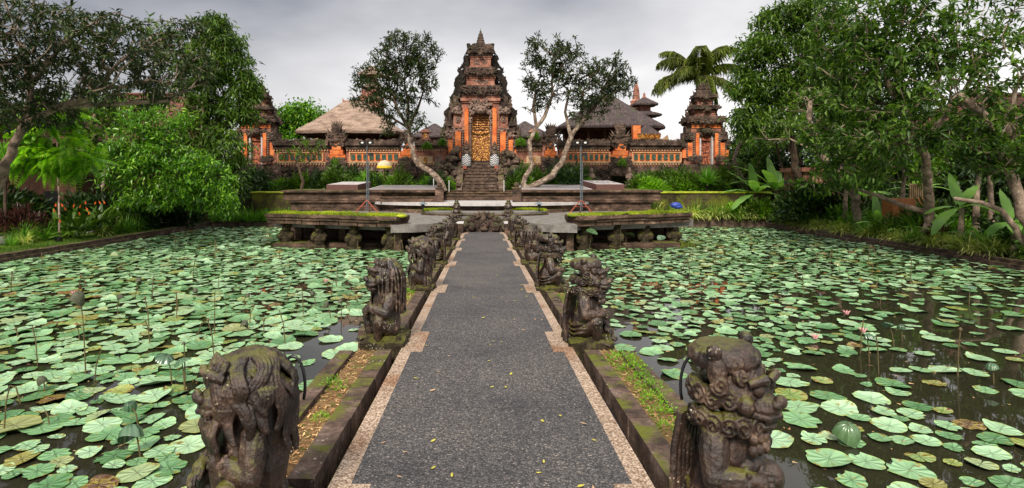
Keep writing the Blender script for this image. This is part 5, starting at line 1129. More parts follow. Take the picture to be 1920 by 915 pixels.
# ================================================================== LILY PADS
def pad_np(seed, nseg=26, cup=.0, wav=.03, simple=False):
    r = random.Random(seed); rings = [0.0, .45, .8, 1.0] if not simple else [0.0, 1.0]
    ph = [r.uniform(0, 6.28) for _ in range(4)]; notch = [.012, .015, .06, .01][seed % 4]
    V = [(0, 0, .004)]; F = []
    for q in rings[1:]:
        for k in range(nseg+1):
            a = math.pi/2+notch+(2*math.pi-2*notch)*k/nseg
            e = 1+(.06*math.sin(2*a+ph[3])+.04*math.sin(3*a+ph[0])+.035*math.sin(5*a+ph[1])+.025*math.sin(9*a+ph[2]))*q; rr_ = q*e
            if k in (0, nseg) and q == 1: rr_ *= [.95, 1, .86, 1][seed % 4]
            V.append((rr_*math.cos(a), rr_*math.sin(a), (.0 if q < 1 else .012)+wav*q*q*(math.sin(2*a+ph[3])*.5+math.sin(4*a+ph[0])*.35+math.sin(7*a+ph[1])*.2)+cup*q*q))
    m1 = nseg+1; nr = len(rings)-1
    for _ in range(r.choice([0, 1, 2, 3])):            # bites and tears in the rim
        k0 = r.randrange(2, nseg-2); dp = r.uniform(.72, .9)
        for k in (k0, k0+1) if r.random() < .5 else (k0,): j = 1+(nr-1)*m1+k; V[j] = (V[j][0]*dp, V[j][1]*dp, V[j][2])
    if r.random() < .55:                                # one side of the rim curls up
        a0 = r.uniform(0, 6.28); up = r.uniform(.10, .26)
        for j in range(1, len(V)):
            x_, y_, z_ = V[j]; q_ = math.hypot(x_, y_); c_ = max(0, math.cos(math.atan2(y_, x_)-a0)-.45)/.55; lift = up*c_*max(0, q_-.62)/.38; V[j] = (x_*(1-.35*lift), y_*(1-.35*lift), z_+lift)
    for k in range(nseg): F.append((0, 1+k, 2+k, 2+k))
    tri = [(0, 1+k, 2+k) for k in range(nseg)]; quads = []
    for i in range(len(rings)-2):
        for k in range(nseg): a = 1+i*m1+k; quads.append((a, a+m1, a+m1+1, a+1))
    return np.array(V, float), tri, quads
PADM = []
for mi, mn in enumerate(('pad', 'padold', 'padbrown')):
    for s in range(12 if mi == 0 else 4):
        V, tri, quads = pad_np(s*7+mi*31, wav=[.035, .06, .11][mi])
        me = bpy.data.meshes.new('lily_pad'); me.from_pydata(V.tolist(), [], tri+quads); me.update(); me.shade_smooth()
        l = me.uv_layers.new(name='UVMap'); li = np.empty(len(me.loops), dtype=np.int32); me.loops.foreach_get('vertex_index', li); l.data.foreach_set('uv', V[li][:, :2].astype(np.float32).ravel())
        me.materials.append(M[mn]); PADM.append((mi, me))
rp = np.random.default_rng(42)
def dens(x, D):
    n = noise.noise(Vector((x*.35, D*.35, 1.7))); n2 = noise.noise(Vector((x*.9, D*.9, 5.1)))
    if x < 0:
        d_ = -1.6-x
        if D < 11.5 and d_ < 1.75-.16*abs(D-8): return .02
        if D < 5.2 and d_ < 1.0: return .25
        return .97 if n+n2*.6 > -.62 else .25
    d_ = x-1.7
    if 4.2 < D < 12 and d_ < (1.6 if D < 9 else 1.2): return .04
    if D < 4.4 and d_ < 1.6: return .35
    base = .80 if D > 15 else .70 if D > 11 else .62
    if D < 14: base -= .34*max(0, (x-3.6)-(D-7)*.55)
    if D > 11 and x > 7: base -= .55*(x-7)/9*min(1, (33-D)/12)
    if D < 6.3 and x > 3.2: base = .72
    if D < 5.4 and x < 3.2+.5: base = .3
    return max(.05, base+.55*n+.35*n2)
placed = []; grid = {}
def tryplace(x, y, r, ov):
    gx, gy = int(x//.7), int(y//.7)
    for i in (-1, 0, 1):
        for j in (-1, 0, 1):
            for (a, b, c) in grid.get((gx+i, gy+j), ()):
                if (a-x)**2+(b-y)**2 < ((c+r)*ov)**2: return False
    grid.setdefault((gx, gy), []).append((x, y, r)); placed.append((x, y, r)); return True
for i in range(130000):
    D = 2.0+31*rp.random()**.85; x = rp.uniform(PXL+.1, PXR-.1)
    if abs(x) > 3.5+D*1.05: continue
    if -1.85 < x < 2.0: continue
    if 21.0 < D and -9.4 < x < 9.2 and D > 21.0+abs(x)*.22: continue
    r = (rp.uniform(.12, .265) if x < 0 else rp.uniform(.11, .225))
    if rp.random() < .25: r *= .62
    if x-r < PXL+.03 or x+r > PXR-.03 or D+r > PD1-.03: continue
    if rp.random() > dens(x, D): continue
    tryplace(x, D, r, .72 if x < 0 else .84)
placed = np.array(placed)
vis = (np.abs(placed[:, 0]+.0) < placed[:, 1]*.93+.3)
score = placed[:, 2]**2/placed[:, 1]**3
pxs = CX+placed[:, 0]*FPX/placed[:, 1]; pys = CY+CH*FPX/placed[:, 1]
inf = (pxs > -30) & (pxs < 1950) & (pys < 935)
order = np.argsort(-np.where(inf, score, -1)); near = order[:296]; far = order[296:]
LAB = {(0, 0): 'round blue green lily pad lying flat among the crowded pads of the left pond', (1, 0): 'yellowing lily pad with brown blotches in the left pond', (2, 0): 'withered brown lily pad curling up in the left pond',
       (0, 1): 'round green lily pad floating on the darker open water of the right pond', (1, 1): 'yellowing lily pad with brown blotches in the right pond', (2, 1): 'withered brown lily pad curling up in the right pond'}
zl = rp.random(len(placed))
for i in near:
    x, y, r = placed[i]; side = 0 if x < 0 else 1; u = rp.random(); k = 0 if u < .92 else (1 if u < .98 else 2)
    ch = [me for mi, me in PADM if mi == k]; me = ch[rp.integers(len(ch))]
    o = link('lily_pad', me); o.location = (x, y, .006+.022*zl[i]+(.01 if k == 2 else 0)); o.scale = (r, r*rp.uniform(.9, 1.05), r); o.rotation_euler = (rp.normal(0, .035), rp.normal(0, .035), rp.uniform(0, 6.28))
    tag(o, LAB[(k, side)], 'lily pad', ('lily pads', 'yellowing lily pads', 'withered lily pads')[k]+' in the %s pond' % ('left', 'right')[side])
for side in (0, 1):
  for kk, mn in enumerate(('pad', 'padold', 'padbrown')):
    sel = far[(placed[far, 0] < 0) == (side == 0)]; h = (sel*7919 % 100)
    sel = sel[(h < 93) if kk == 0 else ((h >= 93) & (h < 98)) if kk == 1 else (h >= 98)]
    if not len(sel): continue
    for var in (0, 1):
        s2 = sel[sel % 2 == var]; V, tri, quads = pad_np(60+var+kk*5, nseg=14, wav=[.05, .07, .12][kk]); F3 = np.array([(a, b, c, c) for a, b, c in tri])
        Fq = np.array(quads); n = len(s2)
        an = rp.uniform(0, 6.28, n); Dd = np.c_[np.cos(an), np.sin(an), rp.normal(0, .035, n)]; N_ = np.c_[rp.normal(0, .035, (n, 2)), np.ones(n)]
        S = np.repeat(placed[s2, 2][:, None], 3, 1); P = np.c_[placed[s2, 0], placed[s2, 1], .006+.022*zl[s2]]
        W, FQ = scat(V, Fq, P, Dd, N_, S); _, FT = scat(V, np.array(tri), P, Dd, N_, S)
        me = bpy.data.meshes.new('lily_pads'); uv = np.tile(V[:, :2], (n, 1))
        # triangles as a second mesh part: build with mixed loops
        k4, k3 = FQ.size, FT.size; me.vertices.add(len(W)); me.vertices.foreach_set('co', W.astype(np.float32).ravel())
        li = np.concatenate([FQ.ravel(), FT.ravel()]).astype(np.int32); me.loops.add(len(li)); me.loops.foreach_set('vertex_index', li)
        me.polygons.add(len(FQ)+len(FT)); me.polygons.foreach_set('loop_start', np.concatenate([np.arange(0, k4, 4), k4+np.arange(0, k3, 3)]).astype(np.int32)); me.update(calc_edges=True)
        me.shade_smooth(); l = me.uv_layers.new(name='UVMap'); l.data.foreach_set('uv', uv[li].astype(np.float32).ravel()); me.materials.append(M[mn])
        tag(link('lily_pads', me), 'many small %s lily pads farther out on the %s pond' % (('green', 'yellowing', 'withered brown')[kk], ('left', 'right')[side]), 'lily pads', kind='stuff')
nd = 2600; dx = rp.uniform(PXL, PXR, nd); dy = 2.2+26*rp.random(nd)**1.4; kp = (np.abs(dx) > 1.9) & (np.abs(dx) < dy+1) & ~((np.abs(dx) < 9.2) & (dy > 21)); dx, dy = dx[kp], dy[kp]; nd = len(dx)
sz = rp.uniform(.015, .06, nd); V, F = scat(bV3*np.array([1, 1, .15]), bF3, np.c_[dx, dy, np.full(nd, .012)], np.c_[rp.normal(size=(nd, 2)), np.zeros(nd)], np.c_[rp.normal(0, .2, (nd, 2)), np.ones(nd)], np.c_[rp.uniform(.008, .03, nd), sz, sz])
tag(link('floating_debris', npmesh('floating_debris', V, F, M['litter'])), 'small dry bits and petals floating between the lily pads', 'debris', kind='stuff')
# standing lotus leaves
def lotus_np(droop, seed, nseg=22):
    r = random.Random(seed); V = [(0, 0, 0)]; F = []; ph = r.uniform(0, 6)
    for q in (.35, .7, 1.0):
        for k in range(nseg):
            a = 2*math.pi*k/nseg; rad_ = q*(1-.45*droop*q)*(1+.05*math.sin(4*a+ph)); V.append((rad_*math.cos(a), rad_*math.sin(a), (-droop*.75 if droop > 0 else -droop*.3)*q*q+.05*q*math.sin(11*a)*(1 if droop > .3 else .4)+.12*q*q*math.sin(2*a+ph)))
    for k in range(nseg): F.append((0, 1+k, 1+(k+1) % nseg))
    for i in (0, 1):
        for k in range(nseg): a = 1+i*nseg; F.append((a+k, a+nseg+k, a+nseg+(k+1) % nseg, a+(k+1) % nseg))
    return V, F
LM = []
for dr, s, mn in ((.9, 1, 'lotus'), (.5, 2, 'lotus'), (-.3, 3, 'lotus'), (1.15, 4, 'lotuslate'), (.25, 5, 'padold')):
    V, F = lotus_np(dr, s); me = bpy.data.meshes.new('leaf'); me.from_pydata(V, [], F); me.update(); me.shade_smooth(); l = me.uv_layers.new(name='UVMap')
    for lp, uvd in zip(me.loops, l.data): uvd.uv = V[lp.vertex_index][:2]
    me.materials.append(M[mn]); LM.append(me)
ll = random.Random(15)
# (px of top, py of top, py of water contact, kind, radius)
LOT = [(245, 795, 855, 0, .20), (243, 755, 800, 0, .12), (312, 665, 720, 1, .16), (340, 672, 735, 1, .14), (150, 545, 700, 3, .2), (140, 600, 640, 4, .17), (222, 552, 590, 3, .13), (345, 640, 735, 3, .05), (75, 705, 735, 3, .12), (262, 520, 560, 3, .14), (330, 545, 585, 4, .14), (365, 540, 560, 3, .12), (403, 545, 625, 4, .12), (410, 518, 545, 4, .11), (462, 550, 575, 3, .11), (585, 545, 575, 3, .10), (612, 565, 600, 3, .11), (640, 560, 600, 3, .10), (460, 600, 620, 3, .14),
       (1590, 795, 835, 0, .22), (1665, 605, 650, 1, .12), (1690, 608, 640, 0, .11), (1625, 625, 680, 0, .12), (1820, 535, 570, 1, .14), (1860, 680, 720, 0, .12), (1570, 492, 510, 1, .13), (1470, 545, 560, 1, .12), (1320, 555, 585, 1, .1), (1175, 440, 462, 2, .3), (1165, 404, 465, 2, .28), (1110, 435, 470, 2, .2), (1145, 420, 450, 2, .18), (1240, 446, 468, 2, .15), (1440, 470, 482, 1, .15)]
for i, (px, py, pw, k, r) in enumerate(LOT):
    D = CH*FPX/(pw-CY); a = at(px, py, D); lean = ll.uniform(-.12, .12); side = 'left' if px < 900 else 'right'
    near_ = 'near' if D < 8 else ('in the middle of' if D < 16 else 'far across')
    lb = {0: 'drooping dark green lotus leaf standing on a stalk', 1: 'half folded green lotus leaf standing on a stalk', 2: 'broad pale green lotus leaf standing beside the platform', 3: 'shrivelled brown lotus leaf on a thin stalk', 4: 'yellow green lotus leaf held on a thin stalk'}[k]+', %s the %s pond' % ('close on' if D < 8 else 'midway on' if D < 16 else 'far out on', side)
    t = thing('lotus_plant', lb, 'lotus leaf', (a.x+lean, D, 0), group=lb.split(',')[0].replace('leaf', 'leaves')+' ('+side+')' if False else 'standing lotus leaves, '+lb)
    m = MB(); m.tube([(a.x+lean, D, -.1), (a.x+lean*.6, D, a.z*.55), tuple(a)], [.010, .008, .006], 6); m.build('stalk', M['stem'], t)
    o = link('leaf', LM[k], t); o.location = (-lean, 0, a.z); o.scale = (r, r, r); o.rotation_euler = (ll.uniform(-.5, .3), ll.uniform(-.4, .4), ll.uniform(0, 6))
# bare bent stems, seed pods
for i in range(64):
    side = -1 if i % 3 else 1; D = ll.uniform(5, 24); x = side*ll.uniform(2.4, min(14, D*.8+.6)); h = ll.uniform(.15, .65)
    m = MB(); b = ll.uniform(-.2, .2); pts = [(x, D, -.05), (x+b*.2, D, h*.6), (x+b*.6, D, h)]
    if ll.random() < .4: pts += [(x+b*1.2, D, h*.95), (x+b*1.6, D, h*.6)]
    m.tube(pts, .006+.0003*D, 5)
    if ll.random() < .4: q = pts[2]; m.ball((q[0], q[1], q[2]+.015), (.025, .025, .03), 7, 4)
    tag(m.build('dry_lotus', M['stem']), 'thin bare brown lotus stem standing out of the %s pond' % ('left' if side < 0 else 'right'), 'water plant', 'bare lotus stems in the %s pond' % ('left' if side < 0 else 'right'))
for i in range(5):
    side = -1 if i % 2 else 1; D = ll.uniform(9, 20); x = side*ll.uniform(3, D*.8); m = MB()
    for k in range(7): a = k*.9; m.spike((x+.02*math.cos(a), D+.02*math.sin(a), .05), .08, .02, (.8*math.cos(a), .8*math.sin(a)))
    tag(m.build('lotus_flower', M.setdefault('pinkflower', plain('pink_petals', (.6, .28, .30), .6, 0, .2))), 'small fading pink lotus flower low among the pads of the %s pond' % ('left' if side < 0 else 'right'), 'flower', 'pink lotus flowers in the %s pond' % ('left' if side < 0 else 'right'))
# fallen leaves on the path
M['fallen'] = plain('fallen_yellow_leaf', (.42, .38, .05), .6, 0, .3, 20); M['fallenb'] = plain('fallen_tan_leaf', (.40, .26, .15), .7, 0, .3, 20)
for i in range(58):
    D = 2.4+10*ll.random()**1.5; x = ll.uniform(-.7, .83); s = ll.uniform(.009, .020); a = ll.uniform(0, 6.28); c, q = math.cos(a), math.sin(a); m = MB()
    L_ = [(-1.6, 0, .002), (-.5, .6, .006), (.8, .5, .003), (1.7, 0, .008), (.8, -.5, .004), (-.5, -.6, .003)]; m.add([(x+s*(u*c-v*q), D+s*(u*q+v*c), zp(D)+.006+w_) for u, v, w_ in L_], [(0, 1, 2, 3, 4, 5)][:1])
    y_ = ll.random() < .6; tag(m.build('fallen_leaf', M['fallen' if y_ else 'fallenb']), ('small yellow green fallen leaf' if y_ else 'small dry tan fallen leaf')+' lying on the dark path', 'leaf', ('yellow' if y_ else 'tan')+' fallen leaves on the path')

# ================================================================== VEGETATION
LEAF = np.array([(0, 0, 0), (.5, .4, .12), (0, 1, -.12), (0, .5, 0), (-.5, .4, .12)], float); LEAFF = np.array([(0, 1, 2, 3), (0, 3, 2, 4)])
def grow(trunks, tips, r, jit=.12, sag=.0, seglen=.45, climb=.3):
    pos = []; par = []; fixr = []
    for pts, r0, r1 in trunks:
        pts = [Vector(p) for p in pts]; fine = []
        for a, b in zip(pts[:-1], pts[1:]):
            n = max(1, int((b-a).length/.35)); fine += [a.lerp(b, k/n) for k in range(n)]
        fine.append(pts[-1]); prev = -1
        if pos:
            dmin = min(range(len(pos)), key=lambda i: (pos[i]-fine[0]).length)
            if (pos[dmin]-fine[0]).length < .6: prev = dmin
        for k, p in enumerate(fine):
            if k == 0 and prev >= 0: continue
            w_ = Vector((r.uniform(-1, 1), r.uniform(-1, 1), 0))*r0*.25
            pos.append(p+w_); par.append(prev); fixr.append(r0+(r1-r0)*k/(len(fine)-1)); prev = len(pos)-1
    n0 = len(pos); arr = np.zeros((20000, 3)); pl = np.zeros(20000)
    for i, p in enumerate(pos): arr[i] = p; pl[i] = 0 if par[i] < 0 else pl[par[i]]+(pos[i]-pos[par[i]]).length
    n = n0; tips = sorted(tips, key=lambda t: (t-pos[n0-1]).length); tipidx = []
    lo = int(n0*.4) if len(trunks) == 1 else 3
    allow = np.ones(20000, bool); allow[:lo] = False
    for t in tips:
        d = np.linalg.norm(arr[:n]-np.array(t), axis=1)+climb*pl[:n]; d[~allow[:n]] += 1e3; j = int(np.argmin(d)); a = Vector(arr[j]); L_ = (t-a).length; k = max(1, int(L_/seglen)); prev = j
        off = Vector((r.gauss(0, 1), r.gauss(0, 1), r.gauss(0, .6)))*L_*jit
        for q in range(1, k+1):
            u = q/k; p = a.lerp(t, u)+off*math.sin(math.pi*u)+Vector((0, 0, -sag*L_*math.sin(math.pi*u)))
            if n >= 19990: break
            pos.append(p); par.append(prev); fixr.append(None); arr[n] = p; pl[n] = pl[prev]+(p-Vector(arr[prev])).length; prev = n; n += 1
        tipidx.append(prev)
    return pos, par, fixr, tipidx
def branchmesh(name, pos, par, fixr, tipr, powr, mat, off):
    n = len(pos); cnt = [0]*n; ch = [0]*n
    for i in range(n-1, -1, -1):
        if ch[i] == 0: cnt[i] = 1
        if par[i] >= 0: cnt[par[i]] += cnt[i]; ch[par[i]] = 1
    rad = [fixr[i] if fixr[i] is not None else tipr*cnt[i]**powr for i in range(n)]
    for i in range(n):
        if fixr[i] is None and par[i] >= 0: rad[i] = min(rad[i], rad[par[i]]*.92)
    V = []; F = []; K = 6; MI = []
    P = np.array([list(p) for p in pos])-np.array(off)
    for i in range(n):
        j = par[i]
        if j < 0: continue
        a, b = P[j], P[i]; d = b-a; L_ = np.linalg.norm(d)
        if L_ < 1e-5: continue
        d /= L_; u = np.cross(d, (.13, .27, .95)); u /= np.linalg.norm(u); v = np.cross(d, u); s = len(V); big = max(rad[j], rad[i]) > .06; k_ = 9 if big else K if rad[i] > .02 else 4
        ra = min(rad[j], rad[i]*1.35)
        a2 = a-d*ra*.35
        for c_, q in ((a2, ra), (b, rad[i])):
            for k in range(k_): an = 2*math.pi*k/k_; V.append(c_+(u*math.cos(an)+v*math.sin(an))*q)
        for k in range(k_): F.append((s+k, s+(k+1) % k_, s+k_+(k+1) % k_, s+k_+k))
        F.append(tuple(s+k_+k for k in range(k_))); MI += [0 if rad[i] > .085 else 1]*(k_+1)
    me = bpy.data.meshes.new(name); me.from_pydata([tuple(v) for v in V], [], F); me.update(); me.shade_smooth(); me.materials.append(mat)
    if mat.name.startswith('pale'): me.materials.append(M['bark']); me.polygons.foreach_set('material_index', MI)
    return me
def tree(name, lab, trunks, blobs, leaf, bark, lmat, seed, tipr=.012, powr=.42, jit=.12, sag=0, group=None, cat='tree', compound=False, extra=None, climb=.3):
    """leaf = (per tip, length, width, cluster spread, droop, outward)"""
    r = random.Random(seed); g = np.random.default_rng(seed); base = Vector(trunks[0][0][0]); t = thing(name, lab, cat, tuple(base), group=group)
    tips = []
    for (c, rad, n) in blobs:
        c = Vector(c)
        for i in range(n):
            v = Vector((r.gauss(0, 1), r.gauss(0, 1), r.gauss(0, 1))).normalized()*(r.uniform(.25, 1)**.45); p = c+Vector((v.x*rad[0], v.y*rad[1], v.z*rad[2]))
            # lumpy outline
            k = 1+.35*noise.noise(p*.9/max(.4, rad[0]*.5)); p = c+(p-c)*k; tips.append(p)
    pos, par, fixr, ti = grow(trunks, tips, r, jit, sag, climb=climb)
    link('trunk', branchmesh('trunk', pos, par, fixr, tipr, powr, bark, base), t)
    per, ln, wd, spr, droop, outw = leaf; P = np.repeat(np.array([list(pos[i]) for i in ti]), per, 0)-np.array(base)
    Dv = np.array([list((pos[i]-pos[par[i]]).normalized()) for i in ti]); Dv = np.repeat(Dv, per, 0); n = len(P)
    rnd = g.normal(size=(n, 3)); rnd /= np.linalg.norm(rnd, axis=1, keepdims=True); A = Dv*outw+rnd; A[:, 2] -= droop; 
    P = P+g.normal(size=(n, 3))*spr*np.array([1, 1, .8])
    N_ = g.normal(0, .45, (n, 3))+np.array([0, 0, 1.0]); s = ln*g.uniform(.65, 1.2, n)
    if compound:
        k = 13; PP = []; AA = []; SS = []
        A /= np.linalg.norm(A, axis=1, keepdims=True); sd = np.cross(A, N_); sd /= np.linalg.norm(sd, axis=1, keepdims=True)
        for q in range(1, k):
            u = q/k; c = P+A*(s*u)[:, None]; c[:, 2] -= .25*s*u*u
            for sg in (-1, 1): PP.append(c); AA.append(A*.45+sd*sg+np.array([0, 0, -.15])); SS.append(s*.36*math.sin(math.pi*(.18+.78*u)))
        P = np.concatenate(PP); A = np.concatenate(AA); s = np.concatenate(SS); N_ = np.tile(N_, (2*(k-1), 1)); wd_ = s*.38
        S = np.c_[wd_, s, s]
    else: S = np.c_[wd*s/ln, s, s]
    V, F = scat(LEAF, LEAFF, P, A, N_, S); link('crown', npmesh('crown', V, F, lmat), t)
    if extra:
        kk, mat_, sz = extra; idx = g.choice(len(ti), kk); m = MB()
        for i in idx:
            p = Vector(pos[ti[i]])
            for q in range(5): a = q*1.257; m.spike((p.x+.02*math.cos(a), p.y+.02*math.sin(a), p.z+.1), sz, sz*.3, (.8*math.cos(a), .8*math.sin(a)), 4)
        m.build('blossom', mat_, t)
    return t
def B(px, py, D, rx, ry, n, dd=None):
    s = D/FPX; return (at(px, py, D), (rx*s, dd if dd else (rx+ry)*.5*s, ry*s), n)
Lf = {'mango': leafmat('glossy_leaf', [(.022, .07, .006), (.06, .18, .012), (.12, .29, .02), (.24, .42, .045)], .28, .3),
      'tall': leafmat('drooping_leaf', [(.022, .055, .007), (.06, .13, .013), (.13, .22, .028)], .35, .3),
      'frang': leafmat('frangipani_leaf', [(.02, .055, .008), (.055, .125, .014), (.13, .22, .03)], .5, .35),
      'frangg': leafmat('fresh_frangipani_leaf', [(.03, .07, .010), (.075, .15, .022), (.16, .25, .045)], .4, .35),
      'dusk': leafmat('dark_frangipani_leaf', [(.012, .024, .008), (.028, .05, .014), (.06, .09, .024)], .45, .25),
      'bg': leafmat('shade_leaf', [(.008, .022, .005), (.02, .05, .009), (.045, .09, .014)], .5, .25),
      'bright': leafmat('bright_leaf', [(.08, .24, .012), (.17, .38, .02), (.30, .48, .04)], .4, .45),
      'palm': leafmat('palm_leaf', [(.08, .12, .03), (.17, .22, .06), (.30, .33, .12)], .4, .5),
      'strap': leafmat('variegated_strap_leaf', [(.18, .27, .04), (.42, .48, .12), (.75, .72, .36)], .45, .3),
      'strapg': leafmat('green_strap_leaf', [(.04, .14, .015), (.10, .26, .025), (.20, .38, .05)], .4, .35),
      'banana': leafmat('banana_leaf', [(.10, .25, .04), (.20, .40, .09), (.32, .50, .16)], .35, .45),
      'red': leafmat('red_cordyline_leaf', [(.02, .012, .010), (.06, .02, .02), (.11, .035, .035)], .35, .3)}
G0 = .22
def gb(px, D, z=G0): return (ax_(px, D), D, z)
# ---- trees by the temple
fr = 'frangipani trees in front of the temple'
tree('frangipani_tree', 'frangipani with a pale leaning trunk and open dark crown left of the central gate',
     [([(ax_(832, 33.4), 33.4, 2.15), at(826, 342, 33.4), at(808, 322, 33.6), at(784, 308, 33.8), at(776, 290, 33.8), at(768, 268, 33.8), at(766, 240, 33.8)], .20, .13), ([at(766, 240, 33.8), at(745, 205, 33.6), at(735, 175, 33.6)], .13, .06), ([at(766, 240, 33.8), at(785, 200, 34), at(795, 170, 34)], .12, .05), ([at(766, 240, 33.8), at(764, 190, 34), at(758, 150, 34)], .12, .05), ([at(766, 240, 33.8), at(725, 215, 34)], .08, .05)],
     [B(748, 105, 33.8, 50, 46, 110), B(790, 100, 34, 38, 38, 76), B(710, 150, 33.6, 48, 38, 80), B(768, 150, 34, 52, 48, 90), B(805, 160, 34, 20, 38, 22), B(735, 195, 33.6, 50, 36, 70), B(690, 175, 33.6, 34, 34, 40), B(775, 225, 33.6, 26, 26, 26), B(723, 240, 33.6, 14, 18, 8)],
     (13, .30, .085, .10, .15, .5), M['palebark'], Lf['dusk'], 5, .022, .40, .10, group=fr)
tree('frangipani_tree', 'frangipani with two pale curved trunks and wide open crown right of the central gate',
     [([(ax_(985, 33.2), 33.2, 2.15), at(1008, 345, 33.3), at(1035, 330, 33.4), at(1052, 305, 33.5), at(1062, 280, 33.5), at(1070, 255, 33.5), at(1085, 238, 33.5)], .21, .13), ([at(1085, 238, 33.5), at(1110, 205, 33.4), at(1130, 180, 33.4)], .12, .05), ([at(1070, 255, 33.5), at(1060, 210, 33.8), at(1068, 170, 34)], .12, .05), ([at(1085, 238, 33.5), at(1093, 190, 33.8), at(1085, 150, 34)], .1, .05),
      ([(ax_(976, 33.3), 33.3, 2.15), at(986, 332, 33.4), at(997, 310, 33.5), at(994, 290, 33.6), at(992, 265, 33.6), at(1006, 238, 33.6), at(1022, 218, 33.6)], .16, .11), ([at(1006, 238, 33.6), at(1000, 200, 33.6), at(1005, 160, 33.6)], .11, .05), ([at(1022, 218, 33.6), at(1035, 180, 33.6), at(1035, 130, 33.6)], .11, .05)],
     [B(1028, 100, 33.6, 48, 36, 80), B(1065, 115, 33.8, 44, 46, 66), B(1005, 140, 33.6, 26, 40, 34), B(1040, 160, 33.8, 50, 44, 76), B(1000, 195, 33.6, 18, 20, 12), B(1140, 140, 33.5, 50, 34, 80), B(1110, 165, 33.6, 44, 42, 70), B(1160, 160, 33.5, 26, 26, 26), B(1125, 195, 33.4, 36, 22, 26), B(1085, 200, 33.6, 30, 30, 22)],
     (13, .30, .085, .10, .15, .5), M['palebark'], Lf['dusk'], 6, .022, .40, .10, group=fr)
tree('small_frangipani', 'small frangipani with a pale stem and few light leaves before the left temple wall', [([(ax_(565, 33), 33, 2.19), at(568, 340, 33), at(562, 318, 33), at(556, 305, 33)], .09, .07), ([at(562, 318, 33), at(590, 295, 33)], .05, .03)],
     [B(560, 292, 33, 46, 14, 20, .8), B(585, 275, 33, 26, 12, 10, .7)], (8, .34, .09, .05, .0, .9), M['palebark'], Lf['frangg'], 9, .022, .38, .08)
tree('leafy_tree', 'rounded bright green tree behind the left temple wall', [([(ax_(560, 52), 52, 3.85), at(560, 300, 52), at(560, 260, 52)], .3, .2)], [B(560, 222, 52, 40, 30, 90), B(532, 235, 52, 26, 34, 50), B(590, 225, 52, 24, 22, 50), B(548, 265, 52, 40, 30, 50)], (26, .42, .17, .36, .2, .4), M['bark'], Lf['mango'], 12, .02)
# coconut palm
def palm(lab, px, py, D, L_, n, seed, name='coconut_palm', zb=3.85):
    r = random.Random(seed); top = at(px, py+12, D); base = Vector((top.x+.5, D, zb)); t = thing(name, lab, 'palm', tuple(base)); m = MB()
    m.tube([base, base.lerp(top, .5)+Vector((-.2, 0, 0)), top], [.26, .2, .17], 10); m.build('trunk', M['bark'], t)
    for i in range(n):
        az = 2*math.pi*i/n+r.uniform(-.2, .2); el = r.uniform(.2, 1.35); l_ = L_*r.uniform(.95, 1.15); dirv = Vector((math.cos(az)*math.cos(el), math.sin(az)*math.cos(el), math.sin(el))); p = top.copy(); pts = [p.copy()]; v = dirv.copy(); K = 16
        for k in range(K): v = (v+Vector((0, 0, -.075-.007*k))).normalized(); p = p+v*l_/K; pts.append(p.copy())
        m = MB(); m.tube(pts, [.05*(1-k/(K+1))+.008 for k in range(K+1)], 5); fr_ = m.build('frond', M['stem'], t)
        P = []; A = []; S = []
        for k in range(2, 68):
            u = k/68*K; i0 = min(int(u), K-1); q = pts[i0].lerp(pts[i0+1], u-i0); tg = (pts[i0+1]-pts[i0]).normalized(); sd = tg.cross(Vector((0, 0, 1))).normalized(); lf = l_*.30*math.sin(math.pi*(.12+.80*k/68))**.7
            for sg in (-1, 1): P.append(q); A.append(sd*sg*.8+tg*.65+Vector((0, 0, -.55-r.uniform(0, .5)))); S.append((.05, lf, lf))
        P = np.array([list(x) for x in P])-np.array(base); V, F = scat(LEAF*np.array([1, 1, 1.6]), LEAFF, P, np.array([list(x) for x in A]), np.array([[0, 0, 1.0]])+np.random.default_rng(i).normal(0, .3, (len(P), 3)), np.array(S)); link('leaflets', npmesh('leaflets', V, F, Lf['palm']), fr_)
    return t
palm('coconut palm with drooping fronds rising behind the right side gate', 1308, 135, 56, 5.2, 17, 4)
# ---- left garden
lb = 'trees on the left bank'
tree('frangipani_tree', 'old frangipani with crooked dark limbs spreading across the upper left corner',
     [([gb(-75, 19.5), at(-10, 360, 19.3), at(20, 290, 19), at(45, 235, 18.8), at(60, 160, 18.6), at(40, 80, 18.3)], .20, .10), ([at(45, 235, 18.8), at(110, 200, 18.6), at(170, 185, 18.6), at(220, 120, 18.4)], .13, .05), ([at(110, 200, 18.6), at(215, 195, 19), at(310, 190, 19.4), at(360, 165, 19.6)], .10, .04), ([at(60, 160, 18.6), at(120, 80, 18), at(180, 40, 18)], .09, .04), ([at(-10, 360, 19.3), at(-40, 200, 17.5), at(-20, 60, 16.5)], .14, .07)],
     [B(40, 50, 17.5, 90, 60, 170, 2.4), B(150, 70, 18, 90, 60, 180, 2.2), B(240, 90, 18.4, 80, 60, 150, 2), B(110, 150, 18.6, 100, 40, 130, 2), B(320, 130, 19, 75, 50, 120, 1.6), B(30, 160, 18, 70, 60, 120, 2.2), B(235, 175, 19, 80, 30, 80, 1.8), B(-20, 110, 16.5, 50, 110, 100, 1.5), B(340, 60, 18.6, 40, 24, 34, 1), B(60, 215, 18.4, 90, 26, 70, 1.6)],
     (10, .23, .07, .06, .2, .6), M['frbark'], Lf['dusk'], 21, .013, .42, .13, sag=-.04)
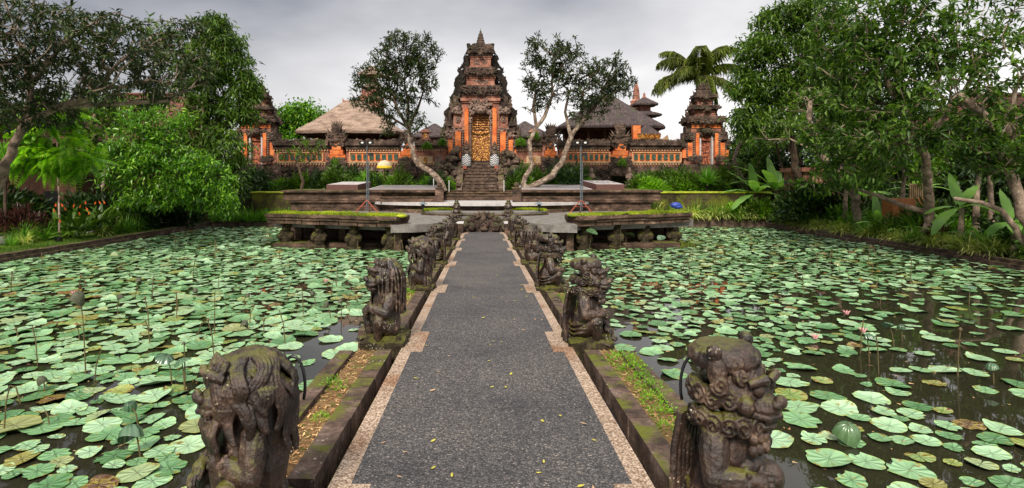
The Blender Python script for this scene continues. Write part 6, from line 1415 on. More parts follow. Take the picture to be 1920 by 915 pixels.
tree('flowering_frangipani', 'frangipani with small white flowers and pale twigs between the old tree and the tall tree',
     [([gb(350, 31), at(362, 360, 31), at(395, 335, 31), at(375, 290, 31), at(340, 230, 31)], .14, .08), ([at(375, 290, 31), at(380, 220, 31), at(385, 170, 31)], .07, .04)],
     [B(375, 120, 31, 50, 42, 130, 1.6), B(330, 100, 31, 44, 46, 90, 1.6), B(340, 180, 31, 66, 30, 90, 1.4), B(300, 60, 31, 30, 24, 40, 1.2), B(280, 210, 31, 40, 24, 40, 1)], (10, .28, .085, .08, .15, .6), M['frbark'], Lf['frangg'], 23, .012, .42, .14, extra=(46, M['white'], .07))
tree('glossy_tree', 'dense broadleaf tree with glossy bright green leaves at the left pond edge',
     [([gb(266, 28.6), at(266, 390, 28.4), at(268, 350, 28), at(275, 310, 27.4)], .13, .09), ([at(268, 350, 26.6), at(330, 330, 26.8), at(380, 320, 27)], .07, .04)],
     [B(270, 285, 26.5, 62, 58, 150, 1.6), B(330, 320, 26.3, 72, 54, 170, 1.6), B(225, 310, 26.5, 40, 50, 80, 1.3), B(300, 230, 27, 60, 40, 90, 1.5), B(385, 345, 26.4, 50, 46, 110, 1.2), B(420, 380, 26.3, 22, 24, 30, .6), B(300, 370, 26.2, 80, 22, 70, 1.2)],
     (20, .26, .085, .15, .55, .4), M['bark'], Lf['mango'], 25, .009, .40, .12, group=lb)
tree('tall_tree', 'tall dense tree with drooping leaf sprays rising beside the left side gate',
     [([gb(335, 32), at(345, 380, 32), at(365, 300, 32), at(385, 220, 32), at(400, 120, 32), at(402, 60, 32)], .26, .09), ([at(385, 220, 32), at(430, 180, 32), at(460, 160, 32)], .1, .05), ([at(365, 300, 32), at(420, 270, 31.6)], .09, .05)],
     [B(400, 48, 32, 30, 28, 60), B(432, 78, 32, 26, 22, 36), B(385, 100, 32, 36, 36, 60), B(432, 120, 32, 36, 34, 80), B(462, 160, 32, 28, 26, 56), B(400, 170, 32, 50, 40, 110), B(445, 205, 31.6, 36, 24, 64), B(380, 240, 31.6, 60, 44, 120), B(425, 290, 31, 42, 50, 120), B(350, 310, 31, 50, 60, 90), B(430, 350, 31, 30, 34, 60), B(480, 170, 32, 12, 16, 12)],
     (18, .38, .095, .18, .95, .4), M['bark'], Lf['tall'], 27, .012, .40, .1, group=lb)
tree('pinnate_sapling', 'slender young tree with bright feathery leaves standing on the left lawn', [([gb(112, 23.2), at(111, 380, 23.2), at(108, 300, 22.6), at(106, 225, 22), at(108, 190, 22)], .045, .02)],
     [B(108, 215, 21, 40, 28, 12, .6), B(95, 270, 21, 56, 28, 18, .8), B(125, 290, 21, 60, 24, 16, .8), B(70, 295, 21, 40, 18, 10, .6)], (4, .8, .1, .05, .35, .9), M['frbark'], Lf['bright'], 29, .009, .35, .05, compound=True)
m = MB(); a = gb(112, 22.6); m.box(a[0]-.06, a[0]+.06, 22.5, 22.7, G0, G0+.1); m.box(a[0]-.1, a[0]+.1, 22.45, 22.6, G0+.1, G0+.24); tag(m.build('garden_spotlight', M['black']), 'small black garden spotlight at the foot of the feathery sapling', 'spotlight')
# background growth, both sides
bgs = []
for i, (px, D, ptop, w_, lab) in enumerate([(-60, 30, 150, 110, 'dark leafy tree at the far left edge behind the garden path'), (60, 36, 240, 110, 'dark leafy tree behind the garden path on the left'), (170, 38, 250, 100, 'dark leafy tree behind the pond corner on the left'), (250, 42, 150, 110, 'dark tree whose top shows through the old frangipani'), (340, 44, 230, 90, 'dark leafy tree behind the tall tree on the left'), (430, 37, 320, 50, 'dark low tree beside the left side gate'),
                                       (1420, 42, 250, 70, 'dark leafy tree beside the right side gate'), (1500, 40, 130, 100, 'dark leafy tree behind the tall right bank tree'), (1600, 38, 90, 110, 'dark leafy tree behind the garden wall on the right'), (1700, 36, 150, 120, 'dark leafy tree behind the brick garden house'), (1800, 32, 200, 120, 'dark leafy tree behind the banana plants on the right'), (1910, 28, 210, 130, 'dark leafy tree at the right edge of the view'), (2080, 25, 150, 130, 'dark leafy tree just outside the right edge')]):
    s = D/FPX; zt = az_(ptop, D); blobs = []; rr_ = random.Random(i+100)
    hh = zt-.3
    for k in range(7): blobs.append(((ax_(px, D)+rr_.uniform(-.7, .7)*w_*s, D+rr_.uniform(-1, 1.5), .9+(hh-1.2)*(k+.5)/7), (w_*s*rr_.uniform(.5, .8), 1.8, hh/6.5), 44))
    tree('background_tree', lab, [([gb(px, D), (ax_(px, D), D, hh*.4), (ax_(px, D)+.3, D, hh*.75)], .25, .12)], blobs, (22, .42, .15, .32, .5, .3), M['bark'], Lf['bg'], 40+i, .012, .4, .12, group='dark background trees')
# ---- right garden
rb = 'trees on the right bank'
tree('tall_bank_tree', 'tall dense dark green tree towering left of the frangipanis on the right bank',
     [([gb(1508, 31), at(1500, 360, 31), at(1490, 300, 31), at(1480, 220, 31), at(1500, 120, 31), at(1520, 60, 31)], .24, .1), ([at(1480, 220, 31), at(1430, 170, 31), at(1410, 130, 31)], .1, .05), ([at(1480, 220, 31), at(1540, 170, 31), at(1580, 110, 31)], .1, .05), ([at(1490, 300, 31), at(1460, 250, 31)], .06, .03)],
     [B(1470, 35, 31, 46, 28, 90), B(1530, 20, 31, 60, 32, 110), B(1420, 95, 31, 40, 34, 90), B(1480, 95, 31, 60, 44, 140), B(1560, 80, 31, 62, 50, 130), B(1400, 160, 31, 30, 34, 70), B(1445, 165, 31, 50, 40, 120), B(1520, 160, 31, 64, 44, 120), B(1400, 225, 30.6, 28, 30, 60), B(1455, 225, 30.6, 50, 30, 80), B(1590, 180, 31, 50, 60, 80), B(1560, 250, 31, 40, 34, 50)],
     (17, .36, .10, .18, .7, .4), M['bark'], Lf['tall'], 61, .012, .40, .1, group=rb)
tree('curved_frangipani', 'frangipani with a pale trunk curving left over the right bank', [([gb(1612, 27), at(1600, 360, 27), at(1570, 325, 27), at(1540, 290, 27), at(1520, 230, 27), at(1518, 190, 27)], .20, .10), ([at(1570, 325, 27), at(1600, 270, 27), at(1620, 230, 27)], .1, .05), ([at(1540, 290, 27), at(1480, 260, 27), at(1440, 262, 27)], .06, .03)],
     [B(1530, 190, 27, 60, 36, 50, 1.5), B(1600, 220, 27, 60, 34, 50, 1.4), B(1640, 270, 26, 50, 34, 36, 1.2), B(1580, 280, 26.5, 40, 26, 26, 1), B(1450, 250, 27, 46, 22, 26, 1)], (9, .27, .08, .06, .1, .7), M['frbark'], Lf['frangg'], 63, .014, .42, .12, group=rb)
tree('leaning_frangipani', 'frangipani with several bare pale stems behind the left banana plant on the right bank', [([gb(1408, 36), at(1398, 350, 36), at(1375, 300, 36), at(1390, 265, 36), at(1430, 230, 36)], .18, .08), ([gb(1480, 36), at(1478, 350, 36), at(1462, 300, 36), at(1455, 260, 36)], .12, .06), ([at(1478, 350, 36), at(1500, 300, 36), at(1490, 262, 36)], .09, .05)],
     [B(1420, 235, 36, 50, 30, 60, 1.2), B(1480, 250, 36, 40, 30, 44, 1.2), B(1395, 330, 36, 26, 30, 32, .7)], (10, .26, .08, .08, .2, .6), M['palebark'], Lf['frangg'], 64, .014, .42, .1, group=rb)
tree('spreading_frangipani', 'wide frangipani canopy with bare twisting twigs across the upper right of the view',
     [([gb(1738, 22.2), at(1742, 400, 22), at(1740, 330, 21), at(1728, 270, 20), at(1700, 215, 20), at(1660, 150, 20)], .18, .10), ([at(1728, 270, 20), at(1790, 200, 19.6), at(1830, 130, 19.2), at(1870, 60, 19)], .11, .05), ([at(1742, 400, 22), at(1690, 385, 22), at(1640, 365, 22), at(1590, 350, 22)], .12, .05), ([at(1700, 215, 20), at(1760, 150, 19.5), at(1750, 80, 19.5)], .08, .04)],
     [B(1600, 110, 20.5, 80, 50, 130, 2), B(1690, 90, 20, 90, 60, 150, 2), B(1790, 90, 19.5, 80, 56, 80, 2), B(1640, 180, 20, 90, 46, 100, 2), B(1740, 190, 19.6, 90, 50, 70, 2), B(1870, 60, 18.8, 60, 60, 30, 1.6), B(1620, 30, 20, 90, 34, 90, 1.6), B(1740, 20, 19.5, 90, 28, 40, 1.6), B(1660, 260, 19.6, 80, 36, 70, 1.6), B(1600, 320, 21, 50, 36, 70, 1.2), B(1560, 240, 20.5, 50, 50, 80, 1.5)],
     (11, .32, .10, .08, .15, .6), M['frbark'], Lf['frang'], 65, .013, .43, .14, sag=-.04)
tree('right_edge_frangipani', 'large frangipani with a thick pale crooked limb at the right edge of the view',
     [([gb(1960, 17), at(1920, 400, 17), at(1900, 330, 17), at(1865, 270, 17), at(1845, 215, 17), at(1795, 175, 17)], .19, .10), ([at(1900, 330, 17), at(1890, 240, 16.8), at(1910, 150, 16.6)], .1, .05), ([gb(1945, 17.6), at(1880, 395, 17), at(1840, 380, 17), at(1790, 372, 17.3)], .12, .06)],
     [B(1880, 200, 16.6, 60, 46, 70, 1.8), B(1800, 160, 17, 50, 40, 50, 1.5), B(1910, 80, 16.2, 40, 60, 34, 1.5), B(1870, 290, 16.6, 46, 36, 80, 1.2), B(1960, 200, 16.5, 50, 120, 80, 1.4), B(1820, 260, 17.2, 50, 36, 60, .9)], (10, .26, .08, .05, .15, .7), M['frbark'], Lf['frang'], 67, .014, .43, .13)
tree('overhanging_tree', 'tall leafy tree beyond the top right corner whose top leaves the view', [([gb(2120, 24), at(2110, 200, 24), at(2080, 40, 24)], .3, .15)], [B(2130, -20, 24, 120, 110, 160, 3), B(2220, -60, 24, 120, 120, 140, 3), B(2150, 120, 23, 90, 100, 100, 2.5)], (18, .34, .1, .2, .5, .4), M['bark'], Lf['tall'], 69, .012, .4, .1, group=rb)
tree('overhanging_tree', 'tall leafy tree beyond the left edge of the view', [([gb(-260, 24), at(-250, 200, 24), at(-220, 60, 24)], .3, .15)], [B(-140, 60, 24, 100, 110, 130, 2.5), B(-240, 20, 24, 110, 120, 130, 2.5)], (18, .34, .1, .2, .5, .4), M['bark'], Lf['tall'], 70, .012, .4, .1, group=lb)
big = leafmat('large_fresh_leaf', [(.03, .08, .010), (.08, .18, .02), (.17, .30, .04)], .35, .4)
for (lab, px, D, bl_, sd) in (('broad leaved tree with hanging fresh green leaves before the curved frangipani', 1585, 28, [(1560, 300, 46, 34, 34), (1610, 330, 40, 26, 24), (1540, 340, 34, 24, 18)], 81), ('broad leaved tree with large fresh leaves above the orange timber box', 1690, 25, [(1665, 280, 50, 36, 36), (1720, 310, 46, 30, 30), (1640, 320, 34, 24, 16)], 82), ('broad leaved tree with large fresh leaves near the right edge banana plants', 1830, 21, [(1815, 280, 60, 40, 36), (1870, 240, 56, 40, 30), (1780, 240, 46, 36, 24)], 83), ('broad leaved tree at the far end of the right bank beside the side gate', 1415, 38, [(1400, 300, 30, 34, 30), (1440, 270, 36, 30, 30)], 84), ('broad leaved tree hiding the red roofs behind the feathery sapling', 190, 29, [(175, 225, 60, 34, 60), (230, 215, 50, 34, 50), (110, 215, 50, 26, 40), (60, 250, 60, 30, 44), (150, 270, 50, 30, 40), (20, 290, 50, 40, 40)], 85)):
    s = D/FPX; tree('broad_leaved_tree', lab, [([gb(px, D), at(px, 380, D), at(px+8, 300, D)], .13, .07)], [B(a, b, D, c, d_, n_, 1.2) for a, b, c, d_, n_ in bl_], (12, .36 if D < 35 else .42, .13, .14, .35, .6), M['frbark'], big, sd, .012, .42, .12, group='broad leaved trees in the gardens')
# ---- bananas and broad leaved plants
def broad(m, base, az, el, L_, wd, bend, r, tear=.0):
    v = Vector((math.cos(az)*math.cos(el), math.sin(az)*math.cos(el), math.sin(el))); p = Vector(base); K = 12; pts = []; sides = []
    for k in range(K+1):
        pts.append(p.copy()); sd = v.cross(Vector((0, 0, 1))); sd = sd.normalized() if sd.length > .01 else Vector((1, 0, 0)); sides.append(sd); v = (v+Vector((0, 0, -bend))).normalized(); p = p+v*L_/K
    V = []; F = []
    for k in range(K+1):
        u = k/K; w_ = wd*.5*max(0, math.sin(math.pi*min(1, max(0, (u-.14)/.86))**.75))**.6+.012; nz = Vector((0, 0, 1)); rip = .04*wd*math.sin(k*2.3)
        V += [pts[k]-sides[k]*w_+nz*(-.18*w_+rip), pts[k], pts[k]+sides[k]*w_+nz*(-.18*w_-rip)]
    for k in range(K):
        a = k*3; F += [(a, a+1, a+4, a+3), (a+1, a+2, a+5, a+4)]
    m.add(V, F)
def banana(lab, px, D, h, leaves, seed, name='banana_plant', stem=True, grp='banana plants on the right bank'):
    r = random.Random(seed); b = Vector(gb(px, D)); t = thing(name, lab, 'banana plant', tuple(b), group=grp); m = MB()
    m.tube([b, b+Vector((r.uniform(-.1, .1), 0, h*.5)), b+Vector((r.uniform(-.15, .15), 0, h))], [.12, .10, .07], 10); m.build('stem', M['frbark'], t); top = b+Vector((0, 0, h))
    for (az, el, L_, wd, bend) in leaves: m = MB(); broad(m, top, R(az), R(el), L_, wd, bend, r); m.build('leaf', Lf['banana'], t, True)
    return t
banana('banana plant with long arching pale leaves in front of the right side gate', 1455, 34.5, 1.9, [(185, 38, 3.3, .75, .09), (200, 15, 2.9, .7, .10), (160, 55, 2.9, .7, .08), (100, 75, 2.3, .6, .04), (20, 55, 2.5, .6, .10), (-10, 30, 2.4, .6, .12), (-90, 50, 2.2, .6, .11), (60, 60, 2.4, .6, .1), (220, 60, 2.4, .6, .1)], 3)
banana('young banana plant with one upright leaf beside the orange garden box', 1648, 24.8, .5, [(100, 82, 1.5, .45, .02), (185, 40, 1.2, .3, .1), (5, 50, 1.2, .32, .09), (-60, 45, 1.1, .3, .1), (230, 60, 1.2, .3, .08), (40, 35, 1.2, .3, .1)], 4)
banana('banana plant with a big leaf hanging low toward the pond', 1800, 20.6, 1.5, [(200, 8, 1.9, .42, .12), (178, 25, 1.4, .35, .10), (20, 60, 1.4, .4, .08), (90, 75, 1.4, .4, .04), (-80, 40, 1.3, .38, .12), (-20, 35, 1.5, .4, .11)], 5)
banana('banana plant with dark broad leaves at the right edge of the view', 1900, 18.3, 1.1, [(190, 30, 1.1, .42, .14), (-95, 50, 1.0, .42, .16), (-30, 40, 1.1, .4, .14), (100, 75, 1.2, .4, .04), (150, 60, 1.1, .38, .1), (230, 35, 1.0, .4, .15)], 6)
banana('tall banana plant with upright leaves among the trees at the upper right', 1860, 21.5, 3.0, [(120, 75, 1.9, .5, .03), (30, 70, 1.8, .5, .05), (190, 50, 1.6, .45, .09), (-20, 45, 1.7, .45, .1), (-90, 50, 1.5, .45, .1)], 7)
for i, (px, D, h, sc) in enumerate([(1560, 29, .5, .8), (1600, 27.5, .4, .9), (1690, 23.6, .3, .7), (1760, 21.6, .4, .8), (1840, 19.6, .35, .7), (1500, 33, .6, 1.0), (1930, 17.9, .5, .7), (1620, 30, 1.6, 1.2), (1720, 27, 2.0, 1.2), (1560, 33, 2.0, 1.1)]):
    rl = random.Random(50+i); banana('low broad leaved plant growing in the %s part of the right bank thicket' % ('farther' if D > 25 else 'nearer'), px, D, h, [(k*47+rl.uniform(-15, 15), rl.uniform(30, 75), sc*rl.uniform(.9, 1.3), .22*sc*rl.uniform(.9, 1.3), rl.uniform(.07, .13)) for k in range(9)], 50+i, 'broad_leaf_plant', grp='low broad leaved plants, %s on the right bank' % ('farther' if D > 25 else 'nearer'))
# strap-leaf clumps
def strap_mesh(seed, n, L_, wd, mat, el=(35, 85), bend=.14, K=5):
    g = np.random.default_rng(seed); V = []; F = []
    for i in range(n):
        az = g.uniform(0, 6.28); e_ = R(g.uniform(*el)); l_ = L_*g.uniform(.6, 1.1); v = np.array([math.cos(az)*math.cos(e_), math.sin(az)*math.cos(e_), math.sin(e_)]); p = np.array([math.cos(az)*.06, math.sin(az)*.06, 0.])
        for k in range(K+1):
            sd = np.array([-math.sin(az), math.cos(az), 0])*wd*.5*(1-.85*(k/K)**2); V += [p-sd, p+sd]; v = v+np.array([0, 0, -bend*(1+k*.5)]); v /= np.linalg.norm(v); p = p+v*l_/K
        s = i*(K+1)*2
        for k in range(K): F.append((s+2*k, s+2*k+1, s+2*k+3, s+2*k+2))
    return npmesh('clump', np.array(V), np.array(F), mat)
vg = random.Random(3)
SP = [strap_mesh(i, 130, .58, .034, Lf['strap'], bend=.17) for i in range(3)]; SG = [strap_mesh(10+i, 120, .75, .022, Lf['strapg'], bend=.12) for i in range(3)]
for i in range(76):
    D = 15.5+17*i/75+vg.uniform(-.2, .2); o = link('spider_plant', SP[i % 3] if vg.random() < .8 else SG[i % 3]); o.location = (PXR+.35+vg.uniform(0, .8), D, .24); s = vg.uniform(1.0, 1.5); o.scale = (s, s, s*.95); o.rotation_euler.z = vg.uniform(0, 6)
    tag(o, 'arching clump of pale striped strap leaves on the right pond bank', 'plant', 'strap leaf clumps on the right pond bank')
for i in range(34):
    D = 15.5+17*i/33+vg.uniform(-.3, .3); o = link('spider_plant', SG[i % 3]); o.location = (PXR+1.2+vg.uniform(0, 1.0), D, .24); s = vg.uniform(1.0, 1.6); o.scale = (s, s, s); o.rotation_euler.z = vg.uniform(0, 6)
    tag(o, 'tall dark green strap leaf clump behind the right pond bank', 'plant', 'green clumps behind the right pond bank')
for i in range(30):
    x = 9.8+7*i/29; o = link('spider_plant', (SP if i % 3 else SG)[i % 3]); o.location = (x+vg.uniform(-.1, .1), 33.15+vg.uniform(-.0, .2), .5); s = vg.uniform(1.0, 2.1); o.scale = (s, s, s); o.rotation_euler.z = vg.uniform(0, 6)
    tag(o, 'yellow green grassy clump along the foot of the right retaining wall', 'plant', 'grassy clumps along the right retaining wall')
for i in range(38):
    D = 21+11.5*i/37; wide = vg.random(); o = link('spider_plant', SG[i % 3] if vg.random() < .6 else SP[i % 3]); o.location = (PXL-.9-vg.uniform(0, 1.2)-(1.0 if D < 25 else 0), D, .23); s = vg.uniform(.9, 1.5); o.scale = (s, s, s); o.rotation_euler.z = vg.uniform(0, 6)
    tag(o, 'green grassy clump under the trees on the left bank', 'plant', 'grassy clumps on the left bank')
for i in range(26):
    x = -15.8+6.2*i/25; o = link('spider_plant', SG[i % 3]); o.location = (x, 33.1+vg.uniform(-.1, .3), .28); s = vg.uniform(1.0, 1.6); o.scale = (s, s, s); o.rotation_euler.z = vg.uniform(0, 6)
    tag(o, 'fresh green clump at the far left corner of the pond', 'plant', 'clumps at the far left corner of the pond')
# broad bushes
def bush_mesh(seed, mat, n=900, R_=.6, H=.9, ln=.2, wd=.07, up=.6):
    g = np.random.default_rng(seed); v = g.normal(size=(n, 3)); v /= np.linalg.norm(v, axis=1, keepdims=True); v[:, 2] = np.abs(v[:, 2]); q = g.uniform(.3, 1, n)**.5; lump = 1+.25*np.sin(v[:, 0]*5+seed)*np.cos(v[:, 1]*6)
    P = v*(q*lump)[:, None]*np.array([R_, R_, H]); A = v+g.normal(0, .5, (n, 3))+np.array([0, 0, up*.4]); N_ = g.normal(0, .5, (n, 3))+np.array([0, 0, 1.0]); s = ln*g.uniform(.6, 1.2, n); V, F = scat(LEAF, LEAFF, P, A, N_, np.c_[wd*s/ln, s, s]); return npmesh('bush', V, F, mat)
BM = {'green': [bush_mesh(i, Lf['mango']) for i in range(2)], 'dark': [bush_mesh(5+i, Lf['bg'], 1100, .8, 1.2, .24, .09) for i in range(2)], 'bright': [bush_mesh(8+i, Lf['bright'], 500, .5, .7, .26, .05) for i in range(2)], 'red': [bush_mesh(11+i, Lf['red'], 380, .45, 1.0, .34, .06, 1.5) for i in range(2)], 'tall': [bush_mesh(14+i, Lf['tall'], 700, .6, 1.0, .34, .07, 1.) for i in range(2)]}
def bush(kind, x, D, z, s, lab, grp=None, name='shrub', cat='shrub'):
    o = link(name, BM[kind][vg.randrange(2)]); o.location = (x, D, z); o.scale = (s*vg.uniform(.85, 1.15), s, s*vg.uniform(.85, 1.1)); o.rotation_euler.z = vg.uniform(0, 6); return tag(o, lab, cat, grp)
for i, (px, D, s) in enumerate([(8, 22.5, .9), (45, 22.8, 1.0), (75, 23.5, .8)]): bush('red', ax_(px, D), D, G0+.3, s, 'dark red leaved bush at the left edge beside the garden path', 'dark red bushes at the left edge', 'cordyline')
for i, (px, D, s) in enumerate([(1512, 32, .8), (1500, 33, .8), (1755, 21.8, .75), (1740, 22.3, .7), (1765, 21.6, .7), (1545, 30, .5)]): bush('red', ax_(px, D), D, G0, s, 'purple red leaved bush among the %s plants of the right bank' % ('farther' if px < 1600 else 'nearer'), 'purple red bushes, %s on the right bank' % ('farther' if px < 1600 else 'nearer'), 'cordyline')
HL = [(130, 23.2), (155, 24.0), (180, 25), (205, 26), (115, 24)]
for i, (px, D) in enumerate(HL):
    t = thing('heliconia', 'leafy heliconia clump with small orange flowers beside the feathery sapling', 'shrub', gb(px, D), group='heliconias beside the sapling'); r2 = random.Random(i)
    m = MB(); b = gb(px, D)
    for k in range(30): broad(m, (b[0]+r2.uniform(-.3, .3), D+r2.uniform(-.3, .3), G0+r2.uniform(.1, .7)), r2.uniform(0, 6.28), R(r2.uniform(35, 80)), r2.uniform(.6, 1.1), .15, .1, r2)
    m.build('leaves', Lf['tall'], t, True); m = MB()
    for k in range(3): m.spike((b[0]+r2.uniform(-.5, .5), D-.4+r2.uniform(-.3, .2), G0+r2.uniform(.8, 1.5)), .16, .035, (r2.uniform(-.5, .5), -.3))
    m.build('flower', M.setdefault('orangeflower', plain('orange_petals', (.75, .12, .02), .5)), t)
for i in range(26):
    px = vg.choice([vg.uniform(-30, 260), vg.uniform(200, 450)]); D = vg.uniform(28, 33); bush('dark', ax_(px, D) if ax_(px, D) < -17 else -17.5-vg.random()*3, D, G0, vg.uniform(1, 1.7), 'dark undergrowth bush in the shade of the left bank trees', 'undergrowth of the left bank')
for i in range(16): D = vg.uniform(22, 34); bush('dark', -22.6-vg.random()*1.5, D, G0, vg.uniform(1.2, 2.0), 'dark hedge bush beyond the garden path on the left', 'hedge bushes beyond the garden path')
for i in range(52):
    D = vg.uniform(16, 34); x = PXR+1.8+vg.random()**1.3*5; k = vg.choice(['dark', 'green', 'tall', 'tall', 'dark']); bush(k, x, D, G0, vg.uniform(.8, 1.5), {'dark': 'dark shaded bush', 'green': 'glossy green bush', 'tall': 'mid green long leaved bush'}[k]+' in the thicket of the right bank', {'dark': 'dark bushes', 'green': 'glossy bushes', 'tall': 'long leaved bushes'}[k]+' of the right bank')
for (px, D, s) in ((1400, 34.5, 1.3), (1425, 34.2, 1.2), (1385, 34.5, 1.1), (1465, 33.5, 1.0), (1580, 27, .9)): bush('bright', ax_(px, D), D, G0, s, 'fresh bright green ferny bush near the %s' % ('leaning stems of the right bank' if px < 1550 else 'curved frangipani trunk'), 'bright ferny bushes, %s' % ('left' if px < 1550 else 'right'), 'fern')
o = link('dracaena', strap_mesh(77, 260, 1.3, .05, Lf['strapg'], (5, 90), .05)); o.location = (ax_(1325, 36), 36, 2.5); tag(o, 'round spiky green dracaena head below the right side gate', 'plant')
o = link('dracaena', strap_mesh(78, 160, .9, .05, Lf['strapg'], (5, 90), .07)); o.location = (ax_(10, 24), 24, az_(300, 24)); 
tag(o, 'spiky dark green plant head at the far left edge', 'plant')
m = MB(); m.tube([(ax_(10, 24), 24, .2), (ax_(10, 24), 24, az_(300, 24))], .07, 8); q_ = m.build('stem', M['bark']); ORG_o = o; q_.parent = o; q_.matrix_parent_inverse.identity(); q_.location = -o.location
m = MB(); m.tube([(ax_(1325, 36), 36, 1.9), (ax_(1325, 36), 36, 2.5)], .07, 8); q2 = m.build('stem', M['bark']); o2 = [x for x in COL.objects if x.name == 'dracaena'][0]; q2.parent = o2; q2.location = -o2.location
# forecourt plants
for i in range(120):
    px = vg.choice([vg.uniform(465, 700), vg.uniform(640, 845), vg.uniform(965, 1110), vg.uniform(1190, 1370)]); D = vg.uniform(36.0, 38.6); k = vg.choice(['green', 'dark', 'bright', 'tall', 'tall', 'green'])
    if 850 < px < 950: continue
    bush(k, ax_(px, D), D, 2.0 if D < 38 else 2.15, vg.uniform(.55, 1.35), {'dark': 'dark leaved', 'green': 'glossy leaved', 'bright': 'yellow green', 'tall': 'long leaved'}[k]+' shrub planted on the %s forecourt below the temple wall' % ('left' if px < 900 else 'right'), {'dark': 'dark', 'green': 'glossy', 'bright': 'yellow green', 'tall': 'long leaved'}[k]+' shrubs on the %s forecourt' % ('left' if px < 900 else 'right'))
for px in (1228, 1240, 1218): bush('bright', ax_(px, 34.9), 34.9, 2.0, vg.uniform(.9, 1.3), 'vivid yellow green plant spilling over the outer end of the right terrace', 'vivid plants at the right terrace end')
for px, py in ((802, 268), (830, 262), (975, 262), (1000, 250), (632, 300), (1163, 300)): bush('green', X4(px), 39.5, Z4(py+12), .55, 'tuft of green leaves growing on the stonework of the temple wall', 'green tufts growing on the temple wall')
# weeds in the planter beds
WD = [bush_mesh(31+i, Lf['bright'], 190, .15, .11, .034, .013) for i in range(2)]
for (D, side, s) in [(13.2, 1, 1), (12.3, 1, 1), (9.2, 1, 1.2), (8.7, 1, 1.1), (5.7, 1, 1.2), (5.4, 1, 1.2), (5.15, 1, .9), (4.9, 1, 1.0), (4.6, 1, .8), (4.35, 1, .8), (4.1, 1, .6), (3.8, 1, .5), (5.0, -1, .8), (9.6, -1, .9), (9.2, -1, .7), (13.1, -1, 1), (16.6, -1, 1), (4.3, -1, .5), (16.7, 1, 1), (20.2, 1, 1), (20.3, -1, 1)]:
    X = LX if side < 0 else RX; o = link('weed', WD[vg.randrange(2)]); o.location = (X[3]+(X[4]-X[3])*(.5 if D > 8 else vg.uniform(.25, .95)), D, zp(D)-.03); o.scale = (s, s, s*vg.uniform(.8, 1.3)); o.rotation_euler.z = vg.uniform(0, 6)
    tag(o, 'low bright green weed growing in the %s stone bed' % ('left' if side < 0 else 'right'), 'weed', 'weeds in the %s stone bed' % ('left' if side < 0 else 'right'))
for px in (1495, 1515, 1535, 1555, 1575): bush(vg.choice(['dark', 'tall', 'green']), ax_(px, 30)+.2, 30, G0+.3, vg.uniform(1.3, 1.7), 'leafy bush hiding the foot of the low brick pavilion', 'bushes before the brick pavilion')
for px in (1668, 1700, 1735): bush('tall', ax_(px, 24.2), 24.2, G0, vg.uniform(.8, 1.1), 'leafy bush hiding the foot of the orange timber box', 'bushes before the timber box')
for px in (1372, 1384, 1396, 1408, 1420, 1432, 1441): bush(vg.choice(['bright', 'tall', 'green']), ax_(px, 33.3), 33.3, .45, vg.uniform(.8, 1.3), 'leafy bush hanging over the far right corner of the pond before the retaining wall', 'bushes at the far right corner of the pond')
banana('banana plant with pale arching leaves over the far right corner of the pond', 1418, 33.6, 1.7, [(180, 30, 2.6, .6, .09), (205, 10, 2.4, .6, .1), (150, 60, 2.2, .6, .08), (95, 75, 2.0, .55, .04), (25, 50, 2.2, .55, .1), (-15, 25, 2.1, .55, .12), (-90, 50, 1.8, .5, .11), (235, 55, 2.0, .55, .1)], 91)
# ---- houses in the gardens
def tiles():
    m, t, b = newmat('red_roof_tiles'); v = geovec(t); w1 = nn(t, 'ShaderNodeTexWave', bands_direction='Z'); w1.inputs['Scale'].default_value = 2.2; t.links.new(v, w1.inputs[0]); w2 = nn(t, 'ShaderNodeTexWave', bands_direction='X'); w2.inputs['Scale'].default_value = 1.6; t.links.new(v, w2.inputs[0])
    n = noi(t, 2, 5, .7, v); r = ramp(t, [(.3, (.06, .022, .018)), (.6, (.19, .065, .045)), (.8, (.26, .12, .09))]); t.links.new(n.outputs[0], r.inputs[0]); q = ramp(t, [(0, (.3, .3, .3)), (.3, (1, 1, 1))]); t.links.new(w1.outputs['Fac'], q.inputs[0]); c = mixc(t, 1, r.outputs[0], q.outputs[0], 'MULTIPLY'); q = ramp(t, [(0, (.5, .5, .5)), (.3, (1, 1, 1))]); t.links.new(w2.outputs['Fac'], q.inputs[0]); c = mixc(t, 1, c, q.outputs[0], 'MULTIPLY'); t.links.new(c, b.inputs[0]); b.inputs['Roughness'].default_value = .9; return m
M['tiles'] = tiles()
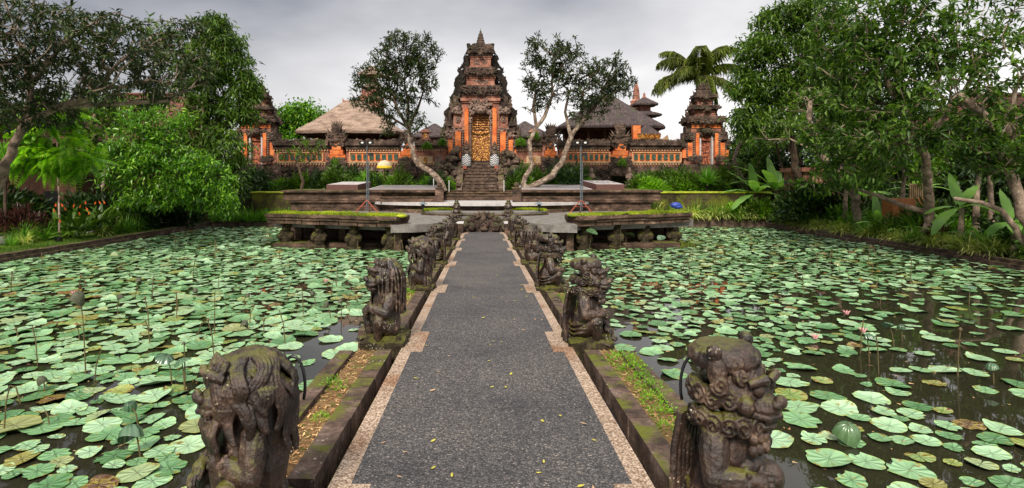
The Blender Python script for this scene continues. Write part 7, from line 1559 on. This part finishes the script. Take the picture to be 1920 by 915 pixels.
def house(lab, px, D, hw, hd, ze, zr, rw, wall='wood'):
    x = ax_(px, D); t = thing('tiled_house', lab, 'house', (x, D, G0)); m = MB(); m.box(x-hw*.85, x+hw*.85, D-hd*.8, D+hd*.8, G0, ze); m.build('wall', M[wall], t); m = MB(); V = [(x-hw, D-hd, ze), (x+hw, D-hd, ze), (x+hw, D+hd, ze), (x-hw, D+hd, ze), (x-rw, D, zr), (x+rw, D, zr)]
    m.add(V, [(0, 1, 5, 4), (1, 2, 5), (2, 3, 4, 5), (3, 0, 4), (3, 2, 1, 0)]); m.build('roof', M['tiles'], t); m = MB(); m.tube([(x-rw, D, zr+.05), (x+rw, D, zr+.05)], .12, 8); m.tube([(x-rw, D, zr+.03), (x-hw, D-hd, ze+.03)], .09, 8); m.tube([(x+rw, D, zr+.03), (x+hw, D-hd, ze+.03)], .09, 8); m.build('ridge_tiles', M['tiles'], t)
    for s_ in (-1, 1): m = MB(); m.box(x+s_*hw*.45-.4, x+s_*hw*.45+.4, D-hd*.8-.04, D-hd*.8+.02, 1.0, 2.2); m.build('window', M['black'], t)
    return t
house('house with a dull red tiled roof glimpsed behind the feathery sapling', 115, 31, 3.0, 3, az_(268, 28), az_(208, 31), 1.4)
house('larger house with a dull red tiled roof glimpsed behind the glossy tree', 285, 40, 4.6, 3, az_(262, 37), az_(178, 40), 2.4)
house('tiled house glimpsed through the branches at the far right', 1870, 31, 3.5, 2.5, az_(225, 28.5), az_(180, 31), 2.0)
x = ax_(1530, 31.5); t = thing('brick_pavilion', 'low red brick pavilion with carved panel behind the right bank bushes', 'pavilion', (x, 31.5, G0)); m = MB(); m.box(x-1.0, x+1.0, 31, 33, G0, az_(322, 31)); m.build('wall', M['pink'], t); m = MB(); m.box(x-1.2, x+1.2, 30.8, 33.1, az_(322, 31), az_(314, 31)); m.build('cornice', M['pink'], t)
m = MB()
for k in range(6): m.box(x-.55+k*.2, x-.47+k*.2, 30.9, 30.99, az_(350, 31), az_(330, 31))
m.build('grille', M['cream'], t)
x = ax_(1700, 25); t = thing('garden_box', 'orange brown timber box with slatted gate above, half hidden by plants', 'planter', (x, 25, G0)); m = MB(); m.box(x-.75, x+.75, 24.8, 25.5, G0, az_(372, 25)); m.build('box', M['orangewood'], t); m = MB()
for k in range(7): m.box(x+.1+k*.09, x+.15+k*.09, 24.95, 25, az_(372, 25), az_(345, 25))
m.box(x+.05, x+.75, 24.93, 25.02, az_(347, 25), az_(344, 25)); m.build('slatted_gate', M['cream'], t)
